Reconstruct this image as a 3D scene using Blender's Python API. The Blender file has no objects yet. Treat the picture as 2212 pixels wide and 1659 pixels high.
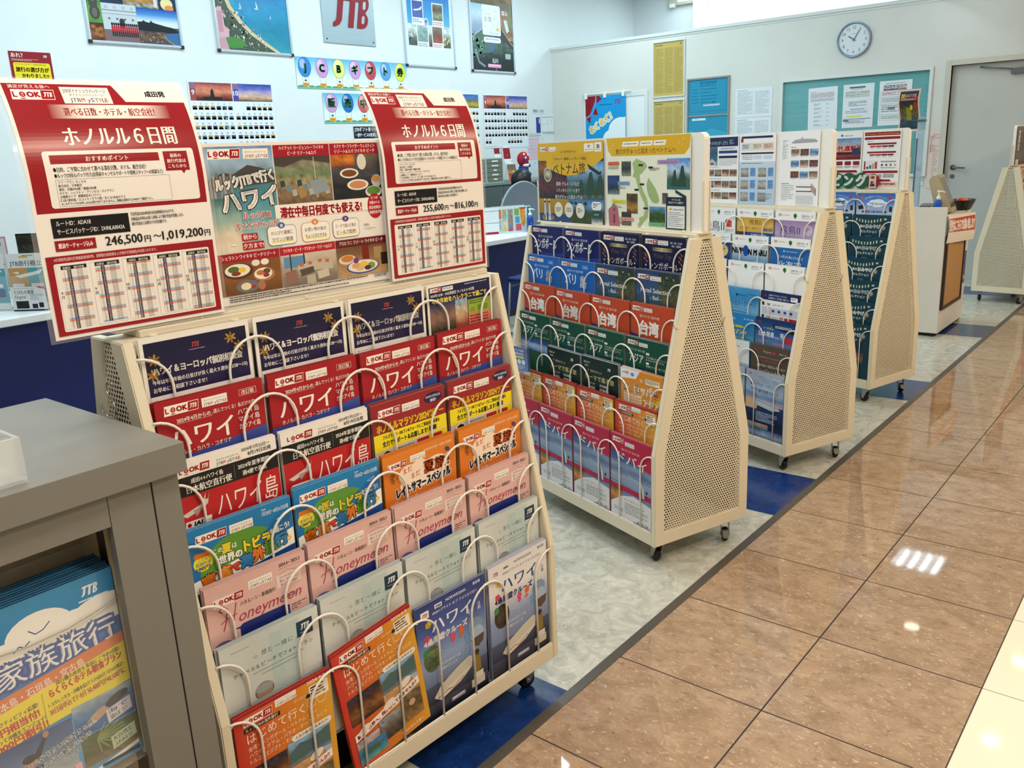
import bpy, bmesh, math, random
from mathutils import Matrix, Vector, noise as mnoise

SC = bpy.context.scene
COL = SC.collection
PI = math.pi

# ---------------------------------------------------------------- camera, world, light, exposure
CAM_H = 1.42571
def setup_camera():
    f, yaw, pitch, roll = 1857.89747, 0.69174, 0.2621, -0.04509
    cy, sy, cp, sp = math.cos(yaw), math.sin(yaw), math.cos(pitch), math.sin(pitch)
    fw = Vector((-sy*cp, cy*cp, -sp)); r = Vector((cy, sy, 0)); u = r.cross(fw)
    r2 = math.cos(roll)*r + math.sin(roll)*u
    u2 = -math.sin(roll)*r + math.cos(roll)*u
    cd = bpy.data.cameras.new('camera'); cd.sensor_width = 36; cd.sensor_fit = 'HORIZONTAL'
    cd.lens = f/2212*36; cd.clip_start = 0.02; cd.clip_end = 100
    co = bpy.data.objects.new('camera', cd); COL.objects.link(co)
    M = Matrix((r2, u2, -fw)).transposed().to_4x4(); M.translation = (0, 0, CAM_H)
    co.matrix_world = M; SC.camera = co
setup_camera()
SC.view_settings.view_transform = 'Standard'; SC.view_settings.look = 'None'
SC.view_settings.exposure = 0.0; SC.view_settings.gamma = 1.0; SC.view_settings.use_curve_mapping = False
wd = bpy.data.worlds.new('world'); SC.world = wd; wd.use_nodes = True
wd.node_tree.nodes['Background'].inputs[0].default_value = (0.80, 0.90, 1.0, 1)
wd.node_tree.nodes['Background'].inputs[1].default_value = 0.10

def area(name, loc, rot, sx, sy, power, col, spread=PI):
    l = bpy.data.lights.new(name, 'AREA'); l.shape = 'RECTANGLE'; l.size = sx; l.size_y = sy
    l.energy = power; l.color = col; l.spread = spread
    o = bpy.data.objects.new(name, l); COL.objects.link(o); o.location = loc; o.rotation_euler = rot
    return o
COOL = (0.72, 0.92, 0.99); WARM = (1.0, 0.80, 0.60); NEUT = (1.0, 0.93, 0.85)
OFFICE_Z = 3.72; MALL_Z = 2.9
for lx, ly in ((-5.6, 1.2), (-5.6, 3.6), (-5.6, 6.0), (-5.6, 8.3), (-3.9, 2.4), (-3.9, 4.8), (-3.9, 7.2)):
    area('office_light', (lx, ly, OFFICE_Z-0.07), (0, 0, 0), 0.35, 1.25, 37, COOL)
for lx, ly, p, c in ((-1.9, 0.9, 15, NEUT), (-0.4, 0.6, 20, NEUT), (-0.2, -1.2, 20, NEUT), (1.0, 1.6, 38, WARM), (-1.6, 2.4, 13, NEUT), (1.2, 4.2, 42, WARM), (1.3, 7.0, 40, WARM), (1.3, 9.5, 25, WARM)):
    area('mall_light', (lx, ly, MALL_Z-0.03), (0, 0, 0), 0.45, 0.45, p, c)
area('backroom_light', (-4.6, 10.9, 3.5), (0, 0, 0), 3.0, 0.8, 60, COOL)

# ---------------------------------------------------------------- helpers
def lin(h):
    if not isinstance(h, str): return tuple(h)[:3]
    h = h.lstrip('#')
    if len(h) == 3: h = ''.join(c*2 for c in h)
    o = []
    for i in (0, 2, 4):
        c = int(h[i:i+2], 16)/255
        o.append(c/12.92 if c <= 0.04045 else ((c+0.055)/1.055)**2.4)
    return tuple(o)
def mix(a, b, t): return tuple(a[i]+(b[i]-a[i])*t for i in range(3))

MATS = {}
def mat(name, col='#ccc', rough=0.5, metal=0.0, spec=0.5, alpha=None, trans=0.0, ior=1.45, emit=None, es=1.0, coat=0.0, attr=False, bump=None):
    if name in MATS: return MATS[name]
    m = bpy.data.materials.new(name); m.use_nodes = True; nt = m.node_tree
    b = nt.nodes['Principled BSDF']
    b.inputs['Base Color'].default_value = (*lin(col), 1); b.inputs['Roughness'].default_value = rough
    b.inputs['Metallic'].default_value = metal; b.inputs['Specular IOR Level'].default_value = spec
    b.inputs['Transmission Weight'].default_value = trans; b.inputs['IOR'].default_value = ior
    b.inputs['Coat Weight'].default_value = coat
    if alpha is not None: b.inputs['Alpha'].default_value = alpha
    if emit: b.inputs['Emission Color'].default_value = (*lin(emit), 1); b.inputs['Emission Strength'].default_value = es
    if attr:
        a = nt.nodes.new('ShaderNodeAttribute'); a.attribute_name = 'Col'
        nt.links.new(a.outputs['Color'], b.inputs['Base Color'])
    if bump:
        sc, st = bump
        tc = nt.nodes.new('ShaderNodeTexCoord'); n = nt.nodes.new('ShaderNodeTexNoise'); n.inputs['Scale'].default_value = sc
        bp = nt.nodes.new('ShaderNodeBump'); bp.inputs['Strength'].default_value = st; bp.inputs['Distance'].default_value = 0.002
        nt.links.new(tc.outputs['Object'], n.inputs['Vector']); nt.links.new(n.outputs['Fac'], bp.inputs['Height']); nt.links.new(bp.outputs['Normal'], b.inputs['Normal'])
    MATS[name] = m
    return m

PRINT = mat('printed_paper', rough=0.42, spec=0.35, attr=True)
GLOSS = mat('laminated_print', rough=0.22, spec=0.4, attr=True)
MATTE = mat('matte_print', rough=0.75, spec=0.2, attr=True)
IVORY = mat('ivory_painted_steel', '#e2d9c2', 0.42, bump=(400, 0.04))
WIRE = mat('white_coated_wire', '#ece8df', 0.3)
WHITE = mat('white_board', '#eeede8', 0.4)
STEEL = mat('brushed_steel', '#b9bdc0', 0.32, 0.9)
ALU = mat('satin_aluminium', '#c9d2da', 0.35, 0.55)
BLACKR = mat('black_rubber', '#0d0d0e', 0.45)
DARKP = mat('dark_plastic', '#17181b', 0.4)
ZINC = mat('zinc_plate', '#aaa9a2', 0.35, 0.8)
GREYLAM = mat('grey_laminate', '#7b7972', 0.48, bump=(900, 0.05))
GREYTOP = mat('grey_top_laminate', '#8f9a98', 0.42)
DARKGAP = mat('shadow_gap_black', '#060606', 0.8)
ACRYL = mat('clear_acrylic', '#ffffff', 0.04, alpha=0.07, spec=0.5)
ACRYLB = mat('frosted_blue_acrylic', '#a9cbe0', 0.15, alpha=0.55)
NAVY = mat('navy_counter_panel', '#04155c', 0.45)

def obj(name, me, parent=None, M=None, mats=None):
    if isinstance(me, bmesh.types.BMesh):
        bm = me; me = bpy.data.meshes.new(name); bm.to_mesh(me); bm.free()
    if mats:
        for m in (mats if isinstance(mats, (list, tuple)) else [mats]): me.materials.append(m)
    o = bpy.data.objects.new(name, me); COL.objects.link(o)
    if parent is not None: o.parent = parent
    if M is not None: o.matrix_local = M
    return o
def tag(o, label=None, cat=None, group=None, kind=None):
    if label: o['label'] = label
    if cat: o['category'] = cat
    if group: o['group'] = group
    if kind: o['kind'] = kind
    return o
def thing(name, label, cat, M=None, group=None):
    o = bpy.data.objects.new(name, None); COL.objects.link(o); o.empty_display_size = 0.05
    if M is not None: o.matrix_world = M
    return tag(o, label, cat, group)
def T(x, y, z, rz=0.0, rx=0.0, ry=0.0):
    return Matrix.Translation((x, y, z)) @ Matrix.Rotation(rz, 4, 'Z') @ Matrix.Rotation(rx, 4, 'X') @ Matrix.Rotation(ry, 4, 'Y')
def copy_tree(o, M=None, parent=None):
    c = o.copy(); COL.objects.link(c)
    if parent is not None:
        c.parent = parent
    if M is not None: c.matrix_world = M
    for ch in list(o.children): copy_tree(ch, None, c)
    return c

def box(bm, x0, x1, y0, y1, z0, z1, bev=0.0, mi=0):
    n0 = len(bm.faces)
    vs = [bm.verts.new(p) for p in ((x0,y0,z0),(x1,y0,z0),(x1,y1,z0),(x0,y1,z0),(x0,y0,z1),(x1,y0,z1),(x1,y1,z1),(x0,y1,z1))]
    fs = [bm.faces.new([vs[i] for i in q]) for q in ((3,2,1,0),(4,5,6,7),(0,1,5,4),(1,2,6,5),(2,3,7,6),(3,0,4,7))]
    for f in fs: f.material_index = mi
    if bev > 0:
        es = list({e for f in fs for e in f.edges})
        r = bmesh.ops.bevel(bm, geom=es, offset=bev, segments=2, affect='EDGES', profile=0.5)
        for f in r['faces']: f.material_index = mi
    return bm
def prism(bm, pts, axis, a, b, mi=0, hole=None):
    """extrude a 2D outline (list of (p,q)) along axis; optional matching inner outline makes a ring"""
    def P(p, t):
        return {'x': (t, p[0], p[1]), 'y': (p[0], t, p[1]), 'z': (p[0], p[1], t)}[axis]
    n = len(pts)
    A = [bm.verts.new(P(p, a)) for p in pts]; B = [bm.verts.new(P(p, b)) for p in pts]
    fs = [bm.faces.new((A[i], A[(i+1) % n], B[(i+1) % n], B[i])) for i in range(n)]
    if hole:
        HA = [bm.verts.new(P(p, a)) for p in hole]; HB = [bm.verts.new(P(p, b)) for p in hole]
        for i in range(n):
            j = (i+1) % n
            fs.append(bm.faces.new((HA[j], HA[i], HB[i], HB[j])))
            fs.append(bm.faces.new((A[j], A[i], HA[i], HA[j]))); fs.append(bm.faces.new((B[i], B[j], HB[j], HB[i])))
    else:
        fs.append(bm.faces.new(list(reversed(A)))); fs.append(bm.faces.new(B))
    for f in fs: f.material_index = mi
    return bm
def fixn(bm):
    bmesh.ops.recalc_face_normals(bm, faces=bm.faces[:]); return bm
def tube(bm, pts, r, seg=8, closed=False, mi=0):
    pts = [Vector(p) for p in pts]; n = len(pts); rings = []
    up = None
    for i, p in enumerate(pts):
        if closed: t = (pts[(i+1) % n]-pts[i-1])
        elif i == 0: t = pts[1]-pts[0]
        elif i == n-1: t = pts[-1]-pts[-2]
        else: t = (pts[i+1]-pts[i]).normalized()+(pts[i]-pts[i-1]).normalized()
        t.normalize()
        if up is None: up = t.orthogonal().normalized()
        up = (up - t*up.dot(t)).normalized(); s = t.cross(up)
        rr = r[i] if isinstance(r, (list, tuple)) else r
        rings.append([bm.verts.new(p+(up*math.cos(a)+s*math.sin(a))*rr) for a in [2*PI*k/seg for k in range(seg)]])
    m = n if closed else n-1
    for i in range(m):
        A, B = rings[i], rings[(i+1) % n]
        for k in range(seg):
            f = bm.faces.new((A[k], A[(k+1) % seg], B[(k+1) % seg], B[k])); f.smooth = True; f.material_index = mi
    if not closed:
        bm.faces.new(list(reversed(rings[0]))).material_index = mi; bm.faces.new(rings[-1]).material_index = mi
    return bm
def lathe(bm, prof, seg=24, c=(0, 0), mi=0, smooth=True):
    rings = []
    for r, z in prof:
        rings.append([bm.verts.new((c[0]+max(r, 1e-4)*math.cos(2*PI*k/seg), c[1]+max(r, 1e-4)*math.sin(2*PI*k/seg), z)) for k in range(seg)])
    for A, B in zip(rings, rings[1:]):
        for k in range(seg):
            f = bm.faces.new((A[k], A[(k+1) % seg], B[(k+1) % seg], B[k])); f.smooth = smooth; f.material_index = mi
    bm.faces.new(list(reversed(rings[0]))).material_index = mi; bm.faces.new(rings[-1]).material_index = mi
    return bm
def rrect(x0, x1, y0, y1, r, n=6, corners=(1, 1, 1, 1)):
    """rounded rectangle outline, corners order: (x1,y1),(x0,y1),(x0,y0),(x1,y0)"""
    o = []
    for k, (cx, cy, a0) in enumerate(((x1-r, y1-r, 0), (x0+r, y1-r, 90), (x0+r, y0+r, 180), (x1-r, y0+r, 270))):
        if corners[k]:
            for i in range(n+1):
                a = math.radians(a0+90*i/n); o.append((cx+r*math.cos(a), cy+r*math.sin(a)))
        else:
            o.append(((x1 if k in (0, 3) else x0), (y1 if k in (0, 1) else y0)))
    return o

# ---------------------------------------------------------------- printed matter
_tc = bpy.data.curves.new('lettering', 'FONT'); _tc.resolution_u = 2; _tc.size = 1
_to = bpy.data.objects.new('lettering', _tc); COL.objects.link(_to)
_dg = bpy.context.evaluated_depsgraph_get()
_tcache = {}
def glyphs(s):
    if s not in _tcache:
        _tc.body = s; _dg.update()
        ev = _to.evaluated_get(_dg); m = ev.to_mesh()
        vs = [(v.co.x, v.co.y) for v in m.vertices]; fs = [tuple(p.vertices) for p in m.polygons]
        ev.to_mesh_clear()
        xs = [v[0] for v in vs] or [0, 1]
        _tcache[s] = (vs, fs, min(xs), max(xs))
    return _tcache[s]

class Art:
    """printed sheet in millimetres, origin top-left, y down; one mesh with a colour per corner"""
    def __init__(s, w, h, page='#f4f1ec', sub=None, dl=0.018, edge=None):
        s.w, s.h, s.sub, s.dl = w, h, sub, dl; s.v = []; s.f = []; s.c = []; s.l = 0
        s.page = lin(page); s.edge = lin(edge) if edge else mix(s.page, (0.6, 0.58, 0.55), 0.35); s.rnd = random.Random(7)
    def _add(s, pts, faces, cols, z=None):
        if z is None: s.l += 1; z = s.l
        b = len(s.v)
        s.v += [(p[0], p[1], z) for p in pts]
        for i, f in enumerate(faces):
            s.f.append([b+k for k in f]); s.c.append([cols[k] for k in f] if isinstance(cols, list) else [cols]*len(f))
    def grid(s, x, y, w, h, nx, ny, fn):
        pts = [(x+w*i/nx, y+h*j/ny) for j in range(ny+1) for i in range(nx+1)]
        cols = [fn(i/nx, j/ny) for j in range(ny+1) for i in range(nx+1)]
        s._add(pts, [(j*(nx+1)+i, (j+1)*(nx+1)+i, (j+1)*(nx+1)+i+1, j*(nx+1)+i+1) for j in range(ny) for i in range(nx)], cols)
        return s
    def R(s, x, y, w, h, c):
        c = lin(c); ny = max(1, int(math.ceil(h/s.sub))) if s.sub else 1
        return s.grid(x, y, w, h, 1, ny, lambda u, v: c)
    def G(s, x, y, w, h, cs, hor=False):
        cs = [lin(c) for c in cs]; n = len(cs)-1; ny = n*(max(1, int(h/n/s.sub)) if s.sub else 1)
        def fn(u, v):
            t = (u if hor else v)*n; i = min(int(t), n-1); return mix(cs[i], cs[i+1], t-i)
        return s.grid(x, y, w, h, n if hor else 1, 1 if hor else ny, fn)
    def P(s, pts, c, cs=None):
        c = lin(c); s._add(pts, [tuple(range(len(pts)-1, -1, -1))] if s._ccw(pts) else [tuple(range(len(pts)))], c); return s
    @staticmethod
    def _ccw(pts):   # orientation so faces look outward once y is flipped
        return sum((pts[i][0]-pts[i-1][0])*(pts[i][1]+pts[i-1][1]) for i in range(len(pts))) < 0
    def E(s, cx, cy, rx, ry, c, n=22, rot=0):
        ca, sa = math.cos(rot), math.sin(rot)
        return s.P([(cx+rx*math.cos(2*PI*k/n)*ca-ry*math.sin(2*PI*k/n)*sa, cy+rx*math.cos(2*PI*k/n)*sa+ry*math.sin(2*PI*k/n)*ca) for k in range(n)], c)
    def RR(s, x, y, w, h, r, c):
        return s.P(rrect(x, x+w, y, y+h, r, 4), c)
    def O(s, x, y, w, h, t, c):
        for q in ((x, y, w, t), (x, y+h-t, w, t), (x, y+t, t, h-2*t), (x+w-t, y+t, t, h-2*t)): s.R(*q, c); s.l -= 1
        s.l += 1; return s
    def Ln(s, pts, wd, c):
        for a, b in zip(pts, pts[1:]):
            d = Vector((b[0]-a[0], b[1]-a[1])); n = Vector((-d.y, d.x)).normalized()*wd/2
            s.P([(a[0]+n.x, a[1]+n.y), (b[0]+n.x, b[1]+n.y), (b[0]-n.x, b[1]-n.y), (a[0]-n.x, a[1]-n.y)], c); s.l -= 1
        s.l += 1; return s
    def T(s, txt, x, y, size, c, b=0.0, al='l', fit=None, sk=0.0, rot=0.0, ol=None, sy=1.0):
        """text with baseline at y"""
        if ol:
            s.T(txt, x, y, size, ol[0], b+ol[1]+0.015, al, fit, sk, rot, None, sy)
        vs, fs, x0, x1 = glyphs(txt)
        wd = max(x1-x0, 0.01); sx = size if not fit else fit/wd
        off = {'l': 0, 'c': wd/2, 'r': wd}[al]; ca, sa = math.cos(rot), math.sin(rot); c = lin(c)
        # heavier weights are struck several times, slightly shifted
        q = b*1.05; sh = [(0, 0)] if b < 0.008 else [(-q*0.7, 0), (q*0.7, 0)] if b < 0.035 else [(-q, -q*0.7), (q, -q*0.7), (-q, q*0.7), (q, q*0.7), (0, 0)]
        if b >= 0.08: sh += [(0, q), (0, -q), (q*1.1, 0), (-q*1.1, 0)]
        for j, (dx, dy) in enumerate(sh):
            pts = []
            for vx, vy in vs:
                px = (vx-x0-off)*sx + vy*size*sk + dx*size; py = -(vy*sy+dy)*size
                pts.append((x+px*ca-py*sa, y+px*sa+py*ca))
            s._add(pts, fs, c)
            if j: s.l -= 1
        return s
    def V(s, txt, x, y, size, c, b=0.0, pitch=None):
        for i, ch in enumerate(txt): s.T(ch, x, y+(pitch or size)*(i+0.9), size, c, b, 'c')
        return s
    def greek(s, x, y, w, h, n, c, fill=0.6, chunk=0.55, seed=1):
        """lines of print too small to read in the photo"""
        r = random.Random(seed); lh = h/n; c = lin(c); pts = []; fs = []
        for i in range(n):
            cx = x; end = x+w*(1 if r.random() < chunk else r.uniform(0.4, 0.95))
            while cx < end:
                l = r.uniform(1.5, 6)*lh*0.5; l = min(l, end-cx)
                b = len(pts); y0 = y+i*lh; y1 = y0+lh*fill*r.uniform(0.7, 1)
                pts += [(cx, y0), (cx, y1), (cx+l, y1), (cx+l, y0)]; fs.append((b, b+1, b+2, b+3)); cx += l+lh*r.uniform(0.12, 0.35)
        s._add(pts, fs, c); return s
    def photo(s, x, y, w, h, rows, seed=0, nx=14, ny=10, amp=0.35, jit=0.12, fx=3.0, fy=5.0):
        """a printed photograph seen from afar: bands of colour broken up by noise"""
        rows = [lin(c) for c in rows]; n = len(rows)-1
        def fn(u, v):
            q = Vector((u*fx+seed*7.3, v*fy+seed*3.1, seed*1.7))
            t = min(max(v+jit*mnoise.noise(q), 0), 0.9999)*n; i = int(t)
            c = mix(rows[i], rows[i+1], t-i); g = 1+amp*(mnoise.noise(q*3.1)+0.6*mnoise.noise(q*7.7))
            return tuple(max(0, min(1, k*g)) for k in c)
        return s.grid(x, y, w, h, nx, ny, fn)
    def dots(s, x, y, w, h, n, cols, r=(1, 3), seed=3):
        rn = random.Random(seed)
        for i in range(n):
            a = rn.uniform(*r); s.E(x+rn.uniform(a, w-a), y+rn.uniform(a, h-a), a, a*rn.uniform(0.5, 1), rn.choice(cols), 7, rn.uniform(0, 3)); s.l -= 1
        s.l += 1; return s
    def mesh(s, name, t=0.0006, bend=None, mt=None, back=None, cuts=None):
        """origin bottom centre, front looks to -y"""
        n = max(1, int(s.h/s.sub)) if s.sub else 1
        v = []; f = []; c = []
        W, H = s.w/2000, s.h/1000
        for j in range(n+1):
            z = H*j/n
            v += [(-W, -t/2, z), (W, -t/2, z), (W, t/2, z), (-W, t/2, z)]
        bk = lin(back) if back else s.page
        for j in range(n):
            a, b = 4*j, 4*j+4
            f += [(a, a+1, b+1, b), (a+2, a+3, b+3, b+2), (a+1, a+2, b+2, b+1), (a+3, a, b, b+3)]
            c += [[s.page]*4, [bk]*4, [s.edge]*4, [s.edge]*4]
        f += [(3, 2, 1, 0), (4*n, 4*n+1, 4*n+2, 4*n+3)]; c += [[s.edge]*4]*2
        b = len(v); dl = s.dl/1000
        v += [(min(max(p[0], 0), s.w)/1000-W, -t/2-0.0001-p[2]*dl, H-min(max(p[1], 0), s.h)/1000) for p in s.v]
        f += [[b+k for k in q] for q in s.f]; c += s.c
        if bend and not cuts: v = [bend(*p) for p in v]
        me = bpy.data.meshes.new(name); me.from_pydata(v, [], f)
        at = me.color_attributes.new('Col', 'BYTE_COLOR', 'CORNER')
        flat = []
        for q in c:
            for k in q:
                flat += [k[0], k[1], k[2], 1.0]
        at.data.foreach_set('color', flat)
        if cuts:      # slice everything at the same heights before bending, so stacked ink never crosses
            bm = bmesh.new(); bm.from_mesh(me)
            for z in cuts:
                ax = isinstance(z, tuple); k = z[1] if ax else z
                bmesh.ops.bisect_plane(bm, geom=bm.verts[:]+bm.edges[:]+bm.faces[:], dist=1e-7, plane_co=(k, 0, 0) if ax else (0, 0, k), plane_no=(1, 0, 0) if ax else (0, 0, 1))
            for q in bm.verts: q.co = bend(*q.co)
            bm.to_mesh(me); bm.free()
        me.materials.append(mt or PRINT); me.update()
        return me
# ---------------------------------------------------------------- procedural floor and wall materials
class NT:
    def __init__(s, name):
        s.m = bpy.data.materials.new(name); s.m.use_nodes = True; s.t = s.m.node_tree; s.b = s.t.nodes['Principled BSDF']
        s.pos = s.t.nodes.new('ShaderNodeNewGeometry').outputs['Position']
    def n(s, ty, ins=(), out=0, **kw):
        nd = s.t.nodes.new('ShaderNode'+ty)
        for k, v in kw.items(): setattr(nd, k, v)
        for k, v in (ins.items() if isinstance(ins, dict) else enumerate(ins)):
            if v is None: continue
            if hasattr(v, 'links'): s.t.links.new(v, nd.inputs[k])
            else: nd.inputs[k].default_value = v
        return nd.outputs[out]
    def M(s, op, a, b=None, c=None, clamp=False): return s.n('Math', [a, b, c], operation=op, use_clamp=clamp)
    def sep(s, v, k): return s.n('SeparateXYZ', [v], out=k)
    def vec(s, x, y, z=0.0): return s.n('CombineXYZ', [x, y, z])
    def noise(s, v, scale, detail=3.0, rough=0.6, dist=0.0): return s.n('TexNoise', {'Vector': v, 'Scale': scale, 'Detail': detail, 'Roughness': rough, 'Distortion': dist})
    def mixc(s, f, a, b):
        nd = s.t.nodes.new('ShaderNodeMix'); nd.data_type = 'RGBA'
        for k, v in ((0, f), (6, a), (7, b)):
            if hasattr(v, 'links'): s.t.links.new(v, nd.inputs[k])
            elif isinstance(v, (int, float)): nd.inputs[k].default_value = v
            else: nd.inputs[k].default_value = (*lin(v), 1)
        return nd.outputs[2]
    def ramp(s, f, lo, hi): return s.n('MapRange', {0: f, 1: lo, 2: hi, 3: 0.0, 4: 1.0})
    def to(s, name, v):
        if hasattr(v, 'links'): s.t.links.new(v, s.b.inputs[name])
        else: s.b.inputs[name].default_value = v

def stone_tile(name, x0, y0, tx, ty, cols, grout, gw, rough, streak=True):
    k = NT(name); X, Y = k.sep(k.pos, 0), k.sep(k.pos, 1)
    ux = k.M('DIVIDE', k.M('SUBTRACT', X, x0), tx); uy = k.M('DIVIDE', k.M('SUBTRACT', Y, y0), ty)
    fx, fy = k.M('FRACT', ux), k.M('FRACT', uy)
    dx = k.M('MULTIPLY', k.M('MINIMUM', fx, k.M('SUBTRACT', 1.0, fx)), tx); dy = k.M('MULTIPLY', k.M('MINIMUM', fy, k.M('SUBTRACT', 1.0, fy)), ty)
    g = k.M('LESS_THAN', k.M('MINIMUM', dx, dy), gw)
    wn = k.n('TexWhiteNoise', [k.vec(k.M('FLOOR', ux), k.M('FLOOR', uy))], out=0)
    off = k.M('MULTIPLY', wn, 7.0)
    if streak:
        v = k.vec(k.M('ADD', k.M('MULTIPLY', X, 11.0), off), k.M('ADD', k.M('MULTIPLY', Y, 17.0), off), 0.0)
        n1 = k.noise(v, 1.0, 5, 0.66, 0.5); n2 = k.noise(v, 5.5, 3, 0.7, 0.8); n3 = k.noise(v, 2.6, 3, 0.6)
        c = k.mixc(k.ramp(n1, 0.36, 0.66), cols[0], cols[1])
        c = k.mixc(k.M('MULTIPLY', k.ramp(n2, 0.57, 0.70), 0.85), c, cols[2])
        c = k.mixc(k.M('MULTIPLY', k.ramp(n3, 0.42, 0.30), 0.6), c, cols[3])
        c = k.mixc(k.M('MULTIPLY', wn, 0.16), c, cols[3])
    else:
        c = k.mixc(k.noise(k.pos, 3.0), cols[0], cols[1])
    k.to('Base Color', k.mixc(g, c, grout)); k.to('Roughness', k.M('ADD', k.M('MULTIPLY', g, 0.5), rough)); k.to('Specular IOR Level', 0.6)
    return k.m
BROWN = stone_tile('polished_brown_tile', -0.7637, 3.145-0.4229*12, 0.4317, 0.4229, ('#997f66', '#b79c82', '#d8c4ad', '#7d6450'), '#2c2220', 0.0022, 0.035)
CREAM = stone_tile('polished_cream_tile', -0.332, 2.722-0.4229*12, 0.4317*2, 0.4229, ('#efe6cf', '#f3ecd9', '#fff', '#ccc'), '#6d6355', 0.0013, 0.05, streak=False)

def lino():
    k = NT('marbled_linoleum'); X, Y = k.sep(k.pos, 0), k.sep(k.pos, 1)
    per, w = 1.862, 0.458
    f = k.M('MULTIPLY', k.M('FRACT', k.M('DIVIDE', k.M('SUBTRACT', Y, 1.196), per)), per)
    band = k.M('LESS_THAN', f, w)
    v = k.vec(k.M('MULTIPLY', X, 13.0), k.M('MULTIPLY', Y, 13.0))
    n1 = k.noise(v, 1.0, 5, 0.62, 1.6); n2 = k.noise(v, 2.7, 4, 0.7, 2.2); n3 = k.noise(v, 0.35, 2)
    c = k.mixc(k.ramp(n1, 0.34, 0.64), '#a5a69d', '#cbccc3')
    c = k.mixc(k.M('MULTIPLY', k.ramp(n2, 0.58, 0.72), 0.8), c, '#e8e8df')
    c = k.mixc(k.M('MULTIPLY', k.ramp(n2, 0.40, 0.28), 0.65), c, '#82847b')
    c = k.mixc(k.M('MULTIPLY', n3, 0.25), c, '#b9bab0')
    b = k.mixc(k.ramp(n1, 0.35, 0.7), '#0b2a63', '#153a80'); b = k.mixc(k.M('MULTIPLY', k.ramp(n2, 0.60, 0.75), 0.35), b, '#5f82bb')
    b = k.mixc(k.M('MULTIPLY', k.ramp(n2, 0.42, 0.3), 0.5), b, '#081d48')
    k.to('Base Color', k.mixc(band, c, b)); k.to('Roughness', k.M('ADD', 0.13, k.M('MULTIPLY', n1, 0.12))); k.to('Specular IOR Level', 0.5)
    bp = k.n('Bump', {'Strength': 0.06, 'Distance': 0.002, 'Height': k.noise(v, 3.0, 3)}); k.to('Normal', bp)
    return k.m
LINO = lino()
def paint(name, a, b, sc=1.3, rough=0.6):
    k = NT(name); n = k.noise(k.pos, sc, 4, 0.6); k.to('Base Color', k.mixc(k.ramp(n, 0.3, 0.7), a, b)); k.to('Roughness', rough)
    bp = k.n('Bump', {'Strength': 0.05, 'Distance': 0.001, 'Height': k.noise(k.pos, 220.0, 2)}); k.to('Normal', bp)
    return k.m
WALLP = paint('white_wall_paint', '#dde2e4', '#e4e8e9')
WALLC = paint('white_partition_paint', '#d3d2cb', '#dbdad3')
CEILP = paint('ceiling_board', '#e9e8e2', '#f0efea', 6.0)
TRIMW = mat('white_trim', '#d9dcd9', 0.45)
DOORP = paint('grey_door_paint', '#bfbfba', '#c6c6c1', 2.0, 0.45)

# ---------------------------------------------------------------- room
XP, YW, XS = -6.95, 9.477, -1.207       # poster wall, clock wall, floor border
def struct(name, bm, m, label=None, parent=None):
    o = obj(name, bm, parent, None, m)
    if parent is None: tag(o, label, None, None, 'structure')
    return o
def bx(*a, bev=0.0): return box(bmesh.new(), *a, bev=bev)
struct('floor_1', bx(-7.2, XS-0.014, -4, 12.6, -0.1, 0), LINO, 'marbled white linoleum office floor with blue cross bands')
struct('floor_2', bx(XS+0.016, -0.332, -4, 12.6, -0.1, 0), BROWN, 'polished brown stone tile walkway')
struct('floor_3', bx(-0.332, 5, -4, 12.6, -0.1, 0), CREAM, 'polished cream tile floor at the right edge')
struct('trim_1', bx(XS-0.014, XS+0.016, -4, 12.6, -0.1, 0.002), mat('dark_grey_edging', '#57534d', 0.35, 0.2), 'grey metal edging strip between linoleum and brown tiles')
struct('wall_left', bx(XP-0.15, XP, -4, 12.6, 0, 4.2), WALLP, 'white wall carrying the framed posters and calendars')
struct('wall_back', bx(-7.2, 5, 11.5, 11.65, 0, 4.2), WALLP, 'bright white wall beyond the partition')
bm = bmesh.new(); box(bm, -5.93, -5.78, 11.35, 11.5, 0, 4.2)
struct('trim_2', bm, TRIMW, 'white column on the wall beyond the partition')
struct('wall_right', bx(5, 5.15, -4, 12.6, 0, 4.2), WALLC, 'mall wall far to the right')
struct('wall_near', bx(-7.2, 5.15, -4.15, -4, 0, 4.2), WALLC, 'mall wall behind the viewer')
struct('ceiling_1', bx(-7.2, -2.62, -4, 12.6, OFFICE_Z, OFFICE_Z+0.1), CEILP, 'white office ceiling')
struct('ceiling_2', bx(-2.62, 5.1, -4, 12.6, MALL_Z, MALL_Z+0.1), CEILP, 'white mall walkway ceiling')
struct('trim_3', bx(-2.72, -2.62, -4, 12.6, MALL_Z, OFFICE_Z+0.1), CEILP, 'ceiling drop between office and walkway')
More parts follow.
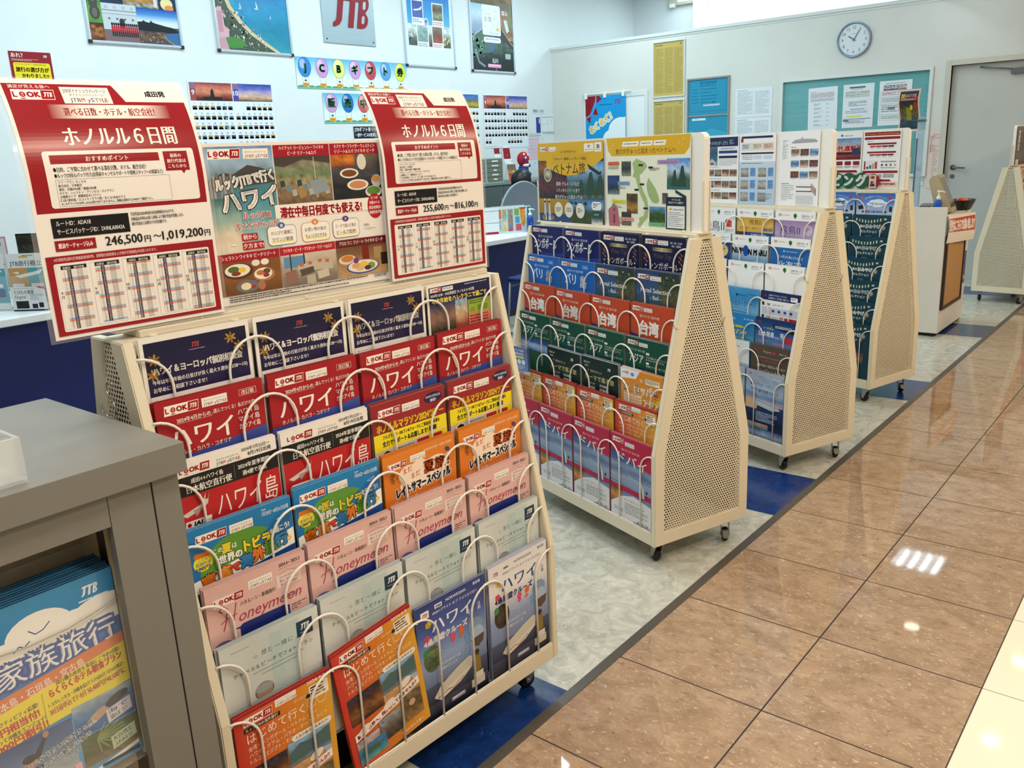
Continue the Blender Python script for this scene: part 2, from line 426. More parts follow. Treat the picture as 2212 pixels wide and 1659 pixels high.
# partition with door, cupboard and notice window openings
Z1 = 2.665
bm = bmesh.new(); D0, D1, DT = -2.2, -1.35, 2.05
box(bm, XP, -3.86, YW, YW+0.1, 0, Z1); box(bm, -3.86, -2.39, YW, YW+0.1, 0, 1.05); box(bm, -3.86, -2.39, YW, YW+0.1, 2.03, Z1)
box(bm, -2.39, D0, YW, YW+0.1, 0, Z1); box(bm, D0, D1, YW, YW+0.1, DT, Z1); box(bm, D1, 5, YW, YW+0.1, 0, Z1)
struct('wall_partition', bm, WALLC, 'white partition wall with the clock and notice window')
bm = bmesh.new(); box(bm, XP, 5, YW-0.018, YW+0.12, Z1, Z1+0.035, 0.004); box(bm, XP, 5, YW-0.006, YW, Z1-0.02, Z1)
struct('trim_4', bm, TRIMW, 'thin white rail along the top of the partition')
struct('baseboard_partition', bx(XP, D0-0.05, YW-0.012, YW, 0, 0.06), mat('grey_skirting', '#6f7475', 0.5), 'grey skirting along the partition')
struct('baseboard_left', bx(XP, XP+0.012, -4, YW-0.012, 0, 0.06), MATS['grey_skirting'], 'grey skirting under the poster wall')
# door
d = thing('door_1', 'plain pale grey door with lever handle at the far right', None, T((D0+D1)/2, YW, 0)); d['kind'] = 'structure'
hw = (D1-D0)/2
bm = bmesh.new(); box(bm, -hw, hw, 0.045, 0.085, 0, DT-0.002); obj('door_leaf', bm, d, None, DOORP)
bm = bmesh.new()
for a, b in ((-hw-0.05, -hw), (hw, hw+0.05)): box(bm, a, b, -0.014, 0.1, 0, DT+0.05, 0.003)
box(bm, -hw, hw, -0.014, 0.1, DT, DT+0.05, 0.003); obj('door_frame', bm, d, None, mat('beige_door_frame', '#c9c3b6', 0.45))
bm = bmesh.new(); hx, hz = -hw+0.075, 1.10
lathe(bm, [(0.024, 0), (0.026, 0.004), (0.024, 0.012), (0.012, 0.016), (0.010, 0.045)], 20)
bmesh.ops.transform(bm, matrix=T(hx, 0.045, hz, 0, PI/2), verts=bm.verts[:])
tube(bm, [(hx, 0.005, hz), (hx+0.02, -0.002, hz), (hx+0.115, 0.0, hz-0.006)], [0.010, 0.010, 0.008], 10)
obj('lever_handle', bm, d, None, mat('dull_steel_handle', '#74777a', 0.35, 0.8))
bm = bmesh.new(); lathe(bm, [(0.02, 0), (0.021, 0.006), (0.014, 0.010)], 18); bmesh.ops.transform(bm, matrix=T(hx, 0.045, hz-0.085, 0, PI/2), verts=bm.verts[:])
obj('lock_cylinder', bm, d, None, MATS['dull_steel_handle'])
bm = bmesh.new(); box(bm, 0.08, 0.33, 0.005, 0.045, DT-0.12, DT-0.06, 0.006); tube(bm, [(0.09, 0.0, DT-0.075), (-0.18, 0.01, DT-0.035)], 0.008, 6)
obj('door_closer', bm, d, None, MATS['dull_steel_handle'])
# cupboard door behind the hanging banner
d = thing('door_2', 'plain white cupboard door beside the hanging banner', None, T(-5.98, YW, 0)); d['kind'] = 'structure'
bm = bmesh.new(); box(bm, -0.43, 0.40, -0.006, 0.0, 0.02, 2.03); obj('door_leaf', bm, d, None, mat('white_cupboard', '#e4e8e7', 0.4))
bm = bmesh.new(); box(bm, -0.48, -0.43, -0.014, 0, 0, 2.08); box(bm, 0.40, 0.45, -0.014, 0, 0, 2.08); box(bm, -0.43, 0.40, -0.014, 0, 2.03, 2.08)
obj('door_frame', bm, d, None, TRIMW)
# notice window with a teal pane
d = thing('window_1', 'wide notice window with a teal pane in the partition', None, T(-3.125, YW, 1.05)); d['kind'] = 'structure'
W2, H2 = 0.735, 0.98
bm = bmesh.new(); prism(bm, [(-W2-0.03, -0.03), (W2+0.03, -0.03), (W2+0.03, H2+0.03), (-W2-0.03, H2+0.03)], 'y', -0.02, 0.1, hole=[(-W2, 0), (W2, 0), (W2, H2), (-W2, H2)]); fixn(bm)
obj('window_frame', bm, d, None, TRIMW)
def teal():
    k = NT('teal_backed_pane'); n = k.noise(k.vec(k.sep(k.pos, 0), k.M('MULTIPLY', k.sep(k.pos, 2), 14.0)), 2.0, 3)
    k.to('Base Color', k.mixc(n, '#5b9a9e', '#76b3b4')); k.to('Roughness', 0.12); k.to('Coat Weight', 0.3); return k.m
bm = bmesh.new(); box(bm, -W2, W2, 0.012, 0.03, 0, H2); obj('window_pane', bm, d, None, teal())
# far left: pale panelled column seen behind the price sheet
bm = bmesh.new(); box(bm, -6.95, -6.35, 1.75, 2.05, 0, 3.72); box(bm, -6.36, -6.34, 1.6, 1.75, 0, 3.72)
struct('trim_5', bm, mat('pale_panel', '#cfd3d3', 0.5), 'pale panelled column by the left edge')
# ---------------------------------------------------------------- brochure racks
RW, RD, RT, RB, RK, RH = 0.9269, 0.2112, 0.0629, 0.1529, 0.4685, 1.1456
FL = 0.020
def varc(z): return -RD if z < RK else -(RD+(RT-RD)*(z-RK)/(RH-RK))
COLU = [-0.9055, -0.684, -0.4635, -0.243, -0.0215]
CC = [(COLU[i]+COLU[i+1])/2 for i in range(4)]
ROWZ = [1.115-0.1088*r for r in range(7)]
def _frame():
    bm = bmesh.new()
    o = [(-RD, RB), (RD, RB), (RD, RK), (RT, RH), (-RT, RH), (-RD, RK)]
    h = [(-0.170, 0.197), (0.170, 0.197), (0.167, 0.462), (0.0165, 1.141), (-0.0165, 1.141), (-0.167, 0.462)]
    prism(bm, o, 'x', -FL/2, FL/2, hole=h); fixn(bm)
    es = [e for e in bm.edges if abs(e.verts[0].co.x-e.verts[1].co.x) < 1e-6 and not e.is_boundary and len(e.link_faces) == 2 and e.calc_face_angle(0) > 0.5]
    bmesh.ops.bevel(bm, geom=es, offset=0.0022, segments=2, affect='EDGES')
    me = bpy.data.meshes.new('side_frame'); bm.to_mesh(me); bm.free(); me.materials.append(IVORY); return me
def _perf():
    p = 0.010; rs = p*0.866; R = p/math.sqrt(3); r = 0.0031
    v = []; f = []; vid = {}
    def hw(z):
        if z < 0.19: return 0
        if z < 0.462: return 0.176
        return 0.176+(0.024-0.176)*(z-0.462)/(1.141-0.462)
    def key(q):
        k = (round(q[0]*2e4), round(q[1]*2e4))
        if k not in vid: vid[k] = len(v); v.append((0, q[0], q[1]))
        return vid[k]
    z = 0.196; row = 0
    while z < 1.139:
        w = hw(z); n = int(0.19/p)+1
        for i in range(-n, n+1):
            y = i*p+(row % 2)*p/2
            if abs(y) > w: continue
            oc = [key((y+R*math.sin(PI/3*k), z+R*math.cos(PI/3*k))) for k in range(6)]
            b = len(v); NH = 12
            v.extend([(0, y+r*math.sin(2*PI/NH*k), z+r*math.cos(2*PI/NH*k)) for k in range(NH)])
            for k in range(6):
                k2 = (k+1) % 6
                f.append((oc[k], oc[k2], b+(2*k+2) % NH, b+2*k+1, b+2*k))
        z += rs; row += 1
    me = bpy.data.meshes.new('perforated_panel'); me.from_pydata(v, [], f); me.materials.append(IVORY); me.update(); return me
FRAME_ME, PERF_ME = _frame(), _perf()
WR = 0.0026
def arch_pts(u, z, half=0, rad=0.060, drop=0.10):
    """inverted-U wire standing at the front of one tier"""
    zs = z-rad; pts = []
    sl = (RD-RT)/(RH-RK)
    def P(du, zz): return (u+du, varc(z)+(0.002 if z < RK else 0), zz)
    a = [(-rad, zs-drop), (-rad, zs)] + [(-rad*math.cos(PI*k/14), zs+rad*math.sin(PI*k/14)) for k in range(1, 14)] + [(rad, zs), (rad, zs-drop)]
    if half == 1: a = [q for q in a if q[0] >= -1e-4]
    if half == -1: a = [q for q in a if q[0] <= 1e-4]
    return [P(*q) for q in a]
def _mesh(fn, name, m):
    bm = bmesh.new(); fn(bm); me = bpy.data.meshes.new(name); bm.to_mesh(me); bm.free(); me.materials.append(m); return me
ARCH = {}
for r in range(7):
    z = ROWZ[r]
    for k in range(5):
        half = 1 if k == 0 else -1 if k == 4 else 0
        dr = 0.11 if r < 6 else z-0.06-0.197
        ARCH[r, k] = _mesh(lambda bm: tube(bm, arch_pts(COLU[k]-(0.004 if k == 0 else -0.004 if k == 4 else 0), z, half, 0.058, dr), WR, 7), 'wire_arch', WIRE)
def _bar(r):
    def fn(bm):
        z = ROWZ[r]; zb = max(z-0.274, 0.197)
        for k in range(5):
            u = COLU[k]; v = varc(z)+0.020
            tube(bm, [(u, varc(z)+0.002, z-0.004), (u, v-0.008, z-0.006), (u, v-0.004, z-0.012), (u, v+0.002, zb)], WR*0.9, 6)
        zb = z-0.276 if r < 6 else 0.199
        v0 = varc(z)+0.012 if r < 6 else -RD+0.003
        tube(bm, [(COLU[0]+0.002, v0, zb), (COLU[4]-0.002, v0, zb)], WR, 6)
        if r == 6:
            for k in range(4):
                for du in (0.058, -0.058):
                    u = COLU[k + (1 if du < 0 else 0)]+du; tube(bm, [(u, -RD+0.002, 0.180), (u, -RD+0.018, 0.180)], WR, 6)
    return _mesh(fn, 'wire_row', WIRE)
BARS = [_bar(r) for r in range(7)]
ZF = 0.0679          # floor level in the coordinates the rack was measured in
def _caster():
    bm = bmesh.new(); r, zc = 0.0240, ZF+0.0243
    lathe(bm, [(0.011, -0.010), (0.021, -0.010), (r, -0.006), (r, 0.006), (0.021, 0.010), (0.011, 0.010)], 28)
    bmesh.ops.transform(bm, matrix=T(0.016, 0, zc, 0, PI/2), verts=bm.verts[:])
    w = bpy.data.meshes.new('wheel'); bm.to_mesh(w); bm.free(); w.materials.append(BLACKR)
    bm = bmesh.new()
    lathe(bm, [(0.019, RB-0.016), (0.019, RB-0.012), (0.015, RB-0.009), (0.015, RB-0.004)], 20)
    box(bm, -0.028, 0.028, -0.024, 0.024, RB-0.004, RB-0.0008, 0.0008)
    for s in (-1, 1):
        prism(bm, [(-0.017, RB-0.015), (0.019, RB-0.015), (0.025, zc+0.006), (0.021, zc-0.007), (0.010, zc-0.007)], 'y', s*0.0135-0.0012, s*0.0135+0.0012)
    tube(bm, [(0.016, -0.017, zc), (0.016, 0.017, zc)], 0.005, 10)
    fk = bpy.data.meshes.new('fork'); fixn(bm).to_mesh(fk); bm.free(); fk.materials.append(ZINC)
    bm = bmesh.new(); box(bm, 0.040, 0.066, -0.010, 0.010, zc+0.004, zc+0.007, 0.001); box(bm, 0.028, 0.042, -0.010, 0.010, zc+0.002, zc+0.020, 0.001)
    bk = bpy.data.meshes.new('brake_lever'); bm.to_mesh(bk); bm.free(); bk.materials.append(ZINC)
    return w, fk, bk
CASTER = _caster()
def _base(bm):
    for s in (-1, 1):
        y0, y1 = sorted((s*RD, s*(RD-0.0035))); box(bm, -RW+FL, -FL, y0, y1, RB, 0.1965, 0.0015)
        y0, y1 = sorted((s*(RD-0.0035), s*(RD-0.045))); box(bm, -RW+FL, -FL, y0, y1, 0.158, 0.164)
    box(bm, -RW+FL, -FL, -RD+0.018, RD-0.018, 0.156, 0.162)
def _top(bm):
    box(bm, -RW+FL, -FL, -0.041, 0.041, RH-0.03, RH-0.001, 0.0015)
    box(bm, -RW+0.045, -0.012, -0.035, 0.035, RH-0.001, RH+0.012, 0.002)
    for u in (-0.86, -0.70, -0.47, -0.24, -0.06):
        lathe(bm, [(0.009, RH-0.001), (0.009, RH+0.001), (0.005, RH+0.003)], 12, (u, -0.036))
def _backs(bm):
    for s in (-1, 1):
        prism(bm, [(s*0.012, RH-0.03), (s*0.014, 0.84), (s*0.0115, 0.84), (s*0.0095, RH-0.03)], 'x', -RW+FL, -FL)
    fixn(bm)
def _slopes(bm):
    for s in (-1, 1):
        prism(bm, [(s*0.014, 0.84), (s*0.150, 0.18), (s*0.147, 0.18), (s*0.0115, 0.84)], 'x', -RW+FL, -FL)
    fixn(bm)
def _closing(bm):  # added closed back, keeps light out of the space behind the end holes
    prism(bm, [(RD-0.006, 0.197), (RD-0.006, RK), (RT-0.006, RH-0.004), (RT-0.0075, RH-0.004), (RD-0.0075, RK), (RD-0.0075, 0.197)], 'x', -RW+FL, -FL); fixn(bm)
def _inner(bm):  # added black sheet inside it, interior shade put into its colour
    prism(bm, [(RD-0.0085, 0.197), (RD-0.0085, RK), (RT-0.0085, RH-0.004), (RT-0.0095, RH-0.004), (RD-0.0095, RK), (RD-0.0095, 0.197)], 'x', -RW+FL, -FL); fixn(bm)
CLOSE_ME, INNER_ME = _mesh(_closing, 'rear_light_blocker', IVORY), _mesh(_inner, 'rear_shade_sheet', mat('painted_inner_shade', '#141414', 0.7))
BASE_ME, TOP_ME, BACK_ME = _mesh(_base, 'base_tray', IVORY), _mesh(_top, 'top_rail', IVORY), _mesh(_backs, 'back_sheet', mat('grey_back_sheet', '#8f8f8e', 0.4, 0.3))
SLOPE_ME = _mesh(_slopes, 'sloping_sheet', mat('painted_inner_shade', '#141414', 0.7))  # near-black paints in the interior shade seen through the perforations
HB = RH+0.012; HT = 1.462
def _head(bm, z1=HT):
    prism(bm, rrect(-RW+0.012, -0.004, HB+0.004, z1, 0.022, 5, (1, 1, 0, 0)), 'y', -0.011, 0.011)
    fixn(bm)
def _headch(bm):
    box(bm, -RW+0.008, -0.001, -0.026, 0.026, HB, HB+0.005, 0.001)
    for s in (-1, 1):
        y0, y1 = sorted((s*0.0115, s*0.0145))
        box(bm, -RW+0.002, -RW+0.011, y0, y1, HB+0.005, HB+0.16); box(bm, -0.009, 0.0, y0, y1, HB+0.005, HB+0.16)
    for u in (-0.76, -0.53, -0.27, -0.08):
        lathe(bm, [(0.005, HB), (0.005, HB+0.007), (0.003, HB+0.009)], 10, (u, -0.0235))
HEAD_ME, HEADCH_ME = _mesh(_head, 'header_board', WHITE), _mesh(_headch, 'header_channel', IVORY)
def _crack(bm):  # pen scratches and tape seen on the end panels
    tube(bm, [(0.0006, -0.148, 0.905), (0.0006, -0.128, 0.875), (0.0006, -0.116, 0.872)], 0.0009, 4)
    tube(bm, [(0.0006, 0.085, 0.885), (0.0006, 0.073, 0.86), (0.0006, 0.062, 0.852)], 0.0009, 4)
SCR_ME = _mesh(_crack, 'scratch_marks', mat('scratch_brown', '#6b5a45', 0.7))
POSE = {1: (-1.4125, 1.6031, 1.5149), 2: (-1.2355, 2.4721, -0.3353), 3: (-1.2095, 3.5072, -0.3593), 4: (-1.2521, 4.7005, -0.2744), 5: (-1.21, 8.80, 1.43)}
SCL = 1.05
RACKR = {k: T(x*SCL, y*SCL, 0, th) @ Matrix.Scale(SCL, 4) for k, (x, y, th) in POSE.items()}
RACKM = {k: m @ T(0, 0, -ZF) for k, m in RACKR.items()}
DN = T(0, 0, -ZF)
RLAB = {1: 'nearest ivory brochure rack on casters with Hawaii price sheets on top', 2: 'second ivory brochure rack, yellow Vietnam posters on its header, perforated end panel',
        3: 'third ivory brochure rack filled with cruise catalogues', 4: 'fourth ivory brochure rack full of dark teal souvenir catalogues', 5: 'ivory brochure rack seen end-on at the far right edge'}
RACKS = {}
def build_rack():
    r = thing('brochure_rack', RLAB[1], 'brochure rack')
    for s in (0, 1):
        fr = obj('side_frame', FRAME_ME, r, T(-FL/2 if s == 0 else -RW+FL/2, 0, -ZF))
        obj('perforated_panel', PERF_ME, fr, T(FL/2-0.004 if s == 0 else -FL/2+0.004, 0, 0))
    obj('base_tray', BASE_ME, r, DN); obj('top_rail', TOP_ME, r, DN); obj('back_sheet', BACK_ME, r, DN); obj('sloping_sheet', SLOPE_ME, r, DN); obj('rear_shade_sheet', INNER_ME, obj('rear_light_blocker', CLOSE_ME, r, DN))
    hb = obj('header_board', HEAD_ME, r, DN); obj('header_channel', HEADCH_ME, hb)
    for i in range(7):
        w = obj('wire_row', BARS[i], r, DN)
        for k in range(5): obj('wire_arch', ARCH[i, k], w)
    for i, (u, v, a) in enumerate(((-0.05, -0.155, 2.9), (-0.05, 0.155, -0.7), (-RW+0.05, -0.155, 2.6), (-RW+0.05, 0.155, 0.4))):
        c = obj('caster', CASTER[1], r, T(u, v, -ZF, a)); obj('wheel', CASTER[0], c)
        if v > 0: obj('brake_lever', CASTER[2], c)
    return r
RACKS[1] = build_rack(); 
for k in (2, 3, 4, 5): RACKS[k] = copy_tree(RACKS[1])
for k in RACKS:
    RACKS[k].matrix_world = RACKR[k]; RACKS[k]['label'] = RLAB[k]; RACKS[k]['group'] = 'brochure racks in a row'
for k in (2, 3): obj('scratch_marks', SCR_ME, RACKS[k], DN)
# ---------------------------------------------------------------- logos shared by the catalogues
RED = '#a8141f'; NV = '#12163f'
_J = [(0.0, 0.155), (0.035, 0.155), (0.075, 0.175), (0.10, 0.215), (0.10, 0.40), (0.165, 0.40), (0.165, 0.455), (0.0, 0.455), (-0.02, 0.40), (0.035, 0.40), (0.035, 0.235), (0.022, 0.205), (0.0, 0.195)]
_T = [(0.19, 0.155), (0.255, 0.155), (0.255, 0.40), (0.305, 0.40), (0.305, 0.455), (0.168, 0.455), (0.168, 0.40), (0.19, 0.40)]
_B = [[(0.325, 0.155), (0.375, 0.155), (0.375, 0.455), (0.325, 0.455)], [(0.37, 0.155), (0.41, 0.155), (0.455, 0.19), (0.46, 0.24), (0.43, 0.29), (0.40, 0.305), (0.37, 0.305), (0.37, 0.27), (0.395, 0.268), (0.408, 0.25), (0.408, 0.215), (0.395, 0.195), (0.37, 0.193)], [(0.37, 0.30), (0.40, 0.30), (0.43, 0.325), (0.448, 0.37), (0.44, 0.42), (0.405, 0.455), (0.37, 0.455), (0.37, 0.418), (0.39, 0.415), (0.40, 0.395), (0.398, 0.36), (0.388, 0.342), (0.37, 0.338)]]
def jtb(a, x, y, h, c, b=0):
    """italic three-letter mark, x left, y baseline, h cap height"""
    k = h/0.30
    for pg in [_J, _T]+_B:
        a.P([(x+(px+0.02+(pz-0.155)*0.24)*k, y-(pz-0.155)*k) for px, pz in pg], c); a.l -= 1
    a.l += 1
def look(a, x, y, w, box=True, bg='#f6f1ea'):
    h = w*0.27; k = h*0.12
    if box: a.P([(x+k, y), (x+w, y), (x+w-k, y+h), (x, y+h)], bg)
    m = x+w*0.66
    a.P([(m+k, y+h*0.06), (x+w-k*0.4, y+h*0.06), (x+w-k*1.3, y+h*0.94), (m, y+h*0.94)], RED)
    a.T('L', x+w*0.05, y+h*0.74, h*0.72, RED, 0.05); a.E(x+w*0.26, y+h*0.49, h*0.26, h*0.27, RED, 18); a.E(x+w*0.26, y+h*0.49, h*0.15, h*0.16, '#d9a9a4', 12)
    a.Ln([(x+w*0.20, y+h*0.42), (x+w*0.32, y+h*0.58)], h*0.05, RED); a.Ln([(x+w*0.20, y+h*0.58), (x+w*0.32, y+h*0.42)], h*0.05, RED)
    a.T('OK', x+w*0.36, y+h*0.74, h*0.72, RED, 0.05, fit=w*0.29); a.E(x+w*0.25, y+h*0.88, w*0.07, h*0.05, RED, 12)
    jtb(a, m+h*0.22, y+h*0.72, h*0.46, '#f6f1ea')
def mystyle(a, x, y, w, box=True):
    h = w*0.34
    if box: a.R(x, y, w, h, '#f6f1ea')
    a.T('ダイナミックパッケージ', x+w*0.08, y+h*0.42, h*0.24, '#333', 0.01, fit=w*0.84)
    for ch, px, c, sz in (('JTB', 0.07, '#555', 0.42), ('M', 0.34, '#c0392b', 0.46), ('y', 0.48, '#7d3c98', 0.42), ('S', 0.57, '#27509b', 0.46), ('T', 0.67, '#3a7d44', 0.44), ('Y', 0.75, '#b9770e', 0.44), ('L', 0.84, '#555', 0.44), ('E', 0.91, '#c0392b', 0.44)):
        a.T(ch, x+w*px, y+h*0.88, h*sz, c, 0.02, fit=w*(0.25 if ch == 'JTB' else 0.075))
def logos(a, x, y, w=66, mw=50, dy=0): look(a, x, y+dy, w); mystyle(a, x+w+5, y+1, mw)
def cloud(a, x, y, w, c='#e9ecf3', h=None):
    h = h or w*0.35
    for px, py, r in ((0.15, 0.75, 0.18), (0.35, 0.5, 0.26), (0.58, 0.42, 0.28), (0.8, 0.65, 0.22), (0.5, 0.8, 0.3)): a.E(x+w*px, y+h*py, w*r, h*r*1.25, c, 14); a.l -= 1
    a.l += 1
A4 = (210, 297)
def cv_flyer(n=0):
    a = Art(*A4, '#efece6'); a.G(7, 9, 196, 115, ['#15163a', '#251c4c']); a.RR(7, 9, 196, 20, 7, '#15163a')
    jtb(a, 93, 30, 9, '#c23a2c'); a.greek(88, 33, 34, 3, 1, '#8a8a9a', seed=2)
    for cx, cy in ((22, 40), (18, 66), (170, 26), (186, 44)):
        for k in range(7):
            an = k*0.9+cx; a.E(cx+7*math.cos(an), cy+6*math.sin(an), 5.5, 2.1, '#8a6a2c' if k % 2 else '#b48a3a', 10, an)
    a.T('ハワイ＆ヨーロッパ個別相談会', 18, 66, 15.5, '#f4f1ea', 0.035, fit=172)
    a.T('今年は年末年始の日並びが良く最大９連休(12/28～1/5)', 14, 83, 9, '#f4f1ea', 0.025, fit=184)
    a.T('お早めにご相談下さいませ！', 14, 97, 9.5, '#f4f1ea', 0.025, fit=100)
    a.R(7, 104, 196, 160, '#f1ece8')
    for x, y, w, h in ((14, 112, 40, 0.9), (16, 109, 0.9, 36), (156, 112, 40, 0.9), (193, 109, 0.9, 36)): a.R(x, y, w, h, '#8f815f')
    a.T('ヨーロッパ：10月以降の商品が7/5(金)より発売開始', 20, 128, 9, '#a8266a', 0.025, fit=168)
    a.T('ハワイ：2025年3月までの商品を随時受付中', 36, 143, 9, '#a8266a', 0.025, fit=140); return a
def cv_halekulani():
    a = Art(*A4, '#efece6'); a.R(6, 6, 198, 270, '#161a48'); a.R(6, 44, 120, 100, '#273c66')
    a.photo(6, 44, 120, 96, ['#2c3a66', '#8b6a5a', '#3a3a2c', '#1f2f55'], 3, 16, 12, 0.5); a.photo(86, 44, 40, 90, ['#7fa6c9', '#c9b08a', '#a04a34', '#553322'], 5, 8, 14, 0.5)
    look(a, 9, 8, 36); a.R(48, 9, 34, 9, '#eee'); a.greek(50, 11, 30, 5, 2, '#556'); a.greek(120, 10, 75, 3.5, 1, '#c9c9d8')
    a.T('2024年12/28・29出発限定 ホノルル 8･9日間', 10, 28, 8, '#f4f1ea', 0.02, fit=140)
    a.T('年末年始をハレクラニで過ごす', 14, 43, 13, '#ecd85e', 0.035, fit=178)
    a.R(128, 50, 74, 34, '#8fae3c'); a.greek(132, 53, 50, 10, 2, '#4c6420'); a.T('10', 136, 80, 15, '#b5322a', 0.03); a.greek(160, 68, 34, 12, 3, '#4c6420')
    a.R(128, 84, 74, 58, '#dc7a6a'); a.greek(132, 88, 62, 48, 7, '#8f3326', seed=4); a.R(6, 142, 198, 20, '#2a4f8f')
    a.T('ハワイで新年を満喫するための おすすめポイント', 14, 156, 9, '#e8eef8', 0.02, fit=170); a.greek(14, 168, 180, 30, 5, '#c9d4ea'); return a
def cv_hawaii():
    a = Art(*A4, '#9c1620', edge='#8a3b3b'); a.R(0, 0, 210, 115, '#a51823'); a.G(0, 104, 210, 193, ['#33489a', '#7f9fd0', '#d3c4a6'])
    a.P([(0, 112), (210, 88), (210, 116), (0, 128)], '#3c4f9e'); cloud(a, 6, 112, 52, '#c4cbe0')
    logos(a, 15, 9, 66, 50); a.O(160, 11, 36, 12, 0.7, '#e8c9c4'); a.T('改訂版', 178, 20.5, 9, '#f4eee6', 0.02, 'c')
    a.T('2024年4月からの', 36, 43, 9.5, '#f4eee6', 0.03, fit=64); a.T('選んでつくる！私だけの旅', 106, 42, 9, '#f4eee6', 0.01, fit=84)
    a.Ln([(36, 45), (102, 45), (106, 39)], 0.6, '#e8c9c4'); a.T('ハワイ', 20, 88, 44, '#f6f1e8', 0.03, fit=122)
    for i, t in enumerate(('ハワイ島', 'マウイ島', 'カウアイ島')): a.T(t, 153, 57+i*14, 12, '#f6f1e8', 0.02, fit=44)
    a.T('ホノルル・カハラ・コオリナ', 22, 102, 10.5, '#f4eee6', 0.01, fit=112); return a
def cv_hawaii_island():
    a = Art(*A4, '#f0ece6'); look(a, 12, 8, 62, False); mystyle(a, 82, 8, 52, False)
    a.T('2024年7月22日～', 196, 12, 8, '#333', 0.02, 'r'); a.T('8月19日出発', 198, 22, 9, '#222', 0.03, 'r')
    a.R(0, 27, 210, 36, '#161413'); a.T('成田↔ハワイ島', 34, 41, 10, '#f4f1ea', 0.025, fit=62); a.T('日本航空直行便', 24, 58, 15, '#f4f1ea', 0.03, fit=88)
    a.R(118, 31, 0.7, 27, '#777'); a.T('2024年夏季期間', 126, 43, 10.5, '#f4f1ea', 0.03, fit=66); a.T('週4便で運航', 134, 57, 10.5, '#f4f1ea', 0.03, fit=50)
    a.G(0, 63, 210, 68, ['#bb1c20', '#c3242a']); a.T('ハワイ島', 76, 116, 40, '#f4f1ea', 0.0, fit=126, sk=0.1, sy=1.25)
    a.P([(8, 96), (48, 84), (58, 66), (64, 66), (60, 86), (52, 92), (18, 102)], '#d8cfc8'); a.P([(30, 92), (50, 90), (36, 104)], '#a89a96')
    a.P([(58, 66), (64, 66), (61, 78), (55, 78)], '#9c2b30')
    a.P([(14, 110), (64, 110), (62, 124), (12, 124)], '#f4f1ea'); a.E(20, 117, 4, 4, RED, 14); a.T('JAL', 27, 121.5, 12, '#1a1a1a', 0.05, fit=21, sk=0.2); a.T('で行く', 50, 121, 6.5, '#333', 0.01)
    a.G(0, 131, 210, 166, ['#28336e', '#8f97b0', '#5a5f72', '#28336e']); return a
def cv_marathon():
    a = Art(*A4, '#8e2a30', edge='#9a6a5a'); a.R(0, 0, 210, 62, '#98222b'); logos(a, 16, 14, 62, 50); a.E(174, 20, 27, 12, '#1c1a48'); a.T('2024年12月8日(日)', 174, 19, 6.2, '#e9e6f0', 0.02, 'c', fit=44); a.T('開催！', 174, 29, 8, '#e9e6f0', 0.03, 'c')
    a.T('ホノルルマラソン2024ツアー', 10, 62, 19, '#f2d21f', 0.04, fit=192, sy=1.1); a.R(0, 66, 210, 231, '#d9d7d2'); a.P([(0, 66), (210, 66), (210, 96), (0, 104)], '#f3e01c')
    a.T('フルマラソン･10Kラン&ウォークにご参加のお客様を', 24, 79, 9.5, '#20201c', 0.035, fit=165); a.T('全力でサポート＆応援します!', 22, 95, 13, '#20201c', 0.04, fit=130); a.R(156, 84, 22, 11, '#2b2b33')
    a.R(0, 104, 210, 22, '#c9c6c0'); a.P([(120, 104), (210, 98), (210, 140), (120, 130)], '#f0dd2a'); a.greek(60, 108, 50, 4, 1, '#444'); a.RR(118, 104, 36, 9, 3, '#b32530'); a.RR(160, 104, 34, 9, 3, '#b32530')
    a.E(32, 128, 22, 22, '#f1eee9'); a.E(32, 127, 11, 13, '#d9b093'); a.P([(19, 124), (22, 110), (32, 106), (43, 110), (45, 124), (38, 115), (26, 115)], '#1d1918'); a.E(32, 148, 16, 9, '#c33')
    a.greek(62, 118, 70, 9, 2, '#8a2630'); a.T('野口みずきさん', 62, 140, 11, '#8a2630', 0.03, fit=70); a.R(0, 150, 210, 147, '#e6c82a'); return a
def cv_latesummer():
    a = Art(*A4, '#de7a20', edge='#b9742f'); a.G(0, 0, 210, 150, ['#e2832a', '#d8701c']); look(a, 12, 20, 54); mystyle(a, 76, 16, 44); a.T('2024年8月19日～10月31日出発', 200, 17, 7, '#fbe9cf', 0.02, 'r', fit=84)
    for k in range(9): a.Ln([(30+5*math.cos(k*.35+1.6), 52+5*math.sin(-k*.35-1.6)), (30+15*math.cos(k*.35+1.6), 52-15*math.sin(k*.35+1.6))], 1.2, '#2a211c')
    for cx, cy, rx, ry in ((70, 56, 30, 22), (100, 50, 26, 20), (66, 78, 24, 16), (104, 76, 36, 18), (150, 60, 40, 26)): a.E(cx, cy, rx, ry, '#f6e3cf')
    a.T('まだ', 54, 52, 15, '#c2482a', 0.03, rot=-0.12); a.T('まだ', 76, 68, 15, '#c2482a', 0.03, rot=-0.12); a.T('夏旅！', 112, 66, 31, '#dd5d18', 0.05, fit=76, ol=('#fff6ea', 0.05))
    a.T('レイトサマースペシャル', 32, 100, 23, '#241a38', 0.05, fit=160, ol=('#fdf6ee', 0.06), rot=-0.06, sy=1.15)
    a.T('シンガポール・台北･香港･韓国･ベトナム･バンコク･セブ･グアム･ハワイ', 12, 112, 7, '#f6e3cf', 0.015, fit=184); a.R(0, 117, 210, 42, '#b2471d'); a.T('選べるレイトサマーキャンペーン', 16, 134, 15, '#f7efe6', 0.04, fit=172)
    a.E(186, 30, 8, 5, '#5a3a6a', 14, 0.5); a.R(0, 160, 210, 137, '#e08a3a'); return a
